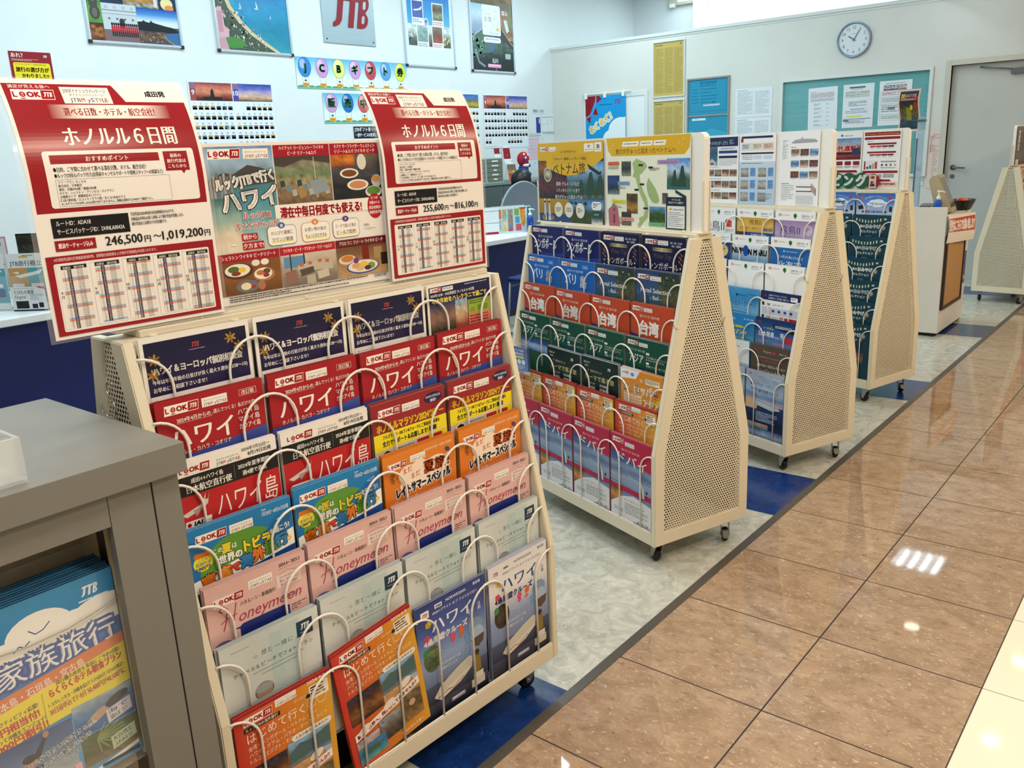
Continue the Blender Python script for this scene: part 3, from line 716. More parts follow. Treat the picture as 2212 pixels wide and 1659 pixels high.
def cv_family():
    a = Art(*A4, '#1577b8', edge='#6fa0c0'); a.G(0, 0, 210, 120, ['#1a80c0', '#1467a8']); a.E(100, 92, 86, 62, '#5a9632', 30); a.P([(128, 60), (210, 20), (210, 120), (150, 120)], '#1c6fb5')
    logos(a, 12, 14, 62, 48); a.T('2024.', 146, 10, 5, '#f2f6fa', 0.01); a.T('7月20日～8月31日出発', 146, 20, 9.5, '#f2f6fa', 0.01, fit=58); a.Ln([(176, 36), (196, 30), (186, 38), (176, 36)], 1.0, '#cfe2f2')
    a.T('この', 42, 58, 11, '#fbfaf4', 0.03); a.T('夏', 60, 62, 20, '#f5e23a', 0.05, ol=('#20301a', 0.02)); a.T('は', 80, 59, 12, '#fbfaf4', 0.03); a.T('トビラ', 104, 74, 25, '#f5e23a', 0.06, fit=54, ol=('#283a1c', 0.025)); a.T('を開こう!', 160, 62, 13, '#fbfaf4', 0.04, fit=42, rot=-0.1)
    a.T('世界の', 52, 80, 17, '#fbfaf4', 0.05, fit=46, ol=('#1c2a3a', 0.02)); a.E(22, 66, 19, 16, '#f1e12f'); a.RR(6, 46, 34, 10, 4, '#d9792a'); a.T('こども', 22, 62, 6.5, '#1b4a8a', 0.02, 'c'); a.T('追加代金', 22, 70, 7.5, '#1b4a8a', 0.03, 'c', fit=30); a.T('100円!', 22, 79, 9, '#1b4a8a', 0.04, 'c', fit=28)
    a.P([(0, 98), (70, 86), (140, 76), (210, 62), (210, 96), (0, 122)], '#f2f4f2')
    for ch, x, y, c in (('家', 18, 116, '#e07a22'), ('族', 48, 112, '#e9963a'), ('で', 76, 105, '#e0482a'), ('海', 94, 105, '#2f87c4'), ('外', 120, 101, '#e07a22'), ('旅', 146, 95, '#5f9a2e'), ('行', 170, 90, '#2f87c4')): a.T(ch, x, y, 27 if ch != 'で' else 18, c, 0.07, ol=('#2a211c', 0.03), rot=-0.12)
    a.E(198, 82, 5, 4.5, '#e8b83a'); a.E(198, 82, 2, 1.8, '#f6f1e0'); a.P([(0, 122), (210, 96), (210, 297), (0, 297)], '#184a94'); a.E(110, 150, 60, 34, '#2e63ac'); a.P([(66, 96), (76, 92), (80, 100)], '#c33'); a.greek(12, 132, 60, 4, 1, '#cfe0f4'); return a
def cv_honeymoon():
    a = Art(*A4, '#e2b7b3', edge='#c9a6a4'); a.G(0, 0, 210, 130, ['#dfb4ae', '#e6bfba']); look(a, 14, 26, 62, True, '#f1e6e2'); mystyle(a, 86, 16, 50); a.T('2024.4 ▸ 2025.3', 198, 14, 9.5, '#333', 0.03, 'r', fit=46); a.R(150, 18, 48, 0.5, '#666')
    a.Ln([(150, 30), (168, 23), (190, 30)], 0.5, '#a77'); a.R(144, 30, 54, 25, '#ecd9d4'); a.T('2024年4月からの', 171, 37, 5.5, '#555', 0.01, 'c', fit=42); a.T('選んでつくる！', 171, 45, 6.5, '#a6445a', 0.02, 'c', fit=42); a.T('私だけの旅♡', 171, 53, 6.5, '#a6445a', 0.02, 'c', fit=38)
    a.T('ハネムーン・新婚旅行', 66, 56, 9.5, '#4a3a3a', 0.01, fit=74)
    a.Ln([(30, 56), (24, 50), (32, 44), (40, 52), (34, 78), (28, 92)], 2.2, '#b23a58'); a.Ln([(58, 46), (52, 70), (48, 86)], 2.0, '#b23a58'); a.Ln([(24, 76), (40, 70), (58, 68)], 1.6, '#b23a58')
    a.T('oneymoon', 58, 86, 31, '#b23a58', 0.0, fit=134, sk=0.35); a.greek(152, 74, 34, 8, 2, '#7a5a5a')
    a.G(0, 96, 210, 201, ['#1d2a78', '#6c5f9c', '#33406a', '#1a2250']); a.RR(60, 92, 104, 40, 9, '#1d2a78'); a.P([(0, 96), (40, 94), (60, 100), (60, 132), (0, 132)], '#dcb2ae'); a.E(24, 124, 22, 14, '#6c5f9c'); a.photo(0, 124, 210, 60, ['#5c5a92', '#3a3556', '#2a2630', '#5a3a30'], 4, 16, 8, 0.5); a.R(166, 92, 44, 36, '#e2b7b3'); a.greek(170, 98, 34, 14, 3, '#7a5a5a'); return a
def cv_photoplan():
    a = Art(*A4, '#cdd4d3', edge='#9fb0b0'); a.G(0, 0, 210, 200, ['#d3d9d8', '#c6cecd', '#d9dedc'], True); a.R(100, 12, 26, 285, '#b7cbcb'); a.R(126, 6, 40, 291, '#bccfcf')
    a.R(160, 16, 36, 32, '#1c3a52'); jtb(a, 168, 35, 12, '#eef2f2'); a.greek(167, 40, 22, 2.5, 1, '#aebfca'); a.greek(22, 16, 38, 2, 1, '#889')
    for i, ch in enumerate('旅と一緒に'): a.T(ch, 82+i*14.5, 46, 12, '#2f6c6c', 0.0)
    a.Ln([(70, 40), (74, 46)], 0.6, '#2f6c6c'); a.Ln([(66, 41), (71, 48)], 0.6, '#2f6c6c'); a.Ln([(160, 42), (157, 48)], 0.6, '#2f6c6c')
    for i, ch in enumerate('チャペル＆ビーチでフォトプラン'): a.T(ch, 22+i*11.6, 68, 10.5, '#2f6c6c', 0.0)
    a.greek(60, 75, 110, 3, 1, '#8fa8a8', seed=8); a.greek(76, 83, 80, 3, 1, '#8fa8a8', seed=9); a.E(80, 118, 20, 17, '#7d6a5f'); a.E(80, 121, 17, 15, '#b08f7c'); a.E(80, 112, 19, 9, '#99a5a5'); a.photo(0, 130, 210, 167, ['#9cc0c9', '#d5dedc', '#e6ddcf'], 6, 10, 8, 0.1); return a
def cv_first(full=True):
    a = Art(*A4, '#cf5a26', sub=30, edge='#a3492a'); a.G(0, 0, 210, 297, ['#c8362c', '#d56a2c', '#d98a26', '#e0a634'], True)
    a.P([(0, 0), (210, 0), (210, 8), (0, 5)], '#a51f36'); look(a, 18, 12, 62, True); mystyle(a, 86, 7, 46); a.T('2024.4▸9', 178, 13, 10, '#fdf3e2', 0.03, 'c', fit=42); a.T('Go abroad', 124, 34, 9, '#f7d9b8', 0.0, fit=34, sk=0.3); a.RR(160, 18, 44, 30, 2, '#f6ead8'); a.greek(163, 21, 38, 24, 4, '#4a3020', seed=5); a.E(157, 36, 5, 5, '#2b2118')
    a.R(18, 32, 76, 9, '#1d1512'); a.T('ルックJTBの海外旅行', 21, 39, 7.5, '#f4ece0', 0.02, fit=68); a.T('はじめて行く', 22, 64, 23, '#fdf6ea', 0.005, fit=124); a.O(150, 40, 48, 24, 0.5, '#f7d9b8')
    for cx in (163, 186):
        for q in range(20): a.Ln([(cx+10.5*math.cos(q*PI/10), 52+11*math.sin(q*PI/10)), (cx+10.5*math.cos((q+1)*PI/10), 52+11*math.sin((q+1)*PI/10))], 0.9, '#fdf6ea')
    for i, t in enumerate(('台湾・シンガポール・ベトナム・タイ', 'ハワイ・グアム・パラオ・オーストラリア', 'トルコ・エジプト・モロッコ')): a.T(t, 22, 80+i*13.5, 11, '#fdf0de', 0.0, fit=(150, 172, 108)[i])
    if full:
        a.photo(14, 118, 84, 66, ['#2b2a44', '#4a3326', '#8a5a30', '#2a1c1c'], 11, 10, 10, 0.9); a.photo(100, 112, 96, 50, ['#8fb6d8', '#6a8cab', '#4b5a50', '#6c8aa0'], 12, 12, 10, 0.5)
        a.P([(100, 136), (126, 122), (150, 128), (196, 118), (196, 150), (100, 158)], '#4f6a6c'); a.E(120, 106, 10, 6, '#f6ead8'); a.RR(112, 101, 90, 13, 6, '#f4ecdf'); a.T('人気の観光＆食事付き!', 118, 110.5, 7.5, '#2a3a6a', 0.03, fit=76)
        a.photo(100, 164, 44, 44, ['#caa47a', '#b98c5a', '#caa880'], 13, 6, 6, 0.3); a.P([(146, 196), (172, 160), (196, 190), (196, 208), (146, 208)], '#b08c5c'); a.P([(172, 160), (196, 190), (196, 164)], '#a9b6c9')
        a.P([(14, 206), (196, 174), (196, 192), (14, 224)], '#f6efe6'); a.T('新しい世界へ、飛び出してみませんか？', 20, 219, 11, '#c0285a', 0.04, fit=172, rot=-0.175)
        a.photo(14, 226, 60, 44, ['#9fbcd8', '#c9905a', '#4a2a1c'], 14, 8, 8, 0.6); a.photo(76, 214, 60, 56, ['#98a6b4', '#6a5a4a', '#3c3a36'], 15, 8, 8, 0.7); a.photo(138, 200, 58, 66, ['#7b6a4a', '#5c4a30', '#9a7a4a'], 16, 8, 8, 0.6); a.E(168, 226, 9, 8, '#c9a58a')
        a.photo(14, 244, 74, 40, ['#4d86b0', '#2f6a8f', '#5fa2a4'], 17, 8, 8, 0.5); a.P([(30, 262), (58, 256), (72, 264), (52, 270)], '#4a6a3a')
        for cx, cy in ((40, 206), (110, 190), (160, 168)): a.E(cx, cy, 17, 9, '#f1e4d8', 16, -0.3)
        a.T('満足が見える旅へ', 190, 286, 8, '#fdf6ea', 0.02, 'r')
    else: a.R(8, 118, 194, 170, '#8a6a4a')
    return a
def cv_cruise(dark=True):
    a = Art(*A4, '#33417c' if dark else '#e9e7e8', sub=40, edge='#8a90b0')
    if dark: a.G(0, 0, 210, 297, ['#2f3d7d', '#4b62a8', '#8fa6cf', '#5b6a90', '#171b2e'])
    else: a.G(0, 0, 210, 297, ['#e6e4e6', '#e9e8ea', '#8e9fc6', '#6f7fa8', '#1f1d38'])
    ink = '#f4f3f4' if dark else '#1c4a90'; ink2 = '#f4f3f4' if dark else '#24356e'
    if dark: a.R(14, 16, 24, 18, '#f4f1ea'); jtb(a, 18, 30, 9, RED); a.R(56, 12, 22, 10, '#eee'); a.T('ANA', 67, 20, 8, '#12337a', 0.05, 'c', sk=0.2)
    else: jtb(a, 16, 28, 10, RED); a.T('ANA', 60, 20, 8, '#12337a', 0.05, 'c', sk=0.2)
    a.T('NORWEGIAN', 90, 18, 10, ink2, 0.01, fit=62); a.T('東京発', 176, 14, 8.5, ink2, 0.03, fit=24); a.T('ANA×プライド オブ アメリカで行く', 48, 34, 8.5, ink2, 0.01, fit=140)
    a.T('ハワイ', 44, 76, 38, ink, 0.03, fit=124); a.T('10', 158, 82, 20, ink2, 0.0); a.V('日間', 192, 62, 10, ink2, 0.02); a.T('4島周遊クルーズ', 18, 102, 18, ink2, 0.04, fit=134)
    for cx, cy, c in ((34, 52, '#e2c23a'), (28, 84, '#d2485a')):
        for k in range(5): a.E(cx+5*math.cos(k*1.256), cy+5*math.sin(k*1.256), 4.5, 3.6, c, 10)
    a.E(40, 138, 26, 32, '#5a6a44' if dark else '#3a322c'); a.photo(24, 118, 32, 42, ['#8a9a6a', '#5a6a50', '#4a5a3a'] if dark else ['#453a30', '#5a4a3c', '#2f2a26'], 21, 6, 8, 0.6)
    a.E(176, 118, 24, 20, '#7f9dbf'); a.E(182, 148, 22, 28, '#a9bdd6'); a.P([(160, 150), (204, 146), (200, 166), (184, 176), (168, 170)], '#5a4a44')
    for cx, cy, c in ((104, 110, '#d8507a'), (132, 106, '#e0662e'), (22, 118, '#3f8a4a')): a.E(cx, cy, 8, 9, c); a.l -= 1
    a.P([(96, 122), (104, 116), (112, 122), (104, 128)], '#d8507a'); a.P([(122, 122), (130, 116), (138, 120), (130, 126)], '#e0662e'); a.P([(140, 132), (156, 126), (160, 148), (148, 156)], '#6f9ed0')
    for q in range(14): t = q/13; a.E(60+110*t, 128+16*math.sin(t*3), 1, 1, '#dfe6f4', 6); a.l -= 1
    a.l += 1; a.T('太平洋を巡る4つの島', 58, 168, 9, '#e9eef8', 0.0, fit=66); a.T('感動のひととき', 62, 180, 9, '#e9eef8', 0.0, fit=50)
    a.G(0, 206, 210, 91, ['#4f5a76', '#23263a', '#15151f']); a.P([(36, 238), (60, 214), (110, 196), (150, 184), (160, 190), (158, 216), (120, 236), (56, 252)], '#d8d4c6')
    for k in range(5): a.Ln([(60, 232-k*6), (152, 208-k*6)], 1.1, '#8f8a7a')
    a.Ln([(48, 244), (80, 236), (96, 240), (130, 226)], 1.8, '#a0404a'); a.photo(0, 252, 210, 45, ['#3c4358', '#23263a', '#14141d'], 22, 12, 6, 0.5)
    a.P([(168, 192), (180, 184), (186, 200), (188, 236), (168, 240)], '#8a7436'); a.E(177, 188, 7, 8, '#3a2c1c'); a.R(162, 240, 32, 16, '#d9d6ce'); a.R(154, 254, 44, 20, '#c9c5b9'); a.RR(88, 264, 44, 10, 2, '#8f90a8'); a.greek(92, 266, 36, 6, 1, '#e6e6f0'); return a
def r2base(bg, edge=None, txt='#f4f3ee', rev=False):
    a = Art(*A4, bg, edge=edge); look(a, 8, 8, 54); a.R(66, 10, 42, 13, '#ebe9e6'); a.greek(68, 12, 38, 3, 1, '#888'); a.T('JTBMySTYLE', 87, 21, 6.5, '#4a4a7a', 0.01, 'c', fit=36)
    if rev: a.O(140, 14, 34, 12, 0.6, '#c9dcf0'); a.T('改訂版', 157, 23.5, 8, '#dfeaf6', 0.02, 'c')
    a.T('選んでつくる！私だけの旅', 46, 42, 10, txt, 0.0, fit=96); return a
def cv_singapore():
    a = r2base('#0f1a5e', '#8a8fb0'); a.T('シンガポール', 16, 82, 32, '#f4f3ee', 0.03, fit=150, sy=1.35); a.P([(0, 112), (210, 96), (210, 150), (0, 150)], '#22409a')
    a.Ln([(36, 108), (44, 92), (58, 96), (66, 110), (80, 116)], 6, '#b9cdea'); a.photo(60, 100, 90, 50, ['#1b2f80', '#3f5fa8', '#8fa6d0'], 2, 8, 6, 0.5); return a
def cv_prime():
    a = Art(*A4, '#10123e', edge='#7a6f6a'); look(a, 16, 10, 58); a.R(78, 12, 50, 15, '#ebe9e6'); a.greek(80, 14, 46, 3.5, 1, '#888'); a.T('JTBMySTYLE', 103, 25, 7.5, '#4a4a7a', 0.01, 'c', fit=42); a.T('成田・羽田・名古屋・', 166, 20, 7.5, '#d9d8e2', 0.01, 'c', fit=58); a.T('関空・福岡発', 166, 30, 7.5, '#d9d8e2', 0.01, 'c', fit=42)
    a.G(50, 36, 100, 12, ['#2a2a40', '#d8c98c', '#2a2a40'], True); a.T('シンガポール航空で行く', 100, 45, 8, '#2a2418', 0.01, 'c', fit=70); a.T('Prime Trip', 100, 70, 22, '#5d5a52', 0.0, 'c', fit=84, sk=0.3)
    a.T('シンガポール', 36, 104, 25, '#f1f0ee', 0.0, fit=140)
    for x in (20, 186):
        for i in range(9): a.E(x+(i % 3)*6-6, 44+i*5, 4, 3, '#8a4a3a' if i % 2 else '#b5764e', 8, i)
        for i in range(3):
            for k in range(4): a.E(x+2*math.cos(k*1.57), 96+i*14+2*math.sin(k*1.57), 1.8, 1.8, '#e9e4dc', 6)
    a.photo(0, 112, 210, 60, ['#16246a', '#4a6fb8', '#dbe6f4', '#2a4a9a'], 9, 14, 8, 0.5); return a
def cv_bali():
    a = r2base('#1763bb', '#7f98b8', rev=True); a.G(0, 0, 210, 3, ['#0d4a97', '#1763bb']); a.T('バリ', 32, 86, 38, '#f2f5f8', 0.03, fit=66, sy=1.2); a.T('島', 126, 92, 40, '#f2f5f8', 0.05, sy=1.15); a.photo(0, 104, 210, 50, ['#1f66bb', '#7fa0d0', '#b9c6dc'], 7, 12, 6, 0.3); return a
def cv_balihotel():
    a = Art(*A4, '#26406e', edge='#8a857c'); a.G(0, 0, 210, 80, ['#274070', '#3a5680']); a.photo(110, 4, 100, 130, ['#2a3a36', '#3f4a34', '#5a5a44', '#233042'], 5, 12, 14, 0.7); a.photo(0, 70, 120, 70, ['#3d5a80', '#31566a', '#1f3a4c'], 6, 12, 8, 0.6)
    look(a, 8, 14, 58); a.R(70, 17, 54, 15, '#ebe9e6'); a.greek(72, 19, 50, 3.5, 1, '#888'); a.T('JTBMySTYLE', 97, 30, 7.5, '#4a4a7a', 0.01, 'c', fit=46); a.T('10', 148, 20, 9, '#e9e9e6', 0.01); a.T('12', 180, 24, 9, '#e9e9e6', 0.01)
    a.T('Hotel Selection', 24, 72, 22, '#f1f0ee', 0.01, fit=146); a.T('- Bali -', 70, 94, 19, '#f1f0ee', 0.0, fit=56); a.P([(120, 120), (196, 112), (206, 132), (130, 140)], '#2d6a78'); return a
def cv_taiwan():
    a = r2base('#c04726', '#a5604a'); a.T('台湾', 46, 96, 42, '#f5f1ea', 0.05, fit=92, sy=1.2); a.P([(0, 100), (120, 118), (210, 122), (210, 297), (0, 297)], '#2b2a80'); a.photo(96, 118, 80, 24, ['#1d1a26', '#8a4a2a', '#1d1a26'], 3, 10, 5, 0.9); return a
def cv_asia():
    a = Art(*A4, '#0f4a37', edge='#8c9a90'); look(a, 10, 10, 54); a.R(68, 13, 44, 13, '#ebe9e6'); a.greek(70, 15, 40, 3, 1, '#888'); a.T('JTBMySTYLE', 90, 24, 6.5, '#4a4a7a', 0.01, 'c', fit=38); a.T('選んでつくる！私だけの旅', 14, 44, 9, '#cfdcd4', 0.0, fit=84)
    a.T('アジア', 18, 82, 30, '#f3f4ee', 0.02, fit=72, sy=1.2)
    a.R(104, 42, 16, 7, '#eef0ea'); a.T('ソウル･釜山･バンコク･ハノイ･', 104, 60, 8.5, '#e9eee6', 0.01, fit=96); a.T('ホーチミン･クアラルンプール', 104, 69, 8.5, '#e9eee6', 0.01, fit=86); a.R(104, 74, 14, 7, '#eef0ea'); a.T('済州島･プーケット･ダナン･セブ', 104, 90, 8.5, '#e9eee6', 0.01, fit=98); a.photo(0, 98, 210, 50, ['#123f4a', '#27529a', '#a9bed8', '#2a559c'], 8, 14, 6, 0.6); return a
def cv_theme():
    a = Art(*A4, '#10241f', edge='#b9bdb8'); a.T('2024.4▸10', 14, 22, 9, '#e5e6df', 0.02, fit=34); a.T('関西発', 20, 34, 7, '#cfd3cb', 0.01); jtb(a, 150, 32, 10, '#eef0ea'); a.E(40, 46, 3.5, 3.5, '#b06a3a'); a.T('JTBカルテット', 52, 51, 10.5, '#e0d6b8', 0.0, fit=66); a.T('テーマで巡る旅', 20, 78, 21, '#e8e08a', 0.01, fit=166)
    for i, (p, q) in enumerate((('ハイキング', '音楽鑑賞'), ('美術鑑賞', '専門講師同行'))): a.T(p, 40, 96+i*15, 10, '#dfe2d6', 0.02, fit=38); a.T(q, 104, 96+i*15, 10, '#dfe2d6', 0.02, fit=52)
    return a
def cv_europe():
    a = Art(*A4, '#d88a1f', edge='#c9a27a'); a.P([(0, 0), (100, 0), (80, 28), (0, 36)], '#e9ecf2'); look(a, 8, 9, 34); a.E(62, 16, 9, 6, '#5a8ac8'); a.RR(128, 18, 70, 18, 2, '#efe6d2'); a.greek(131, 21, 64, 12, 3, '#6a5a3a'); a.T('23', 100, 34, 15, '#f7efe0', 0.03); a.T('ヨーロッパ・', 12, 76, 30, '#fbf6ec', 0.06, fit=168, sy=1.3); a.T('アジア', 118, 114, 26, '#fbf6ec', 0.06, fit=76, sy=1.2)
    for i in range(4): a.RR(16, 82+i*10, 94, 8, 3, '#efe0c4'); a.greek(20, 84+i*10, 84, 4, 1, '#b06a1a', seed=i)
    a.R(166, 72, 34, 22, '#e9c22a'); a.greek(169, 75, 28, 16, 3, '#9a3a1a'); a.R(172, 60, 18, 12, '#b5407a'); return a
def cv_dubai():
    a = Art(*A4, '#b3123f', sub=None, edge='#b06a7a'); a.G(0, 58, 210, 120, ['#27427e', '#56719f', '#93a3bd', '#7f93b5']); a.photo(0, 84, 210, 62, ['#3a548a', '#8496b4', '#5a74a2', '#9aa9c0'], 3, 12, 10, 0.35); a.P([(0, 0), (210, 0), (210, 96), (150, 88), (80, 70), (0, 58)], '#b5143f')
    look(a, 12, 10, 60); a.R(78, 16, 48, 15, '#ebe6e6'); a.greek(80, 18, 44, 3.5, 1, '#888'); a.T('JTBMySTYLE', 102, 29, 7.5, '#4a4a7a', 0.01, 'c', fit=42); a.T('選んでつくる！私だけの旅', 60, 50, 9, '#f6dfe4', 0.0, fit=92)
    a.T('ドバイ', 40, 90, 38, '#f8f1f0', 0.01, fit=146, sk=0.05, rot=0.06, sy=1.1)
    a.Ln([(0, 168), (100, 176), (160, 196), (210, 200)], 1.6, '#3a4a6a'); a.G(0, 196, 210, 60, ['#5f79a8', '#8d9cb8', '#c9b9a2'])
    a.P([(150, 190), (152, 128), (160, 134), (172, 160), (176, 192)], '#dfe3ea'); a.P([(152, 130), (158, 134), (168, 190), (152, 190)], '#3d4f74')
    for k in range(5): a.Ln([(153, 142+k*10), (163+k*2.2, 146+k*10)], 1.2, '#c9d2e0')
    a.Ln([(188, 192), (188, 168)], 1.4, '#2a3040'); a.E(188, 166, 6, 5, '#2a3040', 10); a.photo(0, 190, 62, 62, ['#6a3a22', '#c98a4a', '#5a3018'], 5, 8, 8, 0.5)
    a.P([(60, 216), (120, 200), (210, 214), (210, 297), (0, 297), (0, 250)], '#dcdde0'); a.T('私らしさで選べるドバイ…', 74, 226, 8, '#8a2a3a', 0.01, fit=80); a.greek(74, 234, 120, 40, 7, '#8f8f98', seed=6); a.greek(16, 262, 50, 14, 3, '#8f8f98', seed=7); a.T('満足が見える旅へ', 202, 290, 9, '#1d2030', 0.03, 'r', fit=64); a.R(120, 292, 86, 2.5, '#1d2030'); return a
def r3top(bg='#eceef0'):
    a = Art(*A4, bg, edge='#9ea3a8'); jtb(a, 16, 22, 10, RED); a.greek(38, 16, 40, 3.5, 1, '#a55', seed=3); a.E(106, 18, 9, 9, '#2f6b2a'); a.E(107, 27, 2, 5, '#3a2a1a'); a.T('JTBクルーズ', 140, 22, 11, '#2a2f4a', 0.03, fit=58); a.greek(142, 27, 54, 3, 1, '#667', seed=5); return a
def cv_asuka(kind):
    a = r3top()
    if kind == 'w': a.T('飛鳥Ⅱ', 6, 100, 50, '#20242c', 0.0, fit=136); a.E(168, 66, 22, 16, '#c0392b', 14, 0.5); a.photo(150, 56, 38, 26, ['#c0392b', '#d9604a', '#c0392b'], 2, 6, 5, 0.6); a.greek(150, 92, 50, 12, 2, '#aab'); a.greek(30, 118, 150, 20, 4, '#889')
    if kind == 'g': a.G(0, 36, 210, 62, ['#c79a35', '#d9b25a', '#cfa448']); a.T('飛鳥Ⅱ', 74, 66, 26, '#2c2416', 0.0, fit=68); a.T('金沢の金沢・函館クルーズ', 18, 84, 9.5, '#5a4418', 0.0, fit=140); a.photo(150, 76, 56, 20, ['#b9a27a', '#5a5a52', '#d9c9a2'], 4, 8, 4, 0.8); a.R(60, 98, 150, 70, '#1b4f9c'); a.photo(0, 98, 62, 60, ['#4a3a3a', '#6a4a44', '#5a6a3a'], 5, 7, 6, 0.6); a.T('夏を満喫するひと時を', 84, 112, 9, '#e6eefa', 0.02, fit=88); a.greek(110, 122, 80, 5, 1, '#cfe0f6'); a.E(92, 142, 24, 14, '#e6eefa')
    if kind == 'p': a.G(0, 38, 210, 110, ['#9a7fb0', '#b3a0c6', '#a78fba']); a.T('飛鳥Ⅱ', 28, 92, 38, '#3a2a5a', 0.0, fit=106); a.T('秋のオトナ旅 クルーズ', 30, 106, 9, '#4a3a6a', 0.0, fit=100); a.T('金沢・能登・釜山クルーズ', 26, 128, 10, '#4a3a6a', 0.0, fit=124); a.E(176, 74, 22, 22, '#c9bcd8'); a.greek(162, 66, 28, 14, 3, '#7a5a9a'); a.photo(150, 100, 60, 60, ['#b9a6cc', '#8a9a7a', '#b0a0c0'], 6, 6, 6, 0.3)
    return a
def cv_nippon():
    a = r3top(); a.G(0, 40, 210, 120, ['#dfe5ea', '#9fb6cc', '#4f86b8', '#1f5a9a']); a.T('NIPP', 0, 78, 30, '#15171c', 0.05, fit=66, sy=1.15); a.T('N MARU', 98, 82, 30, '#15171c', 0.05, fit=104, sy=1.15); a.E(82, 66, 17, 24, '#164a9a'); a.T('にっぽん丸クルーズ', 128, 112, 9, '#f2f5f8', 0.01, fit=64); a.RR(152, 118, 46, 9, 3, '#173a7a'); a.greek(126, 122, 24, 4, 1, '#dfe8f2'); return a
def cv_hokkaido():
    a = r3top(); a.R(0, 40, 210, 257, '#2263ab'); a.E(74, 54, 3.5, 3.5, '#dfe8f4'); a.T('NIPPON CRUISE 2024-25', 84, 57, 6.5, '#cfe0f2', 0.0, fit=62); a.T('にっぽん丸 飛んでクルーズ', 44, 80, 13, '#f2f5f8', 0.0, fit=130, rot=0.05); a.T('北海道', 40, 128, 40, '#f6f8fa', 0.0, fit=128); return a
def cv_navysun():
    a = r3top(); a.R(0, 40, 210, 257, '#173f8c'); a.E(170, 74, 26, 26, '#d9c489'); a.greek(156, 66, 28, 16, 3, '#7a6a3a'); return a
def cv_whitecruise():
    a = r3top('#eff0f2'); a.T('WORLD VOYAGE 2025', 96, 128, 8, '#a9adb2', 0.0, fit=92); a.photo(0, 150, 210, 147, ['#dfe6ec', '#a9c3d8', '#6f9dc0'], 3, 8, 6, 0.2); return a
def cv_princess():
    a = Art(*A4, '#2f8fd0', edge='#8fb2c8'); a.photo(0, 0, 210, 160, ['#4a9ad2', '#2f86c6', '#7fbce2', '#3d97d4'], 4, 10, 10, 0.15); a.E(84, 32, 8, 5, '#17304f'); a.T('PRINCESS', 96, 36, 12, '#17304f', 0.02, fit=50); a.greek(150, 22, 50, 6, 2, '#1f4a7a'); a.T('プリンセス・クルーズ', 18, 76, 19, '#10243f', 0.0, fit=178, sy=1.2); a.T('ダイヤモンド・プリンセス 日本発着', 36, 96, 9, '#123', 0.0, fit=120); a.greek(52, 104, 90, 5, 1, '#124'); a.E(96, 132, 15, 11, '#152f6a'); a.T('94', 96, 137, 11, '#e9eef6', 0.03, 'c'); return a
def cv_schedule():
    a = Art(*A4, '#eceef2', edge='#20305a'); a.R(0, 0, 210, 36, '#152a5e'); jtb(a, 18, 22, 9, RED); a.T('2025年 ダイヤモンド・プリンセス', 46, 18, 9, '#e2e8f2', 0.01, fit=96); a.T('日本発着クルーズ 代金表・特別プラン', 44, 30, 9, '#e2e8f2', 0.01, fit=112); a.RR(164, 12, 36, 18, 3, '#f0eef0'); a.greek(167, 16, 30, 10, 2, '#b33')
    for y, t in ((58, '内側 スタンダード'), (112, '海側 プリンセス・プラス')): a.R(10, y-12, 12, 14, '#1a1d2a'); a.T(t[:2], 34, y, 11, '#222', 0.03); a.T(t[3:], 66, y, 10, '#222', 0.02, fit=60)
    a.R(8, 66, 194, 30, '#c6cbe0'); [a.E(72+i*32, 80, 8, 6, '#2f4a8a') for i in range(4)]; a.R(134, 102, 66, 26, '#b8303a'); a.E(118, 106, 12, 6, '#d9887a'); a.R(0, 124, 130, 8, '#152a5e'); a.R(8, 140, 194, 60, '#d9dcea'); a.greek(14, 136, 180, 50, 6, '#556', seed=9); return a
def cv_msc():
    a = Art(*A4, '#1f7fc4', edge='#6f9fc0'); a.photo(0, 40, 210, 120, ['#2380c4', '#2a78b0', '#4a90a8', '#8a7a4a'], 5, 10, 10, 0.3); a.T('2泊C', 74, 30, 12, '#d9ecf8', 0.01); a.T('東京・横浜・名古屋', 150, 24, 7, '#e6f2fa', 0.01, fit=54); a.T('超大型客船の', 80, 62, 12, '#f3e03a', 0.04, fit=70, ol=('#1a2a3a', 0.03)); a.T('リゾンマ', 80, 90, 22, '#f6f0d0', 0.06, fit=88, ol=('#1a2a3a', 0.04)); a.T('ウィーク', 84, 112, 14, '#f3e03a', 0.04, fit=64, ol=('#1a2a3a', 0.03)); a.greek(84, 122, 70, 8, 1, '#e9d94a'); return a
def cv_japancruise():
    a = Art(*A4, '#14336e', edge='#2a3a5a'); a.G(0, 0, 210, 130, ['#0f2a60', '#2a5aa0', '#6a8fb8']); jtb(a, 14, 22, 9, RED); a.P([(100, 16), (210, 30), (210, 50), (100, 36)], '#0e1c40'); a.greek(108, 24, 90, 12, 3, '#cfd8ea'); a.T('ノールダム', 42, 46, 14, '#d9e04a', 0.01, fit=60); a.T('日本発着', 20, 76, 26, '#f2f4f8', 0.03, fit=84); a.T('クルーズ 16日間', 108, 80, 13, '#e9eef6', 0.02, fit=84); a.T('34', 22, 104, 16, '#d87a7a', 0.04); a.T('万円～', 46, 102, 10, '#d87a7a', 0.02); a.T('19万900円', 98, 108, 15, '#c87a8a', 0.03, fit=66); a.E(182, 78, 22, 16, '#b8303a'); a.R(138, 52, 18, 18, '#b9c3d4'); a.photo(0, 112, 210, 60, ['#3a5a86', '#8a9ab0', '#3a4a5a'], 6, 12, 6, 0.5); return a
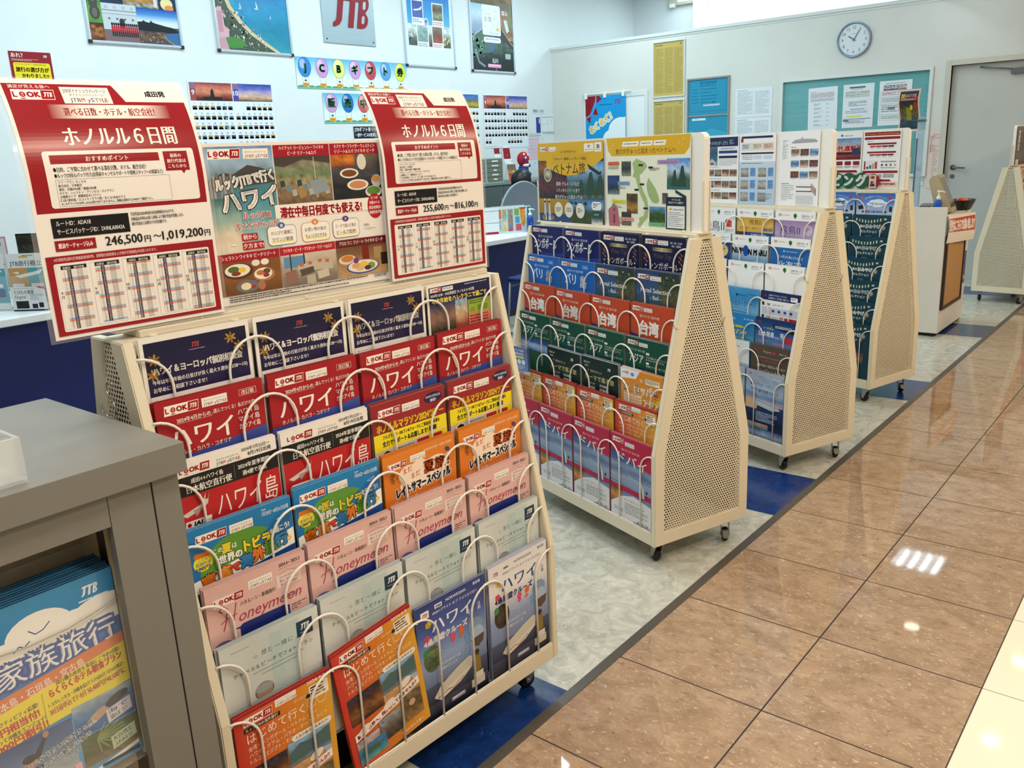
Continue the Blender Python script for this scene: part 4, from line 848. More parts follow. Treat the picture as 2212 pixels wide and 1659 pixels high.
def cv_small():
    a = Art(*A4, '#dfe2e5', edge='#9ea3a8'); a.greek(96, 26, 60, 6, 1, '#778'); a.T('船旅', 120, 48, 14, '#445', 0.02, 'c'); a.T('い新・', 120, 76, 14, '#556', 0.0, 'c'); a.photo(0, 96, 210, 80, ['#b9c6d2', '#7f9bb4', '#5f7f9c'], 8, 10, 8, 0.3); a.P([(96, 120), (130, 108), (150, 120), (130, 130)], '#37424f'); return a
def cv_regent():
    a = Art(*A4, '#54463c', edge='#6a5a4e'); jtb(a, 16, 26, 9, '#9c3a3a'); a.T('Regent', 70, 30, 15, '#b9a894', 0.0, fit=44, sk=0.2); a.E(128, 26, 9, 7, '#b8303a'); a.T('2026.6～12', 156, 26, 7.5, '#e6ded4', 0.01, fit=40); a.T('食・遊・船すべて オールインクルーシブ', 40, 54, 8, '#c9b9a6', 0.0, fit=130); a.T('クルーズ船で行くラグジュアリーな旅', 52, 68, 8.5, '#d2483f', 0.01, fit=122); a.T('JTBクルーズセレクション', 36, 92, 14, '#f0ebe4', 0.01, fit=156); a.T('リージェント', 48, 118, 19, '#f4f0ea', 0.01, fit=98)
    for cx in (160, 184): a.E(cx, 114, 10, 10, '#d9d2c8'); a.greek(cx-6, 109, 12, 9, 3, '#6a5a4e')
    return a
def cv_ship():
    a = Art(*A4, '#4a5a7a', edge='#8a93a6'); a.photo(0, 0, 210, 150, ['#a5adbc', '#8fa3c0', '#a9bdd2', '#5f7fae', '#d9b9a2'], 9, 12, 12, 0.22); a.G(0, 140, 210, 157, ['#27385e', '#151f3c', '#22345a']); jtb(a, 14, 22, 10, RED); a.E(84, 24, 12, 4, '#b9848c'); a.greek(140, 18, 50, 8, 2, '#c9d2e0'); a.E(34, 58, 8, 7, '#b8303a', 12); a.T('バイキング・エデン', 44, 62, 13, '#20304f', 0.01, fit=100); a.T('2025', 28, 86, 16, '#1f4a8a', 0.03, fit=38); a.T('神戸発着クルーズ', 72, 90, 17, '#1f355f', 0.02, fit=112)
    a.E(24, 150, 44, 26, '#d9b08c', 20, 0.2); a.P([(60, 120), (170, 132), (196, 150), (150, 160), (40, 146)], '#b9c3d2'); a.Ln([(60, 126), (180, 142)], 2, '#4a5a7a'); a.photo(0, 168, 210, 40, ['#20335c', '#16233f'], 3, 10, 5, 0.3); a.greek(60, 176, 120, 44, 7, '#9fb0cc', seed=4); a.photo(10, 228, 120, 44, ['#c98a5a', '#2f7f94', '#8a5a3a'], 7, 10, 6, 0.6); a.photo(0, 250, 210, 47, ['#3a4a6a', '#8aa0b8', '#33425c'], 8, 12, 6, 0.6); return a
def cv_souvenir():
    a = Art(*A4, '#0f3b4c', edge='#2c5a66')
    for i in range(9): x = 20+i*17; y = 16+10*math.sin((i/8)*PI); a.RR(x, y, 7, 15, 2, ('#c9d2b0', '#9fb6a8', '#d9cf9a')[i % 3]); a.l -= 1
    a.l += 1; jtb(a, 176, 24, 9, '#eef2f2'); a.T('旅の', 44, 64, 17, '#f2f5f2', 0.03, fit=28); a.T('おみやげ', 76, 66, 23, '#f2f5f2', 0.05, fit=84); a.T('セレクション', 50, 90, 17, '#f2f5f2', 0.03, fit=92)
    a.E(176, 62, 12, 13, '#7f8a8a'); a.E(176, 62, 8, 9, '#b5a894'); a.E(162, 80, 9, 11, '#7f8a8a'); a.E(162, 80, 6, 8, '#b5a894'); a.RR(8, 104, 42, 24, 3, '#163f8f'); a.RR(112, 112, 52, 20, 3, '#3a1d22')
    for i in range(3): a.RR(78+i*12, 104, 8, 30, 2, '#5f7a7a'); a.l -= 1
    a.l += 1; a.photo(20, 150, 160, 60, ['#5a2a30', '#8a6a5a', '#3a2a30'], 4, 10, 6, 0.6); a.photo(20, 214, 90, 30, ['#a04a34', '#5a3a34'], 5, 6, 4, 0.5); a.RR(16, 226, 130, 60, 20, '#1f6f8f'); a.greek(40, 234, 80, 40, 5, '#cfe6ee'); return a
def cv_souvservice():
    a = Art(*A4, '#3a6fc0', edge='#8fa3c0'); a.G(0, 0, 210, 150, ['#2f62ba', '#5f8fd2', '#c4d4ea', '#e6dce6']); cloud(a, 60, 26, 110, '#dfe9f5'); a.E(30, 24, 11, 8, '#c9584a', 12); a.R(176, 12, 14, 18, '#b0404a')
    for i, ch in enumerate('旅の前後ネットでスマートに！'): a.T(ch, 46+i*9, 30-12*math.sin(i/13*PI), 8, '#eaf2fb', 0.02)
    a.T('MJ Service', 76, 58, 16, '#2a4a8a', 0.02, fit=84, sk=0.1); a.T('JTB おみやげサービス', 60, 82, 15, '#e9f1fa', 0.03, fit=130, ol=('#3f6fb0', 0.03)); a.RR(30, 88, 142, 11, 5, '#1f4fa4'); a.T('スマホで簡単・旅のみやげ物', 100, 96.5, 7.5, '#eaf2fb', 0.02, 'c', fit=110); a.P([(8, 66), (36, 60), (40, 80), (12, 84)], '#20242c'); a.R(184, 66, 16, 26, '#222a48')
    a.T('おトクな', 10, 126, 9, '#c0385a', 0.02); a.P([(40, 118), (90, 110), (140, 132), (40, 140)], '#23364a'); a.T('もうみんな実はお手軽です。', 92, 128, 8, '#c0487a', 0.01, fit=104); return a
# ---------------------------------------------------------------- brochures in the rack pockets
POS = ['leftmost', 'second', 'third', 'rightmost']; ROWN = ['top', 'second', 'third', 'fourth', 'fifth', 'sixth', 'bottom']
RN = {1: 'nearest rack', 2: 'second rack', 3: 'third rack', 4: 'fourth rack'}
CV = {'flyer': (cv_flyer, 'white-bordered navy seminar flyer'), 'hale': (cv_halekulani, 'navy New Year hotel flyer'), 'hawaii': (cv_hawaii, 'red Hawaii brochure'), 'isl': (cv_hawaii_island, 'white, black and red island brochure'),
      'mar': (cv_marathon, 'red and yellow marathon brochure'), 'late': (cv_latesummer, 'orange late-summer brochure'), 'fam': (cv_family, 'blue family trip brochure'), 'honey': (cv_honeymoon, 'pink Honeymoon brochure'),
      'photo': (cv_photoplan, 'pale grey-green photo-plan brochure'), 'first': (cv_first, 'orange first-trip brochure'), 'cruB': (lambda: cv_cruise(True), 'blue Hawaii cruise brochure'), 'cruW': (lambda: cv_cruise(False), 'white-topped Hawaii cruise brochure'),
      'sing': (cv_singapore, 'plain navy Singapore brochure'), 'prime': (cv_prime, 'dark navy gold-lettered Singapore brochure'), 'bali': (cv_bali, 'bright blue Bali brochure'), 'balih': (cv_balihotel, 'dark Bali hotel brochure'),
      'tai': (cv_taiwan, 'orange-red Taiwan brochure'), 'asia': (cv_asia, 'dark green Asia brochure'), 'theme': (cv_theme, 'black-green theme-tour brochure'), 'euro': (cv_europe, 'amber Europe and Asia brochure'), 'first2': (lambda: cv_first(False), 'orange first-trip brochure'),
      'dub': (cv_dubai, 'crimson Dubai brochure with tower'), 'asw': (lambda: cv_asuka('w'), 'white cruise catalogue'), 'asg': (lambda: cv_asuka('g'), 'gold-banded cruise catalogue'), 'asp': (lambda: cv_asuka('p'), 'purple-banded cruise catalogue'),
      'nip': (cv_nippon, 'white-to-blue cruise catalogue with blue dot'), 'hok': (cv_hokkaido, 'blue Hokkaido cruise catalogue'), 'sun': (cv_navysun, 'navy cruise catalogue with gold disc'), 'whi': (cv_whitecruise, 'plain white voyage catalogue'),
      'prin': (cv_princess, 'sky-blue cruise catalogue'), 'sch': (cv_schedule, 'navy-topped price leaflet'), 'msc': (cv_msc, 'blue and yellow cruise leaflet'), 'jpn': (cv_japancruise, 'dark blue cruise leaflet'), 'sml': (cv_small, 'pale grey cruise leaflet'),
      'reg': (cv_regent, 'brown luxury cruise brochure'), 'ship': (cv_ship, 'grey-blue ship brochure'), 'ser': (cv_souvservice, 'pale blue souvenir-service leaflet'), 'souv': (cv_souvenir, 'dark teal souvenir catalogue')}
CME = {}
def cover(k, t):
    if (k, t) not in CME: CME[k, t] = CV[k][0]().mesh('brochure_sheet', t)
    return CME[k, t]
LAY = {1: ['flyer flyer flyer hale', 'hawaii hawaii hawaii hawaii', 'isl isl mar mar', 'fam fam late late', 'honey honey honey honey', 'photo photo photo photo', 'first first cruB cruW'],
       2: ['sing sing prime prime', 'bali bali balih balih', 'tai tai tai tai', 'asia asia asia asia', '- theme theme euro', 'first2 first2 first2 first2', 'dub dub dub dub'],
       3: ['- asw asg asp', '- sun nip hok', '- whi whi whi', '- prin prin sch', '- msc msc jpn', '- sml sml reg', '- reg ship ship'],
       4: ['- ser ser ser'] + ['- souv souv souv']*6}
NUDGE = {(1, 6, 0): (0.0, -0.022, 0.0, 0), (1, 6, 1): (0.026, 0.010, -0.115, -0.001), (1, 6, 2): (0.0, -0.006, 0.0, 0.0065), (1, 4, 0): (0, -0.004, 0.008, 0), (1, 3, 0): (0, -0.006, 0.008, 0), (1, 5, 0): (0, -0.004, 0.008, 0), (3, 4, 3): (-0.003, 0, 0.012, 0), (1, 2, 2): (0.001, -0.001, -0.006, 0)}
rnd = random.Random(11)
def place_row(k, r, cells):
    for c, key in enumerate(cells):
        if key == '-': continue
        n = {1: 3, 2: 3, 3: 2, 4: 2}[k]; t = 0.0032
        if key in ('flyer', 'hale'): n = 2; t = 0.0016
        if (k, r) == (1, 6) and c < 3: n = 2
        me = cover(key, t); fn, desc = CV[key]
        du, dz, ry, dv = NUDGE.get((k, r, c), (0, 0, 0, 0))
        v0 = varc(ROWZ[r])+0.0086+dv; z = 1.147-0.1095*r-0.297+dz+rnd.uniform(-0.0015, 0.0015)
        if k == 2 and r >= 4: z += 0.006
        g = f'{desc}s on the {RN[k]}'
        base = RACKM[k]
        for i in range(n):
            w = ry+rnd.uniform(-0.004, 0.004)+(0 if i == 0 else rnd.uniform(-0.005, 0.005))
            M = base @ T(CC[c]+du+rnd.uniform(-0.0012, 0.0012), v0+i*(t+0.0013)+(0.0 if c % 2 else 0.0003), z+(i*rnd.uniform(0.0002, 0.0016)), 0, 0, w)
            if i == 0:
                o = obj('brochure', me); o.matrix_world = M; proto = o
                tag(o, f'{desc}, {POS[c]} pocket, {ROWN[r]} row of the {RN[k]}', 'brochure', g)
            else:
                o = proto.copy(); COL.objects.link(o); o.matrix_world = M
                o['label'] = f'spare copy behind the {desc}, {POS[c]} pocket, {ROWN[r]} row, {RN[k]}'
for k in LAY:
    for r, row in enumerate(LAY[k]): place_row(k, r, row.split())

# ---------------------------------------------------------------- sheets on the rack headers
def curl(v0=0.0, z0=0.235, k=1.75):
    return lambda x, y, z: (x, y+(k*(z-z0)**2 if z > z0 else 0), z-(1.6*(z-z0)**3 if z > z0 else 0))
WD = '水木金土日月火'
def art_price(p1, p2, wide, days0, seed):
    W, H = 300, 418
    a = Art(W, H, '#f2ece6'); r = random.Random(seed); DR = '#9a1a24'
    a.R(6, 9, 288, 208, DR); a.P([(176, 9), (294, 9), (294, 40), (190, 40)], '#f2ece6'); a.T('成田発', 246, 29, 12, '#15151a', 0.04, 'c')
    a.T('満足が見える旅へ', 14, 17, 7, '#f2e4de', 0.02, fit=62); look(a, 14, 20, 66); a.R(90, 14, 78, 30, '#f2ece6'); a.T('JTBダイナミックパッケージ', 94, 24, 8, '#333', 0.02, fit=68); mystyle(a, 96, 21, 66, False)
    a.G(60, 46, 200, 24, [DR, '#f4e6dc', '#f4ece4', '#f4e6dc', DR], True); a.T('選べる日数・ホテル・航空会社！', 158, 64, 15, DR, 0.03, 'c', fit=150)
    a.T('ホノルル６日間', 164, 112, 34, '#f6f0ea', 0.034, 'c', fit=188)
    a.RR(30, 122, 252, 88, 5, '#f2ece6'); a.R(40, 128, 178, 14, DR); a.T('おすすめポイント', 130, 138.5, 9, '#f6f0ea', 0.03, 'c')
    a.P([(226, 127), (270, 127), (270, 160), (262, 160), (258, 166), (254, 160), (226, 160)], DR)
    for i, t in enumerate(('最新の', '旅行代金は', 'こちらから')): a.T(t, 248, 137+i*9, 7, '#f6f0ea', 0.03, 'c')
    a.T('●目的、ご予算に合わせて選べる滞在日数、ホテル、航空会社！', 42, 154, 8.5, '#1c1c20', 0.03, fit=150); a.T('●ルックJTB安心パック付き(出発前キャンセルサポートや現地スタッフへの相談など)', 42, 163, 8, '#1c1c20', 0.025, fit=178)
    a.O(42, 166, 188, 42, 0.4, '#444')
    for i, t in enumerate(('フリープラン ホノルル', '航空会社：日本航空', '便名：往路0784便／復路0783便', 'ホテル：シェラトン・プリンセス・カイウラニ', 'お部屋タイプ：部屋指定なし/ツイン', '【 2名1室利用／エコノミークラス席／おとな1名あたり 】', '※このチラシでのお申し込みは受け付けておりません。詳細は店頭またはWEBでご確認下さい。')):
        a.T(t, 45, 172+i*5.6, 5, '#2a2a2e', 0.02, fit=(44, 36, 58, 86, 64, 102, 150)[i])
    a.R(24, 225, 124, 31, '#17171b'); a.T('ルートID：ADA18', 31, 237, 9.5, '#f0ece6', 0.01, fit=54); a.T('サービスパッケージID：DHNLA0043A', 31, 250, 9.5, '#f0ece6', 0.01, fit=108)
    for i, t in enumerate(('下記代金は2024年8月10日02時現在のものです。', '当商品はお申込み頂く日時により旅行代金が変動します。', '旅行代金は上記時点での目安額です。')): a.T(t, 152, 230+i*8, 6.5, '#2a2a2e', 0.02, fit=(78, 94, 62)[i])
    a.R(24, 260, 64, 17, DR); a.T('燃油サーチャージ込み', 56, 272, 9, '#f6f0ea', 0.03, 'c', fit=54)
    a.T(p1, 104, 275, 21, '#15151a', 0.03, fit=62); a.T('円', 170, 275, 13, '#15151a', 0.03); a.T('～', 186, 273, 15, '#15151a', 0.03); a.T(p2, 202, 275, 21, '#15151a', 0.03, fit=76 if wide else 62); a.T('円', 281 if wide else 267, 275, 13, '#15151a', 0.03)
    a.R(6, 284, 288, 128, DR); a.T('※空港税等(国内空港施設使用料等、国際観光旅客税および海外空港諸税)が必要となります。', 18, 292, 6, '#e8c9c4', 0.015, fit=170); a.RR(16, 296, 268, 110, 3, '#f2ece6')
    cw = 268/5
    for m in range(5):
        x = 18+m*cw; n = (31, 30, 31, 30, 31)[m]; a.O(x, 299, cw-5, 104, 0.3, '#777'); a.T(f'{8+m}', x+4, 345, 6, '#222', 0.03, 'c'); a.T('月', x+4, 352, 6, '#222', 0.03, 'c')
        x += 8; w = cw-13; a.R(x, 300, w, 6, '#17171b'); a.T('出発日', x+w*0.22, 305, 4.2, '#f0ece6', 0.02, 'c'); a.T('旅行代金', x+w*0.7, 305, 4.2, '#f0ece6', 0.02, 'c')
        d0 = days0[m]; lh = 96.5/31
        for i in range(n):
            y = 306.4+i*lh; wd = (d0+i) % 7
            bg = '#f2ece6' if wd < 5 else '#a9bdd6' if wd == 5 else '#e2a184'
            a.R(x, y, w, lh, bg); a.l -= 1; dc = ('#3a3a40' if wd < 5 else '#1b3d9a' if wd == 5 else '#c2272d'); a.R(x+w*0.22, y, w*0.16, lh, dc); a.l -= 1
            a.R(x, y, w, 0.25, '#666'); a.l -= 1
        a.l += 3
        for i in range(n):
            y = 306.4+i*lh+lh*0.8; a.T(str(i+1), x+w*0.11, y, 3.0, '#222', 0.01, 'c'); a.l -= 1; a.T(f'{r.randint(230, 620)},{r.randint(0, 9)}00', x+w*0.7, y, 3.0, '#222', 0.01, 'c'); a.l -= 1; a.T(WD[(d0+i+2) % 7], x+w*0.3, y, 2.6, '#eee', 0, 'c'); a.l -= 1
        a.l += 1
    return a
def art_hawaii_poster():
    W, H = 414, 296
    a = Art(W, H, '#f1ebe4'); R5 = '#a51a2c'
    a.photo(6, 6, 142, 200, ['#5f8cc0', '#9db9d2', '#4a6f78', '#4f8fa0', '#6aa3ad', '#9fc0c0', '#d8cdb6'], 4, 18, 16, 0.2); a.P([(6, 66), (40, 52), (60, 56), (92, 40), (120, 46), (148, 58), (148, 74), (6, 84)], '#4a4642')
    for i in range(7): a.R(10+i*7, 62-(i*5 % 11), 5, 40+(i*5 % 11), ('#8a8a8c', '#a9a29a', '#6f7478')[i % 3])
    a.photo(6, 98, 60, 108, ['#3f6f74', '#8fb0a8', '#d9ccb4', '#e2d8c6'], 6, 8, 10, 0.2); logos(a, 12, 10, 68, 54); a.T('ルックJTBで行く', 22, 84, 24, '#f8f4ee', 0.05, fit=124, rot=-0.13, ol=('#33414f', 0.03)); a.T('ハワイ', 32, 124, 44, '#f8f4ee', 0.05, fit=118, rot=-0.10, ol=('#33414f', 0.02), sy=0.95)
    a.photo(150, 26, 130, 92, ['#4a4036', '#8a8a70', '#5f7a5a', '#9a8a6a', '#8a6f54', '#6a5a48'], 8, 22, 14, 0.7); a.P([(150, 26), (280, 26), (280, 44), (214, 34), (170, 48), (150, 44)], '#4a4240')
    for q in range(9): a.P([(158+q*13, 74+q % 3*9), (168+q*13, 72+q % 3*9), (170+q*13, 84+q % 3*9), (159+q*13, 86+q % 3*9)], ('#2f4a4a', '#6a8a90', '#a8b2ae')[q % 3]); a.l -= 1
    a.l += 1; a.Ln([(240, 30), (243, 110)], 1.6, '#c9c2b4'); a.P([(226, 76), (262, 72), (272, 96), (236, 104)], '#8b9aa2'); a.P([(196, 92), (214, 90), (218, 104), (202, 110)], '#a5824f')
    a.photo(282, 26, 126, 92, ['#6a5a48', '#4a4a50', '#2a2c33', '#26282e'], 9, 12, 10, 0.4); a.photo(282, 26, 60, 26, ['#b0562a', '#c77b2e', '#8a3a2a'], 10, 8, 4, 0.6); a.E(360, 44, 12, 16, '#d9d4c8')
    for cx, cy, rx, ry, c in ((326, 66, 24, 10, '#ece6dc'), (326, 66, 19, 7, '#7a4a2c'), (346, 90, 28, 11, '#ece6dc'), (346, 90, 22, 8, '#c98a62'), (396, 84, 14, 13, '#b0bcc4'), (394, 80, 10, 7, '#c98a4a'), (386, 106, 22, 12, '#e4ddd2'), (386, 104, 18, 9, '#5f8a3a')): a.E(cx, cy, rx, ry, c)
    a.R(150, 6, 130, 22, R5); a.R(282, 6, 126, 22, R5)
    for t, x, y in (('ハイアット リージェンシー ワイキキ', 215, 15), ('ビーチ リゾート&スパ', 215, 25), ('モアナ サーフライダー ウェスティン', 345, 15), ('リゾート&スパ ワイキキ ビーチ', 345, 25)): a.T(t, x, y, 8.5, '#f6efe8', 0.02, 'c', fit=(104 if len(t) > 14 else 66))
    a.R(140, 118, 268, 26, '#f1ebe4'); a.T('滞在中毎日何度でも使える!', 152, 142, 22, '#b3202e', 0.045, fit=198); a.T('ルックJTB', 70, 138, 15, '#b3202e', 0.03, fit=60, ol=('#f4efe9', 0.03)); a.T('ルアナラウンジが', 52, 158, 16, '#b3202e', 0.03, fit=92, ol=('#f4efe9', 0.03))
    a.E(386, 136, 20, 26, '#b3202e', 26)
    for i, t in enumerate(('５つの', '対象ホテル', '宿泊者限定!', '追加代金不要')): a.T(t, 386, 122+i*10, 7.5, '#f8f0ea', 0.03, 'c', fit=(18, 28, 32, 32)[i])
    a.R(62, 166, 34, 13, '#b3202e'); a.T('朝から', 79, 176, 10, '#f8f0ea', 0.03, 'c'); a.R(62, 182, 46, 14, '#b3202e'); a.T('夕方まで!', 85, 193, 10.5, '#f8f0ea', 0.03, 'c'); a.P([(36, 186), (44, 182), (50, 186)], '#f4f0ea')
    for x, w, c, k, t1, t2 in ((118, 64, '#2f62a8', '朝', 'のんびり優雅に', 'ラウンジ朝食'), (196, 66, '#d98a3a', '昼', 'お買い物の後は', 'ちょっとひとやすみ'), (272, 66, '#5a3f86', '夕', 'ビーチで遊んだ後は', 'ビールで乾杯!')):
        a.RR(x-0.8, 157.2, w+1.6, 37.6, 9, c); a.RR(x, 158, w, 36, 8.4, '#f6f1ea'); a.E(x+w/2, 157, 8, 6, c, 14); a.T(k, x+w/2, 160, 7, '#f8f0ea', 0.03, 'c'); a.R(x+8, 186, w-16, 3.5, '#ede28a'); a.T(t1, x+w/2, 174, 8.5, '#4a4038', 0.01, 'c', fit=w-14); a.T(t2, x+w/2, 187, 9, '#4a4038', 0.02, 'c', fit=w-16)
    a.T('詳細は', 352, 176, 6, '#555', 0, fit=14); a.T('こちらから>>>', 352, 184, 6, '#555', 0, fit=30)
    for i, (x, w) in enumerate(((6, 132), (140, 132), (274, 134))): a.R(x, 200, w, 16, ('#a51a2c', '#b3202e', '#6a1a20')[i])
    for t, x in (('シェラトン ワイキキ ビーチリゾート', 72), ('ワイキキ・ビーチ・マリオット・リゾート&スパ', 206), ('アロヒラニ リゾート ワイキキ ビーチ', 341)): a.T(t, x, 211, 9, '#f8f0ea', 0.02, 'c', fit=116)
    a.photo(6, 216, 132, 62, ['#7a4e2c', '#8a5a34', '#6a4224'], 12, 10, 6, 0.25)
    for cx, cy, rx, ry, c in ((46, 234, 32, 15, '#5a3a22'), (44, 232, 27, 12, '#ece5da'), (36, 230, 12, 6, '#5a6a3a'), (54, 232, 8, 5, '#e9c84a'), (40, 238, 10, 4, '#8a3a24'), (84, 222, 9, 6, '#e4ded4'), (104, 222, 9, 6, '#ece7de'), (100, 246, 24, 13, '#a5784a'), (98, 244, 20, 11, '#ece5da'), (92, 242, 9, 5, '#c07a3a'), (104, 248, 7, 4, '#a4303a'), (106, 240, 8, 5, '#6a4a2a'), (62, 264, 25, 12, '#6f7074'), (58, 264, 11, 7, '#ecd9ae'), (74, 266, 5, 3, '#a4303a'), (92, 266, 8, 9, '#b0705a')): a.E(cx, cy, rx, ry, c)
    a.photo(140, 216, 132, 62, ['#cfc2b2', '#b9a894', '#8f8478', '#6f675e'], 14, 12, 7, 0.25); a.R(146, 220, 50, 22, '#5f8fb8'); a.R(160, 216, 3, 40, '#3a3430'); a.R(192, 216, 3, 36, '#3a3430')
    for pts, c in (([(176, 240), (226, 232), (262, 236), (262, 254), (222, 252), (180, 258)], '#c2b5a4'), ([(180, 248), (214, 244), (216, 256), (184, 262)], '#57504a'), ([(146, 250), (172, 246), (176, 272), (148, 276)], '#8f6a5f'), ([(196, 262), (216, 260), (218, 278), (196, 278)], '#b9ae9f'), ([(222, 256), (250, 252), (252, 268), (224, 272)], '#c9beaf')): a.P(pts, c)
    for x, y in ((182, 236), (202, 234), (226, 232), (244, 234)): a.R(x, y, 9, 6, '#c06a4a')
    a.photo(274, 216, 134, 62, ['#6a4a34', '#8a6644', '#b08a5c', '#b9966a'], 15, 10, 7, 0.25); a.R(340, 216, 18, 34, '#7a2418'); a.R(372, 222, 22, 24, '#a98a60'); a.R(390, 236, 18, 26, '#2a211c')
    for cx, cy, rx, ry, c in ((300, 242, 22, 10, '#d9d2c6'), (300, 240, 16, 7, '#c9803a'), (340, 260, 44, 15, '#41558f'), (340, 259, 40, 13, '#e6dfd4'), (322, 257, 12, 6, '#d9a06a'), (342, 256, 11, 7, '#e2c25a'), (362, 260, 10, 7, '#7f9a3a'), (352, 264, 9, 5, '#5a2a44'), (332, 264, 11, 5, '#d9b98a'), (322, 246, 7, 6, '#7a3a7a')): a.E(cx, cy, rx, ry, c)
    a.greek(20, 281, 330, 12, 3, '#4a4540', 0.55, seed=3); a.greek(368, 281, 34, 6, 2, '#6a6560', seed=4); return a
def art_vietnam1():
    W, H = 414, 292
    a = Art(W, H, '#2a2c33'); a.photo(0, 90, 210, 110, ['#3a3a36', '#4a2f36', '#5a2f3a', '#2f2a30'], 3, 18, 12, 0.8); a.photo(190, 70, 224, 140, ['#3f7ec4', '#8fb6dc', '#3a5a6a', '#35584a', '#3f6a7a'], 4, 18, 12, 0.3)
    for pts in ([(250, 190), (270, 140), (284, 134), (300, 190)], [(300, 192), (330, 110), (346, 106), (368, 190)], [(356, 190), (384, 124), (400, 118), (414, 150), (414, 190)]): a.P(pts, '#2f4a3e')
    for q in range(7): a.P([(250+q*22, 196), (262+q*22, 186), (268+q*22, 198)], ('#8a6a44', '#5a4434')[q % 2]); a.l -= 1
    a.l += 1; a.photo(14, 40, 70, 60, ['#6a3a2c', '#a4602a', '#3a3a2a'], 6, 10, 8, 0.9)
    pts = [(0, 0), (414, 0), (414, 60)]; pts += [(414-414*i/12+0, 62+58*math.sin(PI*i/12)) for i in range(1, 12)]; a.P(pts+[(0, 60)], '#dcae24')
    a.photo(6, 64, 50, 56, ['#6a3a2c', '#a4602a', '#3a3a2a'], 6, 8, 8, 0.9)
    logos(a, 14, 14, 58, 46); a.RR(302, 8, 56, 28, 2, '#f1ede4'); a.E(330, 18, 8, 5, '#d9862a'); a.T('Vietnam Airlines', 330, 31, 6.5, '#1f5a6a', 0.01, 'c', fit=46); a.RR(364, 6, 40, 32, 2, '#f1ede4'); a.T('30', 384, 26, 18, '#2a2a2a', 0.04, 'c'); a.greek(370, 30, 28, 3, 1, '#666')
    a.T('＼ルックJTBで見つける／', 200, 38, 11, '#4a3a10', 0.0, 'c', fit=118); a.O(100, 46, 226, 26, 0.6, '#a8821a'); a.T('かわいい 美味しい 行って満足', 212, 64, 13, '#3a3010', 0.0, 'c', fit=204); a.T('ベトナム旅', 102, 112, 42, '#2a2416', 0.0, fit=204, sy=1.1)
    a.P([(318, 78), (390, 108), (402, 104), (398, 116), (384, 118), (330, 96)], '#20303f'); a.E(64, 116, 26, 27, '#e9e4da', 26); a.E(64, 116, 23, 24, '#7a7a5f', 26); a.photo(48, 100, 32, 32, ['#8a8a6a', '#c9c2ae', '#6a6a4a'], 8, 6, 6, 0.7)
    for i, t in enumerate(('雑貨･グルメ･スパなど', 'シティからリゾートまで', '魅力がぎゅっと詰まってる!')): a.T(t, 120-(8 if i == 2 else 0), 156+i*24, 16, '#f4f0e8', 0.0, fit=(150, 150, 176)[i])
    a.photo(0, 206, 210, 62, ['#b08a2a', '#a8801f', '#9c7420'], 9, 10, 6, 0.12); a.photo(196, 206, 218, 84, ['#3f6ea8', '#6f9ac8', '#3a4f4a', '#44502c', '#3a4a2a'], 10, 16, 8, 0.4); a.R(0, 262, 210, 30, '#2a4a7a')
    for x in (212, 240, 268, 300): a.Ln([(x, 282), (x+4, 222)], 2.4, '#2a2620'); a.E(x+4, 220, 12, 6, '#2c3a24', 9)
    for x in (40, 70): a.P([(x-5, 222), (x+5, 222), (x+11, 288), (x-9, 288)], '#b9cbe6'); a.E(x, 216, 5, 6, '#1d1614'); a.P([(x-8, 214), (x, 205), (x+8, 214)], '#e9dcc0')
    a.E(30, 278, 12, 12, '#2c2c3a', 18); a.E(30, 278, 10, 10, '#a07a24', 18); a.E(92, 278, 12, 12, '#2c2c3a', 18); a.E(92, 278, 10, 10, '#a07a24', 18); a.Ln([(30, 278), (50, 262), (92, 278)], 1.6, '#2c2c3a')
    for x in (132, 200, 272): a.E(x, 246, 27, 28, '#e6e2d2', 26); a.greek(x-17, 238, 34, 17, 3, '#6a6450', seed=x)
    a.RR(342, 212, 58, 30, 12, '#eef0ee'); a.greek(350, 218, 42, 18, 3, '#4a5a6a'); a.R(350, 246, 50, 28, '#17503f'); a.T('アジア', 370, 262, 10, '#eef0ea', 0.02, 'c'); a.photo(340, 270, 66, 22, ['#4a5a7a', '#8a8a8a', '#e4e4e4'], 12, 6, 3, 0.6); return a
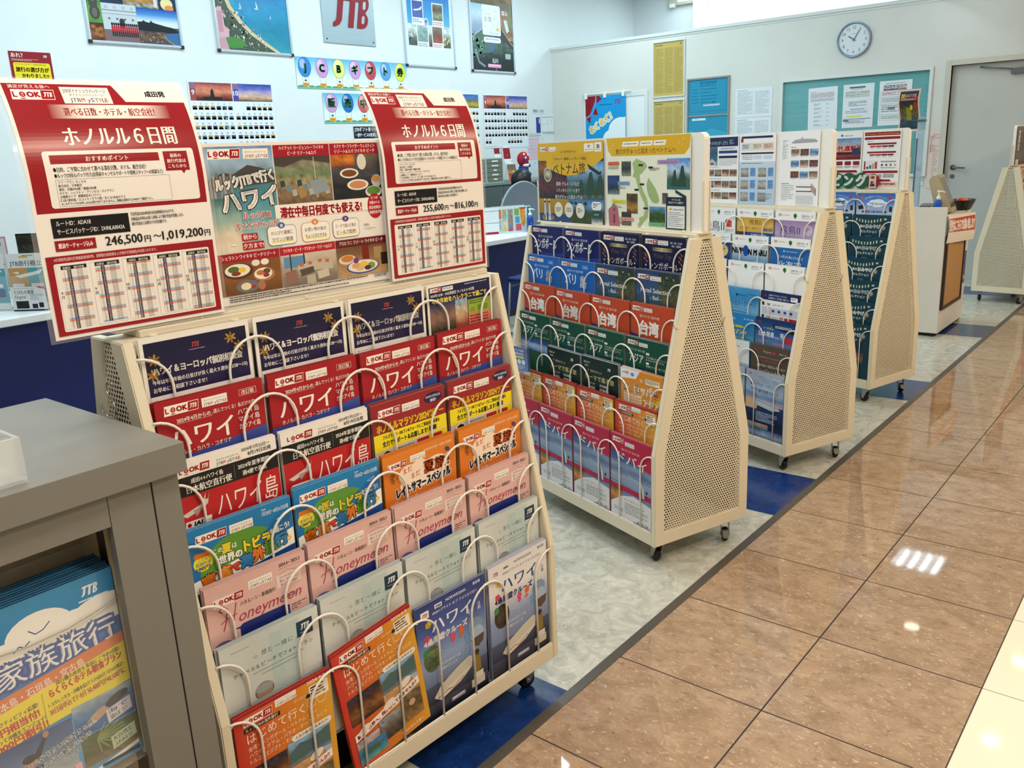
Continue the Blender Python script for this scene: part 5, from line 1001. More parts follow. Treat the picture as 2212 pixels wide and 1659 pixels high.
def art_vietnam2():
    W, H = 420, 296
    a = Art(W, H, '#e9ecd9'); pts = [(0, 0), (420, 0), (420, 6)]; pts += [(410-4*i, 20+40*(i/6)**0.5 if i else 20) for i in range(7)]; a.P([(0, 0), (420, 0), (414, 40), (392, 60), (30, 60), (8, 40)], '#dcae24')
    for x, w in ((90, 84), (182, 62), (250, 58)): a.P([(x, 14), (x+w, 14), (x+w-5, 30), (x-5, 30)], '#f2efe2'); a.greek(x+6, 20, w-18, 5, 1, '#6a5a1a', seed=x)
    a.T('魅力がぎゅっと詰まったベトナムへ', 52, 52, 19, '#3a2f10', 0.0, fit=300)
    for x, y in ((20, 34), (36, 22), (368, 24), (386, 14)): a.Ln([(x-5, y), (x+5, y)], 1, '#f4e6a8'); a.Ln([(x, y-5), (x, y+5)], 1, '#f4e6a8')
    a.P([(140, 84), (160, 70), (190, 78), (208, 84), (214, 96), (190, 116), (176, 122), (180, 146), (196, 176), (214, 200), (222, 232), (216, 262), (196, 276), (182, 292), (168, 296), (166, 286), (176, 276), (172, 264), (196, 256), (204, 236), (200, 214), (182, 190), (166, 160), (156, 132), (140, 128), (148, 112)], '#a3bb7c')
    a.P([(212, 150), (222, 132), (240, 150), (256, 166), (270, 190), (276, 206), (262, 214), (240, 210), (222, 190), (214, 170)], '#9db878')
    for x, y, w, h, rows, rot in ((82, 78, 50, 48, ['#4a5a4a', '#2a3036', '#8a8a7a'], 0), (4, 124, 66, 64, ['#2a3a70', '#2c4a80', '#20303a', '#7a8a90'], 0), (108, 184, 58, 66, ['#6a4a24', '#3f3a22', '#b8843a', '#4a3a20'], 0), (312, 72, 106, 96, ['#4a8fd8', '#b9d2ea', '#3f5a4a', '#2f6a6a'], 0), (226, 224, 78, 62, ['#6aa0dc', '#3a5a2a', '#2c4420', '#5a8a3a'], 0), (76, 302-20, 0.1, 0.1, ['#333', '#222'], 0), (80, 246, 52, 46, ['#4a4034', '#2a2a24', '#6a5a44'], 0)):
        if w > 1: a.photo(x, y, w, h, rows, x, 10, 10, 0.5)
    for p in ([(330, 158), (344, 110), (352, 106), (362, 158)], [(360, 160), (378, 96), (388, 94), (402, 160)]): a.P(p, '#2c4a3a')
    a.P([(10, 296), (6, 240), (30, 226), (36, 200), (46, 226), (60, 236), (70, 296)], '#b46a78'); a.R(34, 256, 10, 30, '#7a3a48'); a.E(40, 240, 6, 6, '#8a4a58')
    for t, x, y, w, c in (('Ha Noi ハノイ', 8, 86, 62, '#d2694a'), ('Ha Long Bay ハロン湾', 266, 84, 104, '#a98cc4'), ('Da Nang ダナン', 62, 152, 64, '#7f9fd0'), ('Hoi An ホイアン', 26, 214, 78, '#d9d24a'), ('Ho Chi Minh ホーチミン', 66, 272, 80, '#e09a9a'), ('', 222, 284, 90, '#7fb488')): a.RR(x, y-8, w, 13, 4, c); a.T(t or 'ニャチャン 空港', x+w/2, y+2, 8.5, '#4a3a3a', 0.0, 'c', fit=w*0.72)
    for x, y, w in ((8, 94, 58), (62, 160, 40), (26, 224, 60), (66, 280, 60), (226, 100, 50)): a.greek(x, y, w, 10, 3, '#8a8a7a', seed=x)
    for x, y in ((172, 88), (178, 150), (150, 168), (196, 228), (222, 96)): a.R(x, y, 22, 6, '#1a1a1a')
    a.photo(290, 180, 26, 34, ['#3a3a4a', '#6a5a5a', '#5a6a5a'], 31, 5, 6, 0.7); a.P([(350, 168), (402, 188), (398, 196), (352, 178)], '#223a4a'); a.R(308, 192, 94, 102, '#1d2b3c'); a.R(314, 220, 82, 70, '#e9ecea')
    for i, t in enumerate(('ベトナムへは', '安心のベトナム航空で')): a.T(t, 355, 203+i*9, 7.5, '#eef0ea', 0.02, 'c', fit=(40, 70)[i])
    a.E(330, 230, 6, 4, '#d9a02a'); a.T('Vietnam Airlines', 366, 233, 8, '#1f4a5a', 0.02, 'c', fit=50); a.greek(320, 240, 70, 48, 8, '#8a9094', 0.4, seed=5); return a
def art_sheets3(kind):
    if kind == 0:
        a = Art(96, 297, '#26365a'); a.photo(0, 0, 96, 297, ['#8f8a8c', '#b8a9a0', '#4a5a7a', '#22345a', '#18233f', '#3a4f7a'], 3, 6, 14, 0.3); a.T('船', 60, 46, 16, '#dfe4ee', 0); return a
    a = Art(208, 297, '#eef0f3')
    if kind == 1:
        a.R(6, 8, 196, 40, '#1c2a55'); a.E(24, 30, 5, 8, '#dfe4ee'); a.T('バイキング・エデン', 36, 40, 19, '#dfe4ee', 0.0, fit=104); a.greek(150, 20, 26, 20, 5, '#9fb0d0'); a.photo(6, 48, 70, 84, ['#5a6f8a', '#2f4f6a', '#3a6a8a', '#8aa2b0'], 5, 10, 10, 0.5); a.P([(16, 124), (40, 100), (66, 118), (60, 132), (20, 132)], '#c9c2ba'); a.E(41, 122, 14, 5, '#8a4a3a')
        a.R(84, 66, 114, 12, '#27407e'); a.R(84, 88, 114, 11, '#1a2448'); a.R(84, 50, 114, 14, '#dfe4ee'); a.greek(96, 54, 90, 7, 2, '#556'); a.greek(84, 104, 112, 30, 5, '#99a', 0.4)
        for r in range(3):
            a.greek(12, 142+r*50-4, 90, 3, 1, '#667', seed=r)
            for c in range(4): a.photo(10+c*48, 148+r*50, 44, 30, (['#8a7a6a', '#6a4a3a', '#b9a28a'], ['#7a6a5a', '#9a8a7a', '#4a3a34'], ['#5a3a34', '#8a5a4a', '#c9b9a2'])[(r+c) % 3], r*4+c, 5, 4, 0.7)
    if kind == 2:
        a.E(14, 26, 8, 10, '#a8243a'); a.RR(10, 10, 180, 9, 2, '#1c2a55'); a.G(10, 38, 186, 32, ['#c9dcec', '#e9dcc6', '#ecc9bc'], True); a.greek(16, 44, 40, 20, 4, '#667'); a.greek(80, 44, 46, 20, 4, '#776'); a.greek(140, 44, 46, 20, 4, '#766'); a.R(10, 78, 186, 7, '#1c2a55'); a.greek(16, 90, 60, 22, 3, '#778', 0.4); a.RR(80, 90, 50, 16, 3, '#c6d6e6'); a.RR(140, 90, 50, 16, 3, '#c6d6e6')
        a.G(0, 116, 208, 181, ['#c2d6ea', '#b2cbe4']); a.greek(14, 122, 120, 5, 1, '#456')
        for r in range(3):
            for x in (10, 112):
                a.photo(x, 142+r*52, 46, 38, ['#8a9098', '#b9b2a6', '#6a5a4a'], r+x, 6, 5, 0.5)
                if r < 2 or x < 100: a.R(x+56, 142+r*52, 30, 36, '#6f97c8'); a.greek(x+58, 144+r*52, 26, 30, 6, '#3f6aa8', 0.4, seed=r)
        a.greek(112, 250, 80, 30, 6, '#567', 0.4)
    if kind == 3:
        a.P([(60, 44), (80, 34), (110, 30), (116, 22), (122, 30), (180, 32), (196, 40), (190, 46), (70, 48)], '#a9adb6'); a.Ln([(70, 40), (190, 38)], 1, '#7a7f8a'); a.Ln([(74, 44), (188, 42)], 1, '#7a7f8a'); a.greek(16, 34, 30, 80, 14, '#7a8a9a', 0.4); a.greek(60, 62, 30, 4, 1, '#445')
        for r in range(3):
            for c in range(3): a.photo(62+c*48, 70+r*44, 43, 26, (['#6a6a6a', '#8a6a5a', '#c9b9a2'], ['#4a3a3a', '#7a4a3a', '#5a4a5a'], ['#9fb6c8', '#2f6ab0', '#8fa6b8'])[(r*2+c) % 3], r*3+c, 5, 4, 0.6); a.greek(62+c*48, 98+r*44, 40, 3, 1, '#889', seed=c)
        a.greek(16, 206, 40, 4, 1, '#334'); a.greek(16, 214, 66, 66, 9, '#9a9fa8', 0.35); a.R(96, 218, 80, 4, '#4a4a5a'); a.R(96, 236, 80, 4, '#4a4a5a'); a.O(94, 212, 86, 36, 0.4, '#9a9fa8'); a.R(94, 254, 90, 40, '#d9dde4'); a.greek(96, 256, 86, 34, 7, '#a9b2c0', 0.4)
        for i, c in enumerate(('#a8243a', '#a8243a', '#222', '#222')): x = 172+i*7; a.R(x, 212+i*6, 3.4, 24, c); a.E(x+1.7, 209+i*6, 2, 2.4, c)
    return a
def art_sheets4(kind):
    D = '#8f1a22'
    a = Art(208, 292, '#eef0f1')
    if kind == 0:
        jtb(a, 34, 24, 12, RED); a.E(86, 18, 6, 6, '#27509b'); a.T('GLOBAL WiFi', 96, 23, 9, '#27407e', 0.03, fit=54); a.photo(6, 32, 196, 110, ['#5a86b8', '#9ab2c6', '#7a3a34', '#a83a3a', '#4a2420'], 5, 14, 8, 0.4); a.T('海外渡航', 26, 96, 32, '#d03a3a', 0.05, fit=150, ol=('#f6efe8', 0.05)); a.R(6, 104, 196, 12, '#3a1a1c'); a.RR(150, 84, 46, 34, 3, '#2a3a5a')
        for i in range(4): a.RR(10+i*50, 150, 38, 20, 4, D); a.greek(8+i*50, 174, 42, 12, 3, '#666', seed=i)
        a.P([(26, 196), (182, 196), (190, 208), (18, 208)], D); a.RR(8, 212, 192, 60, 5, '#ecd0c4'); a.T('20%OFF! 受取手数料無料', 104, 234, 17, '#b0402a', 0.04, 'c', fit=170); a.greek(30, 246, 120, 14, 3, '#666')
    else:
        a.R(6, 8, 196, 18, D); a.T('グローバルWiFiが、世界中のお客様に選ばれ続ける理由', 104, 21, 9, '#e9a24a', 0.02, 'c', fit=180); a.R(6, 32, 196, 13, D); a.greek(20, 52, 34, 4, 1, '#333')
        for y in (62, 104):
            a.R(24, y, 160, 9, D)
            for i in range(4): a.R(38+i*34, y+13, 32, 8, ('#a83a34', '#a83a34', '#5a1a1c', '#5a1a1c')[i]); a.greek(42+i*34, y+25, 22, 4, 1, '#777', seed=i)
        a.R(10, 152, 8, 42, D); a.R(22, 150, 68, 42, '#dfe2e8')
        for x, h, c in ((24, 10, '#20284a'), (40, 18, '#2f6ab0'), (56, 26, '#c9a04a'), (72, 34, '#b5304a')): a.R(x, 190-h, 12, h, c)
        for i, c in enumerate(('#2f4f9a', '#5a5a4a', '#3f8a5a', '#d9a0a0')): a.E(112+i*24, 172, 6, 6, c)
        a.greek(104, 152, 84, 8, 2, '#445'); a.greek(104, 184, 84, 6, 1, '#778'); a.R(4, 200, 196, 12, D)
        for i in range(4): a.RR(16+i*26, 218, 18, 16, 3, ('#c9a0a0', '#a8303a', '#a8303a', '#d0a0a0')[i])
        a.greek(122, 216, 60, 20, 5, '#667'); a.P([(40, 244), (160, 244), (166, 254), (34, 254)], D); a.RR(20, 254, 182, 30, 4, '#ecd0c4'); a.T('20%OFF! 受取手数料無料', 112, 272, 13, '#b0402a', 0.04, 'c', fit=160)
    return a
def put(name, a, M, label, cat, group=None, t=0.0006, mt=None, bend=None, **kw):
    o = obj(name, a.mesh(name, t, bend, mt, **kw)); o.matrix_world = M
    return tag(o, label, cat, group)
Z0 = 1.164
for uc, p, lab, sd in ((-0.866, ('246,500', '1,019,200', True), 'large red price sheet on the left end of the nearest header', 1), (-0.160, ('255,600', '816,100', False), 'red price sheet curling back on the right end of the nearest header', 2)):
    a = art_price(*p, (1, 4, 6, 2, 4), sd); M = RACKM[1] @ T(uc, -0.0315 if sd == 1 else -0.033, Z0)
    CUTS = [0.235+0.006*q for q in range(33)]
    o = put('price_sheet', a, M, lab, 'price sheet', 'red price sheets on the nearest rack', 0.0006, GLOSS, curl(), cuts=CUTS)
    L = Art(316, 428, '#fff'); me = L.mesh('laminate_pouch', 0.0002, curl(), ACRYL, cuts=CUTS)
    obj('laminate_pouch', me, o, T(0, 0.0006, -0.005))
put('poster', art_hawaii_poster(), RACKM[1] @ T(-0.508, -0.0158, 1.170), 'wide Hawaii lounge poster between the two red price sheets', 'poster', None, 0.0005, GLOSS)
put('poster', art_vietnam1(), RACKM[2] @ T(-0.703, -0.0155, 1.1635), 'yellow and dark Vietnam poster, left half of second rack header', 'poster', 'Vietnam posters on the second rack header', 0.0005, GLOSS)
put('poster', art_vietnam2(), RACKM[2] @ T(-0.268, -0.0155, 1.1635), 'pale green Vietnam map poster, right half of second rack header', 'poster', 'Vietnam posters on the second rack header', 0.0005, GLOSS)
for k, u, lab in ((0, -0.765, 'narrow dark blue sea sheet on third rack header, beside the white sheets'), (1, -0.608, 'navy-headed cruise sheet with twelve small photos on third rack header'), (2, -0.395, 'pale blue cruise cabin sheet, middle of third rack header'), (3, -0.166, 'white sheet with grey ship drawing on third rack header')):
    put('cruise_sheet', art_sheets3(k), RACKM[3] @ T(u, -0.0152, 1.1635), lab, 'information sheet', 'cruise sheets on the third rack header')
for k, u, lab in ((0, -0.36, 'red and blue overseas wifi sheet on fourth rack header'), (1, -0.145, 'white sheet with dark red bars on fourth rack header')):
    put('information_sheet', art_sheets4(k), RACKM[4] @ T(u, -0.0152, 1.1640), lab, 'information sheet', 'wifi sheets on the fourth rack header')
# ---------------------------------------------------------------- things on the walls
def WP(y, z, d=0.0, ry=0.0): return T(XP+d, y, z, PI/2, 0, ry)          # poster wall, faces +x
def WC(x, z, d=0.0, ry=0.0): return T(x, YW-d, z, 0, 0, ry)            # clock wall, faces -y
BACKM = mat('black_corner_cap', '#1c1f24', 0.4)
def snap_frame(label, yc, z0, w, h, art):
    o = thing('framed_poster', label, 'framed poster', WP(yc, z0), 'framed posters high on the white wall')
    fw, d = 0.024, 0.022
    bm = bmesh.new()
    O = [(-w/2, 0), (w/2, 0), (w/2, h), (-w/2, h)]; I = [(-w/2+fw, fw), (w/2-fw, fw), (w/2-fw, h-fw), (-w/2+fw, h-fw)]
    prism(bm, O, 'y', -d, 0, hole=I); fixn(bm)
    bmesh.ops.bevel(bm, geom=[e for e in bm.edges if e.is_manifold and e.calc_face_angle(0) > 1 and all(v.co.y < -d+1e-4 for v in e.verts)], offset=0.007, segments=3, affect='EDGES')
    obj('frame', bm, o, None, ALU)
    for sx in (-1, 1):
        bm = bmesh.new(); box(bm, sx*(w/2-0.013)-0.015, sx*(w/2-0.013)+0.015, -d-0.0015, -0.002, -0.002, 0.026, 0.004); obj('corner_cap', bm, o, None, BACKM)
    p = obj('poster_print', art.mesh('poster_print', 0.001, None, GLOSS), o, T(0, -0.008, fw))
    return o
def art_world():
    W, H = 752, 1052; a = Art(W, H, '#40505a'); y0 = H-258
    a.photo(0, 0, W, 500, ['#3a6aa0', '#7fa0b8', '#b8a070', '#5a4a3a', '#2a3a5a'], 2, 14, 10, 0.6); a.photo(0, 500, 300, 300, ['#2a5a7a', '#1a2a4a', '#24344a'], 3, 8, 8, 0.5); a.photo(300, 480, 300, 280, ['#c99a4a', '#d9b060', '#a4703a'], 5, 10, 8, 0.5); a.photo(300, 745, 300, 46, ['#8a8478', '#a09a8a', '#5a544a'], 6, 24, 4, 1.0)
    a.photo(600, 480, 152, 310, ['#20406a', '#16304f', '#223a5a'], 8, 6, 8, 0.4); a.E(672, 740, 54, 46, '#e9d99a', 24); a.E(690, 770, 40, 24, '#e58a4a', 18); a.E(672, 690, 22, 16, '#d9a048', 16); a.R(560, 700, 30, 70, '#d6d2e2')
    a.photo(0, y0-60, 116, 190, ['#3f7a3a', '#6aa04a', '#4f8a3f'], 9, 6, 8, 0.3)
    for cx, cy, rx, ry in ((56, 50, 34, 26), (32, 26, 13, 12), (80, 26, 13, 12), (60, 105, 42, 52)): a.E(cx, y0-50+cy, rx, ry, '#4a4442')
    a.E(60, y0+56, 20, 34, '#6a6460'); a.photo(0, y0+130, 116, 128, ['#4a2a22', '#6a3a28', '#8a5a3a', '#4a2018'], 11, 8, 8, 0.8)
    for cx, cy in ((30, 160), (60, 182), (90, 172), (50, 210), (84, 220)): a.E(cx, y0+cy, 18, 14, '#a4683a')
    x = 116; a.R(x, y0-20, 282, 200, '#c6ccd2'); a.R(x, y0+26, 282, 9, '#8a929c'); a.R(x, y0+52, 282, 7, '#9aa2ac')
    for i in range(9): a.R(x, y0+66+i*13, 282, 1.6, '#a6adb6')
    for i in range(4): a.R(x+24+i*70, y0-4, 26, 22, '#aeb6be'); a.R(x+44+i*64, y0+84, 18, 14, '#5a626c')
    a.P([(x+132, y0+158), (x+132, y0+110)]+[(x+154+22*math.cos(PI-k*PI/8), y0+108-24*math.sin(k*PI/8)) for k in range(1, 8)]+[(x+176, y0+110), (x+176, y0+158)], '#3a3438'); a.R(x, y0+172, 282, 86, '#7a6468')
    for i in range(13):
        gx = x+60+i*17; a.R(gx, y0+142, 15, 46, '#b3202c'); a.l -= 1; a.E(gx+8, y0+130, 8, 12, '#15151a', 12); a.l -= 1; a.R(gx+2, y0+186, 11, 34, '#1a1c26'); a.l -= 1
    a.l += 1; a.G(398, y0-10, 354, 150, ['#1f4fa8', '#4f8fd0', '#cfe0ea', '#e9e0c8']); a.photo(398, y0+126, 354, 132, ['#4a4a5a', '#5a4a4a', '#6a5040', '#3a3f52'], 13, 18, 10, 0.9)
    a.P([(398, y0+130), (398, y0+96), (440, y0+92), (450, y0+80), (466, y0+92), (500, y0+98), (516, y0+78), (524, y0+92), (552, y0+100), (640, y0+116), (700, y0+124), (752, y0+152), (752, y0+166), (398, y0+160)], '#1f222c'); a.P([(752, y0+160), (640, y0+172), (612, y0+190), (640, y0+220), (700, y0+258), (752, y0+258)], '#3a6a9c'); a.Ln([(612, y0+186), (640, y0+222), (700, y0+256)], 5, '#d9a05a')
    a.dots(410, y0+170, 210, 80, 34, ['#e9c27a', '#f0dca8', '#c98a4a', '#5a3a34'], (2, 5)); return a
def art_beach():
    W, H = 752, 1052; a = Art(W, H, '#1f7fb4'); a.G(0, 0, W, 1052, ['#1a4f9a', '#1a6fb8', '#1f8ac0', '#2a9cc0', '#2a8aa8', '#1f7fa0']); a.photo(200, 560, 552, 492, ['#1f7fc0', '#2f94c0', '#2a86a6', '#3a9ab0'], 3, 16, 14, 0.16)
    c = [(90, 420), (110, 560), (160, 690), (250, 800), (370, 900), (520, 985), (640, 1052)]
    a.P([(0, 420)]+c+[(0, 1052)], '#d9c49a'); d = [(x-34, y+16) for x, y in c[:-1]]+[(590, 1052)]
    a.P([(0, 440)]+d+[(0, 1052)], '#4a5a4a'); a.dots(0, 460, 90, 590, 60, ['#3a5a3a', '#6a7a6a', '#b9aeb0', '#8a7a7a', '#2f4a2f'], (8, 24), 4); a.dots(60, 720, 240, 330, 90, ['#d9ccd0', '#8f868a', '#3f5a3a', '#2f4a30', '#6a5a5e', '#c9b4b8'], (6, 16), 5); a.dots(200, 860, 300, 190, 60, ['#c9b9bd', '#e2d6d2', '#3f5a3a', '#a08a90'], (4, 10), 6)
    a.P([(0, 720), (60, 700), (76, 860), (110, 880), (110, 950), (0, 960)], '#d8a9b4'); a.R(14, 740, 44, 170, '#c68f9c'); a.E(150, 990, 120, 46, '#4f8a46', 18); a.P([(0, 960), (70, 950), (100, 1052), (0, 1052)], '#c99aa6')
    for x, y, s in ((250, 700, 1), (420, 690, 1.4), (520, 600, .8), (560, 760, .6)): a.P([(x-16*s, y), (x+16*s, y), (x+10*s, y+6*s), (x-10*s, y+6*s)], '#e9eef2'); a.P([(x, y-3*s), (x, y-44*s), (x+12*s, y-4*s)], '#e9eef2')
    return a
def art_sea():
    W, H = 738, 1052; a = Art(W, H, '#dfeaf4'); x0, w = 42, 654; a.G(x0, 0, w, 300, ['#9fc6ea', '#4a8fd2', '#3f62b8', '#5f6fc2']); a.G(x0, 300, w, 560, ['#4f74c8', '#3f92d6', '#3f9fd8', '#58b0d8', '#a9d4dc', '#d9e8e4']); a.P([(x0, 330), (300, 300), (560, 326), (696, 300), (696, 350), (x0, 360)], '#5a66b8'); a.photo(560, 240, 136, 110, ['#c6d2dc', '#a9c0cc', '#3a6a6a'], 3, 6, 6, 0.4)
    a.photo(x0, 640, w, 220, ['#b9d8dc', '#dfe6e2', '#8f9a8a', '#5a5f58', '#4a4f4c'], 6, 18, 10, 0.5); a.dots(x0, 720, 150, 120, 16, ['#3a5fa8', '#e9eef2', '#4a4a4a'], (5, 14), 7); a.dots(560, 740, 130, 110, 14, ['#e2d48a', '#5a5a4a', '#6a7a4a'], (8, 18), 9)
    for x, y, rows, tx in ((110, 400, ['#4a5ea8', '#5468b0', '#5a6cb2'], 0), (420, 410, ['#8a8a7a', '#5a4a44', '#a4a48a', '#4f6a4a'], 0), (170, 640, ['#9fb9b9', '#8aa4a2', '#7f9a98'], 0), (400, 640, ['#8a7a6a', '#7a4a3a', '#a4543f'], 0)):
        a.R(x, y, 178, 250, '#eef3f7'); a.photo(x+12, y+12, 154, 164, rows, x, 8, 8, 0.5 if x != 110 else 0.05); a.greek(x+12, y+192, 150, 40, 2, '#c98a9a' if x > 300 else '#8a9ac0', 0.6, seed=x)
    a.P([(130, 500), (220, 486), (262, 462), (270, 464), (256, 492), (226, 502), (160, 512)], '#eef3f7'); a.E(320, 620, 36, 48, '#f0f4f8'); a.E(320, 610, 22, 26, '#6a7ab8'); a.E(318, 640, 24, 18, '#c9b0c4'); a.E(610, 690, 28, 24, '#e2ecec'); return a
def art_hokuriku():
    W, H = 752, 1052; a = Art(W, H, '#3a4a44'); a.photo(0, 0, W, 360, ['#8fb2c8', '#c9b9a9', '#8a6a4a', '#4a5a4a'], 2, 12, 8, 0.5); a.photo(0, 330, 220, 330, ['#9fc4de', '#c2d8e6', '#8fa6c0', '#7f92b0'], 4, 8, 10, 0.12); a.photo(500, 330, 252, 400, ['#6a5040', '#8a6446', '#a5805a', '#7a5a40', '#c98a4a'], 5, 12, 12, 0.5); a.P([(590, 480), (640, 470), (690, 590), (640, 620)], '#c4dfe6')
    a.P([(0, 700), (210, 590), (560, 590), (752, 760), (752, 1052), (0, 1052)], '#2f3d39'); a.photo(0, 700, 752, 352, ['#3f5a50', '#47604f', '#2f3a38', '#272f30', '#222a2b'], 7, 20, 12, 0.6); a.P([(0, 700), (210, 590), (330, 650), (300, 850), (0, 900)], '#4a6a5a'); a.dots(0, 680, 240, 240, 40, ['#4f7a68', '#7aa890', '#3a5a4a', '#8ab0a0'], (10, 26), 8); a.P([(300, 660), (420, 640), (400, 830), (280, 860)], '#4a6480')
    a.P([(520, 600), (560, 590), (752, 760), (752, 800), (560, 700)], '#3a3430')
    for x in (470, 560, 590, 700): a.R(x, 690, 7, 260, '#1a1c1c')
    for y in (780, 840, 900): a.R(560, y, 190, 5, '#1a1c1c')
    a.R(598, 850, 100, 60, '#a9b8b4'); a.Ln([(60, 820), (110, 960), (220, 1010)], 26, '#7f929c'); a.Ln([(0, 700), (210, 588)], 5, '#e9eeee'); a.Ln([(560, 590), (752, 762)], 5, '#e9eeee')
    a.RR(200, 330, 330, 330, 22, '#e6edf2')
    for i, ch in enumerate('つながる'): a.T(ch, 240+i*32, 440, 22, '#3a4a5a', 0)
    a.T('北 陸', 236, 510, 62, '#3a4a5a', 0, fit=130); a.T('―', 240, 570, 30, '#3a4a5a', 0); a.Ln([(420, 400), (460, 380), (440, 450), (400, 480), (470, 470), (500, 520), (440, 560), (400, 530), (360, 600), (320, 640), (300, 620)], 3, '#7a8f9c'); a.P([(440, 600), (470, 560), (510, 610)], '#c9b94a'); a.greek(340, 630, 150, 16, 2, '#9a9fb8')
    a.RR(214, 680, 310, 60, 28, '#e6edf2'); a.greek(240, 698, 250, 22, 1, '#c98ab0'); a.T('富山', 560, 420, 56, '#eef2f2', 0.02); a.R(700, 300, 26, 240, '#3f8a3a'); a.T('石川', 350, 960, 56, '#eef2f2', 0.02); a.R(270, 976, 240, 40, '#e79ac0'); a.greek(280, 986, 220, 18, 1, '#f6dce8'); a.E(420, 1036, 9, 10, '#8a9490'); return a
snap_frame('framed world photo collage with red-coated guards, leftmost high frame', 3.872, 2.385, 0.80, 1.10, art_world())
snap_frame('framed aerial photo of a turquoise beach, high on the white wall', 4.996, 2.383, 0.80, 1.10, art_beach())
snap_frame('framed blue sea poster with four instant photos stuck on', 7.252, 2.365, 0.786, 1.10, art_sea())
snap_frame('framed dark green Hokuriku poster with a white map panel', 8.312, 2.352, 0.80, 1.10, art_hokuriku())
# metal plaque with raised red letters
o = thing('logo_plaque', 'brushed metal plaque with raised red letters between the framed posters', 'sign', WP(6.115, 2.535))
def brushed():
    k = NT('brushed_plaque_metal'); n = k.noise(k.vec(k.M('MULTIPLY', k.sep(k.pos, 1), 3.0), k.M('MULTIPLY', k.sep(k.pos, 2), 160.0)), 1.0, 4)
    k.to('Base Color', k.mixc(n, '#9fb3bc', '#bccbd2')); k.to('Metallic', 0.55); k.to('Roughness', k.M('ADD', 0.28, k.M('MULTIPLY', n, 0.15))); return k.m
bm = bmesh.new(); box(bm, -0.335, 0.335, -0.012, 0, 0, 0.68, 0.002); BRUSHED = brushed(); obj('plate', bm, o, None, BRUSHED)
bm = bmesh.new()
for sx in (-1, 1):
    for z in (0.035, 0.645):
        n = len(bm.verts); lathe(bm, [(0.008, 0), (0.008, 0.003), (0.004, 0.006)], 10); bmesh.ops.transform(bm, matrix=T(sx*0.30, -0.012, z, 0, PI/2), verts=bm.verts[n:] if False else [v for i, v in enumerate(bm.verts) if i >= n])
obj('screw_heads', bm, o, None, DARKP)
REDL = mat('red_logo_letters', '#8f1626', 0.35)
bm = bmesh.new()
def L3(pts): prism(bm, [(p[0]-0.245+p[1]*0.22, p[1]) for p in pts], 'y', -0.020, -0.012)
c = [(0.10*math.cos(a)+0.10, 0.0) for a in (0,)]
L3([(0.0, 0.155), (0.035, 0.155), (0.075, 0.175), (0.10, 0.215), (0.10, 0.40), (0.165, 0.40), (0.165, 0.455), (0.0, 0.455), (-0.02, 0.40), (0.035, 0.40), (0.035, 0.235), (0.022, 0.205), (0.0, 0.195)])
L3([(0.19, 0.155), (0.255, 0.155), (0.255, 0.40), (0.305, 0.40), (0.305, 0.455), (0.165, 0.455), (0.165, 0.40), (0.19, 0.40)])
Bo = [(0.305, 0.155), (0.375, 0.155)]+[(0.375+0.062*math.cos(t), 0.228+0.073*math.sin(t)) for t in [-PI/2+k*PI/8 for k in range(1, 8)]]+[(0.395, 0.305)]+[(0.375+0.056*math.cos(t), 0.380+0.075*math.sin(t)) for t in [-0.9+k*(PI/2+0.9)/6 for k in range(1, 7)]]+[(0.305, 0.455)]
L3(Bo); fixn(bm); obj('raised_letters', bm, o, None, REDL)
bm = bmesh.new()
for z0, z1 in ((0.20, 0.275), (0.335, 0.41)): prism(bm, [(q[0]-0.245+q[1]*0.22, q[1]) for q in rrect(0.352, 0.388, z0, z1, 0.015, 4)], 'y', -0.0204, -0.0195)
fixn(bm); obj('letter_counters', bm, o, None, BRUSHED)

def art_balloons(chars, cols):
    W, H = 208*len(chars), 285; a = Art(W, H, '#cfe6f2', sub=None)
    for i, (ch, c) in enumerate(zip(chars, cols)):
        x = 208*i; a.G(x, 0, 207, 285, ['#5fb4dc', '#a9d9ea', '#e6f1ec', '#dfeee4']); a.E(x+60, 268, 60, 14, '#4f9a7a', 16); a.E(x+170, 264, 36, 9, '#4f9a7a', 14); a.R(x, 270, 207, 15, '#7fb89a')
        a.E(x+104, 92, 76, 92, '#2a2f4a', 28); a.E(x+104, 92, 73, 89, c, 28); a.E(x+82, 62, 34, 44, mix(lin(c), (1, 1, 1), 0.35), 18); a.T(ch, x+104, 126, 92 if ord(ch) > 255 else 96, '#1f6b3f', 0.07, 'c', fit=None)
        a.Ln([(x+62, 168), (x+76, 236)], 2.4, '#3a4a5a'); a.Ln([(x+146, 168), (x+132, 236)], 2.4, '#3a4a5a')
        w = i % 2; a.E(x+104, 222, 15, 17, '#f4f1ee' if w else '#e9c9ae', 14); a.P([(x+89, 216), (x+96, 203), (x+112, 203), (x+119, 216)], '#222' if not w else '#e9e6e2')
        a.RR(x+64, 234, 80, 30, 5, '#e0a02f'); a.greek(x+80, 243, 48, 10, 1, '#8a5a1a', seed=i)
    return a
BB, BP, BY, BR_, BS = '#3f86d0', '#d39ad2', '#e9e684', '#c9485a', '#5fa0dc'
sag = lambda k: (lambda x, y, z: (x, y-0.012*abs(math.sin(x*9+k)), z-k*0.02*math.cos(x*2)))
put('balloon_banner', art_balloons('JCBギフト券', [BB, BP, BY, BP, BR_, BS, '#e6e23a']), WP(6.14, 2.105, 0.004), 'long paper banner of seven lettered balloons under the metal plaque', 'paper banner', 'balloon letter banners on the white wall', 0.0008, GLOSS)
put('balloon_banner', art_balloons('販売中', [BP, '#2f6fb8', '#cf5a5a']), WP(6.06-0.05, 1.785, 0.004), 'short paper banner of three lettered balloons below the long one', 'paper banner', 'balloon letter banners on the white wall', 0.0008, GLOSS)
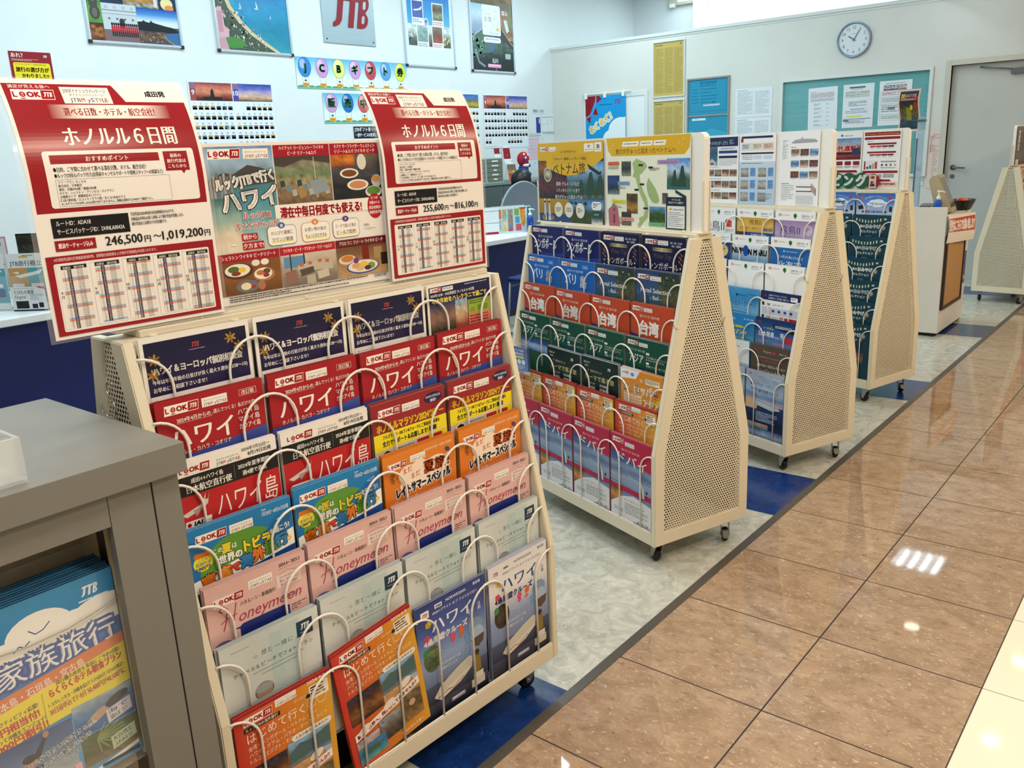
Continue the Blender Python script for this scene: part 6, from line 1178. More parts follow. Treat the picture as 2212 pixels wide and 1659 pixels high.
def art_notice():
    a = Art(420, 297, '#e9edf0'); a.R(5, 5, 410, 120, '#1c1f2a'); a.T('JTBギフト券シリーズ', 20, 52, 46, '#f0f2f4', 0.03, fit=380); a.T('一部サービスの変更について', 26, 104, 40, '#f0f2f4', 0.03, fit=370); a.greek(24, 140, 370, 140, 10, '#7a8088', 0.5); return a
put('notice', art_notice(), WP(6.26, 1.463, 0.003), 'white notice with a black heading under the balloon banners', 'notice', None, 0.0006, PRINT)
def art_are():
    a = Art(297, 420, '#8f1f2a'); a.T('あれ？', 14, 40, 36, '#f4efe9', 0.02, fit=84); jtb(a, 240, 36, 16, '#f4efe9'); a.greek(14, 52, 190, 16, 2, '#d9a0a0'); a.RR(20, 76, 260, 330, 14, '#ecd62f'); a.T('ダイナミックパッケージ(JTB MySTYLE)で', 34, 94, 15, '#5a3a10', 0.02, fit=220); a.T('旅行の選び方が', 34, 138, 36, '#5a3a10', 0.04, fit=232); a.T('かわりました!!', 70, 180, 34, '#5a3a10', 0.04, fit=190); a.greek(40, 210, 220, 160, 9, '#8a7a20', 0.4); return a
put('poster', art_are(), WP(3.02, 1.875, 0.003), 'small red and yellow poster at the far left of the white wall', 'poster', None, 0.0006, GLOSS)
def art_calendar(m1, m2, s1, s2, p1, p2, seed):
    W, H = 850, 620; a = Art(W, H, '#e6ebf0'); r = random.Random(seed)
    for h, (m, st, ph) in enumerate(((m1, s1, p1), (m2, s2, p2))):
        x = 12+h*420; a.R(x, 14, 62, 150, '#a04a4a' if m == '9' else '#4a4a9a'); a.R(x, 14, 62, 50, '#8a6a8a'); a.photo(x+56, 14, 356, 150, ph, seed+h, 16, 10, 0.35)
        if m == '9': a.P([(x+190, 164), (x+200, 80), (x+214, 60), (x+228, 80), (x+240, 164)], '#2a1f24'); a.R(x+120, 130, 190, 34, '#2a2024')
        a.T(m, x+30, 116, 60, '#f4f4f6', 0.03, 'c'); n = {'9': 30, '10': 31, '7': 31, '8': 31, '11': 30}[m]
        for d in range(n):
            k = d+st; cx = x+30+(k % 7)*58; cy = 196+(k//7)*82
            a.T(str(d+1), cx, cy, 24, '#b04a5a' if k % 7 == 0 else '#3a4a5a', 0.02, 'c'); a.l -= 1
            c = r.choice(['#4a5a6a', '#8a5a4a', '#6a7a5a', '#a98a5a', '#5a4a4a', '#7a8a9a', '#3a4a6a']); c2 = r.choice(['#c9b9a0', '#9ab0c0', '#b98a6a', '#3a3a3a'])
            a.R(cx-22, cy+10, 44, 32, c); a.l -= 1; a.P([(cx-22, cy+42), (cx-22, cy+30), (cx, cy+20), (cx+22, cy+32), (cx+22, cy+42)], c2); a.l -= 1
        a.l += 2
    a.greek(20, 600, 200, 8, 1, '#8a9aa8'); return a
SUN9 = ['#7a3a44', '#c9685a', '#d98a6a', '#8a3a34', '#2a1f24']; SUN10 = ['#2f3f8a', '#5a6ac0', '#b9a0c0', '#e2b98a', '#4a3a5a']; FLO = ['#2f5fae', '#4a78b8', '#6a7a4a', '#c9a43a', '#4a5a2a']; SKY = ['#4a5ab8', '#7a8ad0', '#c9d4ea', '#3a6a4a']
CG = 'two-month calendars in a row on the white wall'
put('wall_calendar', art_calendar('9', '10', 0, 2, SUN9, SUN10, 1), WP(4.69, 1.52, 0.003), 'two-month sunset calendar on the wall above the Hawaii lounge poster', 'calendar', CG, 0.001, PRINT)
put('wall_calendar', art_calendar('7', '8', 1, 4, SKY, FLO, 2), WP(7.585, 1.495, 0.003), 'calendar with a sunflower photo half hidden by the right price sheet', 'calendar', CG, 0.001, PRINT)
put('wall_calendar', art_calendar('9', '10', 0, 2, SUN9, SUN10, 3), WP(8.51, 1.492, 0.003), 'two-month sunset calendar nearest the corner, above the grey drawer units', 'calendar', CG, 0.001, PRINT)
def simple(w, h, pg, fn=None):
    a = Art(w, h, pg)
    if fn: fn(a)
    return a
put('label_strip', simple(270, 68, '#dfe6e8', lambda a: [a.T('個別', 14, 50, 44, '#2a2f38', 0.03), a.R(126, 14, 8, 40, '#2a2f38'), a.T('旅行', 160, 50, 40, '#2a2f38', 0.02)]), WP(9.175, 1.893, 0.003), 'narrow white label strip near the wall corner', 'label')
put('booklet_sheet', simple(250, 250, '#dde4e6', lambda a: [a.R(150, 30, 90, 190, '#27408f'), a.R(206, 44, 26, 60, '#c9d4ea'), a.greek(20, 230, 200, 10, 1, '#556')]), WP(9.07, 1.63, 0.004), 'white sheet with a dark blue booklet cover, below the label strip', 'notice', None, 0.012)
put('planner_card', simple(255, 215, '#e2e9ea', lambda a: [a.R(10, 14, 235, 6, '#5a6a7a'), a.R(120, 40, 5, 40, '#3a4452'), a.R(196, 44, 5, 30, '#3a4452'), a.R(10, 100, 235, 3, '#9aa8b2'), a.R(120, 110, 3, 90, '#9aa8b2'), a.R(0, 200, 255, 6, '#4a5662')]), WP(9.345, 1.655, 0.004), 'small white planner card nearest the wall corner', 'calendar', None, 0.01)
put('memo_sheet', simple(230, 270, '#dfc6d2', lambda a: [a.greek(20, 20, 180, 200, 5, '#c09ab0', 0.15), a.R(150, 10, 1.5, 250, '#c9aab8')]), WP(9.03, 1.335, 0.003), 'pink memo sheet on the white wall near the corner', 'notice')
put('memo_sheet', simple(240, 230, '#dde5e8', lambda a: [a.greek(20, 120, 200, 80, 4, '#aab8c2', 0.2), a.R(120, 30, 6, 30, '#2a3440'), a.R(190, 34, 6, 24, '#2a3440')]), WP(9.05, 1.10, 0.004), 'white memo sheet below the pink one near the corner', 'notice', None, 0.006)
put('memo_sheet', simple(110, 300, '#dfe6e8', lambda a: a.R(70, 60, 6, 26, '#2a3440')), WP(9.21, 1.36, 0.003), 'narrow white sheet beside the pink memo', 'notice')

# ---- partition wall
o = thing('wall_clock', 'round silver-rimmed wall clock showing five past ten', 'clock', WC(-3.135, 2.385))
bm = bmesh.new()
prof = [(0.150, 0.018), (0.158, 0.030), (0.166, 0.032), (0.170, 0.024), (0.170, 0.002), (0.150, 0.002)]
rings = [[bm.verts.new((r*math.cos(2*PI*k/48), -d, r*math.sin(2*PI*k/48))) for k in range(48)] for r, d in prof]
for i in range(len(prof)):
    A, B = rings[i], rings[(i+1) % len(prof)]
    for k in range(48): bm.faces.new((A[k], A[(k+1) % 48], B[(k+1) % 48], B[k])).smooth = True
fixn(bm); obj('rim', bm, o, None, mat('silver_clock_rim', '#8e9db2', 0.28, 0.7))
a = Art(310, 310, '#d9dfe4'); 
for k in range(1, 13):
    an = k*PI/6; a.T(str(k), 155+116*math.sin(an), 155-116*math.cos(an)+14, 40, '#15171c', 0.01, 'c')
for k in range(60): an = k*PI/30; a.R(155+143*math.sin(an)-0.8, 155-143*math.cos(an)-0.8, 1.6, 1.6, '#333'); a.l -= 1
a.l += 1; a.greek(136, 96, 38, 6, 1, '#445'); a.greek(130, 216, 50, 4, 1, '#99a')
bm = bmesh.new(); prism(bm, [(0.155*math.cos(2*PI*k/40), 0.155*math.sin(2*PI*k/40)) for k in range(40)], 'y', -0.012, -0.002); fixn(bm); obj('dial', bm, o, None, mat('dial_white', '#d9dfe4', 0.4))
me = a.mesh('numerals', 0.0002, None, PRINT)
bm = bmesh.new(); bm.from_mesh(me); bmesh.ops.delete(bm, geom=[f for f in bm.faces if f.calc_area() > 0.03], context='FACES'); bm.to_mesh(me); bm.free()
obj('numerals', me, o, T(0, -0.0124, -0.155))
def hand(name, ang, l, w, d):
    bm = bmesh.new(); prism(bm, [(-w/2, -0.02), (w/2, -0.02), (w*0.5, l*0.8), (0, l), (-w*0.5, l*0.8)], 'y', -d-0.0008, -d); bmesh.ops.transform(bm, matrix=Matrix.Rotation(ang, 4, 'Y'), verts=bm.verts[:]); fixn(bm); obj(name, bm, o, None, DARKP)
hand('hour_hand', math.radians(302), 0.075, 0.011, 0.0150); hand('minute_hand', math.radians(30), 0.115, 0.008, 0.0166)
bm = bmesh.new(); prism(bm, [(0.149*math.cos(2*PI*k/40), 0.149*math.sin(2*PI*k/40)) for k in range(40)], 'y', -0.0215, -0.0205); fixn(bm); obj('glass', bm, o, None, mat('clock_glass', '#fff', 0.03, alpha=0.06))
def board(name, label, xc, z0, w, h, fr, fmat, art, group=None, mid=None):
    o = thing(name, label, 'framed notice', WC(xc, z0), group)
    bm = bmesh.new(); prism(bm, [(-w/2, 0), (w/2, 0), (w/2, h), (-w/2, h)], 'y', -0.018, 0, hole=[(-w/2+fr, fr), (w/2-fr, fr), (w/2-fr, h-fr), (-w/2+fr, h-fr)]); fixn(bm)
    if mid: box(bm, -w/2+fr, w/2-fr, -0.016, 0, mid-fr/2, mid+fr/2)
    obj('frame', bm, o, None, fmat)
    obj('sheet', art.mesh('sheet', 0.001, None, GLOSS), o, T(0, -0.006, fr))
    return o
def art_terms(h=590):
    a = Art(396, h, '#c3aa5e'); a.greek(16, 20, 100, 14, 2, '#2a2620', 0.7); jtb(a, 336, 34, 16, '#2a2620')
    for c in range(3): a.greek(18+c*124, 60, 108, h-90, 62, '#8a7840', 0.42, 0.85, seed=c+5)
    return a
YG = 'two yellow framed terms sheets'
board('framed_notice', 'upper of two framed yellow sheets of small print', -5.25, 1.985, 0.42, 0.62, 0.012, TRIMW, art_terms(), YG)
board('framed_notice', 'lower framed yellow sheet of small print, beneath the other', -5.25, 1.33, 0.42, 0.62, 0.012, TRIMW, art_terms(), YG)
def art_licence():
    a = Art(494, 640, '#2a8fb2'); a.O(20, 20, 454, 350, 2, '#1a5a7a'); a.O(28, 28, 438, 334, 1, '#1a5a7a'); a.T('旅行業登録票', 247, 70, 36, '#174f6a', 0.02, 'c', fit=210); a.greek(150, 84, 190, 12, 1, '#1a5a7a')
    for i in range(5): a.greek(44, 120+i*36, 80, 14, 1, '#1d6484', seed=i); a.greek(160, 120+i*36, 200, 14, 1, '#1d6484', seed=i+9)
    a.T('JTB', 300, 278, 24, '#174f6a', 0.02); a.R(190, 290, 200, 18, '#cfe6ee'); a.greek(196, 294, 186, 9, 1, '#445'); a.greek(160, 404, 180, 12, 1, '#1a5a7a'); a.R(50, 440, 170, 24, '#cfe6ee'); a.T('旅行', 90, 459, 16, '#345', 0.01); a.P([(0, 560), (120, 600), (300, 560), (494, 610), (494, 640), (0, 640)], '#3aa0c0'); return a
board('framed_certificate', 'bright blue framed licence certificate with grey surround', -4.745, 1.50, 0.53, 0.66, 0.018, mat('grey_beige_frame', '#8f8b80', 0.5), art_licence(), None, 0.245)
def art_paper(w, h, seed, kind='t'):
    a = Art(w, h, '#dfe4e8')
    if kind == 'two': a.greek(24, 22, 120, 8, 1, '#222'); a.greek(24, 40, w*0.42, h-70, 26, '#8f959c', 0.4, 0.8, seed); a.greek(w*0.54, 40, w*0.38, h-70, 26, '#9aa0a8', 0.4, 0.7, seed+1); a.R(w/2-0.6, 10, 1.2, h-20, '#b9bfc6')
    if kind == 'list':
        a.greek(24, 40, 60, 7, 1, '#333'); a.greek(24, 54, w-60, 52, 7, '#9a6a70', 0.5, 0.9, seed); a.greek(24, 112, w-60, 30, 4, '#7a7f88', 0.5, 0.9, seed)
        for i in range(6): a.greek(60, 160+i*42, 90, 22, 3, '#8a9098', 0.5, 0.4, seed+i); a.greek(190, 166+i*42, 40, 12, 2, '#8a9098', 0.5, 0.4, seed+i)
    if kind == 'grn':
        a.R(60, 26, 160, 14, '#2a6a4a'); a.greek(80, 48, 120, 8, 1, '#333'); a.R(70, 70, 60, 9, '#dfd84a'); a.R(180, 78, 90, 10, '#dfd84a'); a.R(20, 104, 90, 10, '#dfd84a'); a.greek(24, 74, 240, 60, 5, '#5a6068', 0.4, 0.8, seed); a.greek(60, 170, 180, 50, 4, '#6a7078', 0.5, 0.6, seed+2); a.R(80, 244, 140, 5, '#2f4a8a'); a.greek(30, 262, 220, 30, 3, '#6a7078', 0.4); a.R(40, 312, 160, 12, '#dfd84a'); a.R(10, 340, 280, 6, '#3a5aa0'); a.greek(30, 356, 200, 34, 4, '#5a6068', 0.5); a.RR(8, 350, 60, 14, 3, '#3a5aa0')
    if kind == 'box':
        a.greek(60, 24, 190, 10, 1, '#777'); a.greek(40, 44, 220, 46, 3, '#2f3238', 0.6, 0.9, seed); a.R(40, 84, 220, 10, '#b0404a')
        for i, y in enumerate((100, 160, 226, 330)): a.O(14, y, 270, (54, 60, 96, 50)[i], 1.5, '#5a6068'); a.greek(28, y+10, 240, (34, 40, 70, 30)[i], (3, 3, 4, 2)[i], '#7a8088' if i else '#9a4a54', 0.5, 0.7, seed+i)
        a.R(90, 250, 70, 30, '#7a8088')
    return a
put('document_sheet', art_paper(430, 310, 3, 'two'), WC(-4.195, 1.695, 0.003), 'upper white two-column document right of the blue certificate', 'notice', 'paired white documents by the blue certificate')
put('document_sheet', art_paper(425, 300, 8, 'two'), WC(-4.195, 1.392, 0.003), 'lower white two-column document right of the blue certificate', 'notice', 'paired white documents by the blue certificate')
NG = 'sheets on the teal notice window'
for x, z, k, lab, ry, w in ((-3.425, 1.52, 'list', 'leftmost white list sheet on the teal notice window', -0.02, 308), (-3.065, 1.525, 'grn', 'laminated sheet with green heading and yellow highlights on teal window', 0.0, 310), (-2.705, 1.53, 'box', 'boxed white sheet on the right of the teal notice window', 0.0, 310)):
    put('notice_sheet', art_paper(w, 430, 5, k), WC(x, z, -0.009, ry), lab, 'notice', NG, 0.0006, GLOSS if k == 'grn' else PRINT)
put('notice_sheet', simple(110, 560, '#e6cfc6', lambda a: [a.greek(12, 60, 30, 160, 8, '#9a7a74', 0.4), a.greek(30, 40, 70, 50, 5, '#b08a84', 0.5), a.greek(40, 150, 50, 380, 26, '#9a8a88', 0.35, 0.3), a.R(12, 150, 5, 70, '#8a3a44')]), WC(-2.295, 0.905, 0.004), 'long pale pink sheet hanging beside the grey door', 'notice', None)
put('notice_sheet', simple(100, 540, '#dfe0e4', lambda a: [a.greek(10, 40, 80, 300, 20, '#9aa0a8', 0.3, 0.4), a.R(10, 190, 40, 8, '#3a4a8a'), a.R(0, 320, 100, 180, '#b9c6d2'), a.P([(10, 380), (60, 340), (60, 400)], '#4a6a8a')]), WC(-2.425, 0.93, 0.006), 'narrow white sheet half hidden behind the clear upright panel', 'notice', None)
# cloth banner on a rod
o = thing('hanging_banner', 'blue and red cloth banner clipped to a white rod', 'banner', WC(-6.125, 1.15, 0.03))
a = Art(590, 915, '#1f97d6'); a.P([(0, 0), (160, 0)]+[(160-8*k, 40+16*k) for k in range(1, 9)]+[(70, 215), (30, 236), (0, 246)], '#8f1c26'); a.P([(172, 0), (210, 0), (252, 40), (172, 92)], '#8f1c26'); a.P([(160, 130), (196, 232), (110, 214)], '#8f1c26'); a.P([(8, 262), (84, 236), (66, 330)], '#8f1c26')
a.Ln([(166, 0), (160, 90), (120, 190), (40, 250), (0, 258)], 6, '#9aaace'); a.greek(214, 106, 180, 16, 1, '#174a7a'); jtb(a, 424, 112, 56, '#b01c2c', 0.02); a.E(520, 420, 180, 150, '#e6eef0', 30); a.E(420, 520, 160, 120, '#e6eef0', 30); a.E(590, 360, 100, 90, '#e6eef0', 24)
for i, ch in enumerate('わくわく！'): a.T(ch, 84+i*74, 450-i*42, 104, '#e9cf5a', 0.05, rot=-0.45, ol=('#e9eef2', 0.06))
a.RR(150, 520, 420, 300, 20, '#b02030'); a.greek(190, 600, 320, 120, 3, '#f0e6e2')
obj('cloth', a.mesh('cloth', 0.001, lambda x, y, z: (x, y+0.006*math.sin(x*14), z), MATTE, cuts=[('x', -0.28+0.02*q) for q in range(29)]), o)
bm = bmesh.new(); tube(bm, [(-0.33, 0, 0.935), (0.37, 0, 0.945)], 0.008, 8); obj('rod', bm, o, None, WHITE)
for x in (-0.28, 0.0, 0.265):
    bm = bmesh.new(); box(bm, x-0.018, x+0.018, -0.014, 0.012, 0.885, 0.955, 0.003); obj('clip', bm, o, None, WHITE)
# small fitting high on the far wall
o = thing('emergency_light', 'small beige fitting high on the far wall beyond the partition', 'light fitting', T(-6.13, 11.5, 3.27))
bm = bmesh.new(); box(bm, -0.22, 0.28, -0.07, 0, 0.02, 0.16, 0.01); obj('housing', bm, o, None, mat('beige_fitting', '#c2bda9', 0.5))
bm = bmesh.new(); box(bm, -0.20, -0.12, -0.08, 0, 0.0, 0.05, 0.006); box(bm, -0.08, 0.2, -0.078, -0.07, 0.05, 0.12, 0.002); obj('lamp_panel', bm, o, None, WHITE)
# ---------------------------------------------------------------- foreground cabinet
FX, CY1 = -1.2245, 0.662            # slab front plane, slab end
o = thing('display_cabinet', 'grey laminate display cabinet in the near left foreground', 'cabinet', T(-1.469, CY1, 0))
x0, x1 = -0.245, 0.2445             # local: x back..front, y runs toward the viewer (negative)
YE = -1.15
bm = bmesh.new(); box(bm, x0, x1, YE, 0, 0.962, 1.010, 0.0012); obj('top_slab', bm, o, None, GREYLAM)
xb = x1-0.0155
bm = bmesh.new()
box(bm, x0+0.01, xb, -0.054, -0.010, 0.0, 0.9605, 0.001)                       # end panel
box(bm, xb-0.02, xb, -0.125, -0.0565, 0.0, 0.9605, 0.0008)                     # stile
box(bm, xb-0.02, xb, YE, -0.1258, 0.908, 0.9605, 0.0008)                       # head rail
box(bm, x0+0.01, x0+0.03, YE, -0.05, 0.0, 0.9605); box(bm, x0+0.03, xb-0.002, YE, -0.05, 0.0, 0.06); box(bm, x0+0.01, xb, YE, YE+0.03, 0, 0.9605)
obj('carcass', bm, o, None, GREYLAM)
bm = bmesh.new(); box(bm, xb-0.10, xb-0.001, -0.0566, -0.054, 0.0, 0.9600); obj('shadow_gap', bm, o, None, DARKGAP)
CREAMB = mat('cream_inner_board', '#dccfb4', 0.55)
bm = bmesh.new(); box(bm, xb-0.17, xb-0.16, YE+0.03, -0.10, 0.06, 0.955); obj('inner_board', bm, o, None, CREAMB)
bm = bmesh.new(); box(bm, xb-0.16, xb-0.0205, -0.108, -0.098, 0.06, 0.955); obj('inner_side', bm, o, None, CREAMB)
bm = bmesh.new(); box(bm, xb-0.085, xb-0.045, -0.1148, -0.1085, 0.06, 0.955); obj('slotted_rail', bm, o, None, mat('dark_steel_rail', '#55504a', 0.35, 0.6))
bm = bmesh.new(); n0 = 0; lathe(bm, [(0.004, 0), (0.004, 0.003), (0.002, 0.004)], 12); bmesh.ops.transform(bm, matrix=T(xb-0.062, -0.1148, 0.885, 0, PI/2), verts=bm.verts[:]); obj('screw', bm, o, None, ZINC)
# acrylic pocket in the cabinet
PM = T(-1.3095, 0.4234, 0.497, PI/2)
p = thing('acrylic_pocket', 'clear acrylic pocket inside the grey cabinet', 'leaflet holder', PM)
lip = [(-0.1215, 0.285), (-0.09, 0.270), (-0.02, 0.262), (0.04, 0.264), (0.085, 0.272), (0.112, 0.280), (0.1215, 0.282)]
bm = bmesh.new(); prism(bm, [(-0.1215, -0.012), (0.1215, -0.012)]+lip[::-1], 'y', -0.0345, -0.0325); fixn(bm); obj('front_plate', bm, p, None, ACRYL)
bm = bmesh.new(); tube(bm, [(x, -0.0335, z) for x, z in lip], 0.0013, 6); tube(bm, [(0.1215, -0.0335, -0.012), (0.1215, -0.0335, 0.282)], 0.0012, 6)
tube(bm, [(-0.118, -0.0335, -0.012), (0.118, -0.0335, -0.012)], 0.0016, 6); obj('polished_edge', bm, p, None, mat('acrylic_edge', '#b8b3a4', 0.2, alpha=0.75))
bm = bmesh.new(); box(bm, -0.118, 0.118, -0.0325, 0.030, -0.014, -0.011); box(bm, -0.121, 0.121, 0.030, 0.032, -0.012, 0.36); obj('pocket_back', bm, p, None, ACRYL)
bm = bmesh.new(); box(bm, 0.1195, 0.1225, -0.030, -0.022, -0.010, 0.40); obj('pocket_rod', bm, p, None, mat('pale_rod', '#d3c5a6', 0.4))
def cv_okinawa():
    a = Art(210, 297, '#3f8fc6', edge='#2a3a6a'); a.G(0, 0, 210, 130, ['#4a97cc', '#3a83bc', '#2f6fb0']); jtb(a, 164, 28, 14, '#f2f3f0'); a.greek(160, 33, 40, 4, 1, '#dfe9f0')
    for cx, cy, rx, ry in ((106, 52, 44, 30), (60, 74, 40, 26), (150, 62, 34, 22), (190, 50, 40, 16), (110, 84, 80, 28), (10, 90, 50, 24), (178, 70, 44, 22)): a.E(cx, cy, rx, ry, '#f1efe9', 24)
    a.Ln([(92, 44), (100, 52), (110, 50), (120, 42)], 1.4, '#3a5f9a'); a.Ln([(70, 66), (78, 60), (84, 64), (92, 58)], 1.4, '#3a5f9a'); a.T('8/30発', 2, 72, 13, '#f1efe9', 0.02)
    a.P([(0, 96), (210, 74), (210, 112), (0, 134)], '#2f6fb8'); a.T('の家族旅行', 4, 112, 38, '#f4f3ee', 0.03, fit=198, rot=-0.06, ol=('#1c4c9c', 0.07))
    a.P([(0, 126), (210, 100), (210, 116), (0, 146)], '#dd7d3c'); a.T('沖縄本島・石垣島・宮古島', 20, 141, 14, '#f6ece0', 0.01, fit=134, rot=-0.12)
    a.P([(0, 146), (210, 116), (210, 178), (0, 196)], '#efdf2a'); a.R(92, 138, 0.8, 46, '#8a7a20')
    a.T('飛行機の座席を事前にご予約可能!', 112, 136, 8, '#2a2a20', 0.03, fit=90, rot=-0.1); a.T('らくらくホテル朝食プラン', 102, 149, 13, '#c0342a', 0.04, fit=102, rot=-0.1); a.T('トヨタレンタカー沖縄本島Sクラス4泊5日 1日10台限定!', 98, 163, 7.5, '#2a2a20', 0.03, fit=106, rot=-0.1); a.T('30日前申込で7･8月 50,400円が40,500円に', 98, 175, 11, '#b02a3a', 0.03, fit=108, rot=-0.1)
    a.T('選べるアクティビティ応援!', 12, 160, 8, '#2a2a20', 0.03, fit=74, rot=-0.1); a.T('5,000円相当付!', 10, 174, 13, '#c0342a', 0.04, fit=76, rot=-0.1); a.T('長く泊まって沖縄をエンジョイ!', 8, 184, 8, '#2a2a20', 0.03, fit=84, rot=-0.1); a.T('15,000円割引!', 14, 195, 13, '#c0342a', 0.04, fit=80, rot=-0.1)
    a.R(0, 196, 210, 101, '#5b9fd0'); a.photo(0, 192, 122, 84, ['#2f4a86', '#4a6a9c', '#6f8aa6', '#9fb0ba', '#c9d2d4'], 3, 14, 12, 0.25); a.photo(124, 180, 86, 50, ['#a9b9c4', '#5a86b4', '#3a6fae', '#2f62a8'], 5, 12, 8, 0.4); a.photo(128, 232, 82, 48, ['#4a5a34', '#5a6a3a', '#4a5228', '#8a7a54'], 7, 14, 10, 0.6)
    for cx, cy, s in ((36, 232, 1), (62, 226, 1.25), (12, 246, .8)):
        a.E(cx, cy, 7*s, 8*s, '#b98a6e'); a.E(cx, cy-4*s, 7.4*s, 5*s, '#241c1a'); a.P([(cx-12*s, cy+9*s), (cx+12*s, cy+9*s), (cx+14*s, cy+36*s), (cx-14*s, cy+36*s)], '#1f2a3c'); a.R(cx-13*s, cy+24*s, 26*s, 4*s, '#c9a03a')
    a.P([(66, 222), (84, 198), (88, 200), (74, 228)], '#1f2a3c'); a.E(87, 197, 4, 5, '#b98a6e'); a.E(70, 280, 50, 16, '#e2e6e0'); a.E(158, 208, 16, 7, '#c9a890', 14, -0.4); a.E(186, 196, 18, 7, '#3a2c2c', 14, -0.3); a.E(148, 214, 6, 4, '#d9e04a')
    for q in range(10): a.Ln([(150, 244), (150+40*math.cos(q*.3-1.2), 244+22*math.sin(q*.3-1.2))], 2, '#8aa060')
    a.T('みたい!やりたい!を叶える旅!!', 48, 238, 10, '#f4f3ee', 0.05, fit=108, rot=-0.2); a.T('家族みんなで最高の夏の', 52, 250, 10, '#f4f3ee', 0.05, fit=94, rot=-0.2); a.T('思い出をつくろう♪', 58, 262, 10, '#f4f3ee', 0.05, fit=72, rot=-0.2)
    for x, y, c, t1, t2 in ((168, 208, '#e6dfe6', '海で', '遊ぼう!'), (168, 252, '#c6d6ae', '大自然と', 'ふれあおう!'), (70, 270, '#e9bcc0', 'アクティビティ体験を', '楽しみたい!')):
        w = 36 if x > 100 else 54; a.P([(x, y), (x+w, y-7), (x+w+1, y+14), (x+1, y+21)], c); a.T(t1, x+3, y+8, 8, '#2a3a6a' if x > 100 else '#c0304a', 0.03, fit=w*0.8, rot=-0.16); a.T(t2, x+5, y+17, 8, '#2a2a2a', 0.02, fit=w*0.7, rot=-0.16)
    a.P([(120, 292), (206, 276), (206, 282), (120, 297)], '#eef0ea'); a.R(150, 286, 56, 5, '#1a1c26'); return a
me = cv_okinawa().mesh('brochure_sheet', 0.0030); me.transform(Matrix.Diagonal((1.12, 1, 1.12, 1)))
for i in range(11):
    M = PM @ T(-0.0004*(i % 3), -0.028+i*0.0049, 0.0+0.0012*(i % 4)+0.0005*i)
    b = obj('brochure', me); b.matrix_world = M
    tag(b, 'blue and yellow family trip brochure, front of the grey cabinet pocket' if i == 0 else 'spare blue family trip brochure stacked behind the front one in the grey cabinet', 'brochure', 'family trip brochures in the grey cabinet')
# clear tray of slips on the cabinet top
o = thing('acrylic_tray', 'clear acrylic tray of paper slips on top of the grey cabinet', 'tray', T(-1.335, 0.355, 1.0103))
CLR = mat('thick_clear_acrylic', '#eef3f4', 0.05, alpha=0.30, spec=0.7)
bm = bmesh.new(); box(bm, -0.083, 0.083, -0.085, 0.085, 0, 0.005)
for a4 in ((-0.083, 0.083, 0.079, 0.085), (-0.083, 0.083, -0.085, -0.079), (0.077, 0.083, -0.079, 0.079), (-0.083, -0.077, -0.079, 0.079)): box(bm, *a4, 0.005, 0.066)
obj('tray_walls', bm, o, None, CLR)
SL = [('#f3ece8', 'white'), ('#f0e6a0', 'yellow'), ('#f0f0ee', 'white'), ('#efeeee', 'white'), ('#e9c4c4', 'pink')]
for i, (c, nm) in enumerate(SL):
    a = Art(148, 150, c, edge=c); a.greek(14, 20, 110, 100, 8, '#b9a0a0', 0.4, 0.7, seed=i)
    b = obj('paper_slip', a.mesh('paper_slip', 0.0034)); b.matrix_world = T(-1.335, 0.355, 1.0172+i*0.0062, PI/2) @ T(0, 0.075, 0, 0, -PI/2) 
    tag(b, f'{["lowest white", "yellow", "third white", "fourth white", "topmost pink"][i]} paper slip in the clear tray on the grey cabinet', 'paper slip', 'paper slips in the clear tray')
# S hook on the perforated panel, nearest rack
bm = bmesh.new()
hp = [(-0.010, 1.066), (-0.009, 1.071), (-0.001, 1.0745), (0.008, 1.071), (0.0125, 1.061), (0.010, 1.053), (0.002, 1.046), (-0.008, 1.040), (-0.016, 1.032), (-0.017, 1.022), (-0.010, 1.013), (0.006, 1.007), (0.026, 1.006), (0.044, 1.0085), (0.055, 1.014), (0.058, 1.024)]
tube(bm, [(-RW-0.0042-0.004*math.sin(i/15*PI), v, z) for i, (v, z) in enumerate(hp)], 0.0013, 7)
o = obj('s_hook', bm, None, None, mat('bright_hook_steel', '#c9c9c9', 0.15, 1.0)); o.matrix_world = RACKM[1]
tag(o, 'bent steel S-hook hanging on the perforated end panel of the nearest rack', 'hook')
# pack of blue cards tied to the second rack
o = thing('card_pack', 'small pack of blue cards tied to the wires of the second rack', 'card pack', RACKM[2] @ T(-0.735, -0.236, 0.622, 0.12, 0.05))
a = Art(96, 92, '#1d55a8', edge='#7f9fc0'); a.G(0, 0, 96, 92, ['#174a98', '#2a6fc0']); a.T('スマホで簡単', 48, 16, 10, '#e9eef6', 0.02, 'c', fit=60); a.T('海外WiFi', 48, 30, 13, '#e9eef6', 0.03, 'c', fit=54); a.R(20, 34, 56, 8, '#e2d93a'); [a.E(24+24*i, 56, 10, 10, '#e6edf4') for i in range(3)]; a.greek(16, 70, 64, 16, 3, '#bcd0ea')
obj('front_card', a.mesh('front_card', 0.0008, None, GLOSS), o, T(0, -0.012, 0))
for i in range(5): obj('card', Art(94, 90+i % 2*2, '#2a5fae', edge='#6f93c0').mesh('card', 0.0008, None, PRINT), o, T(0, -0.0105+i*0.0026, 0))
bm = bmesh.new(); tube(bm, [(-0.05, -0.013, -0.001), (-0.05, -0.013, 0.105), (0.05, -0.013, 0.105), (0.05, -0.013, -0.001)], 0.0006, 4, True)
box(bm, -0.05, 0.05, -0.0138, -0.0134, -0.001, 0.112); obj('clear_bag', bm, o, None, ACRYL)
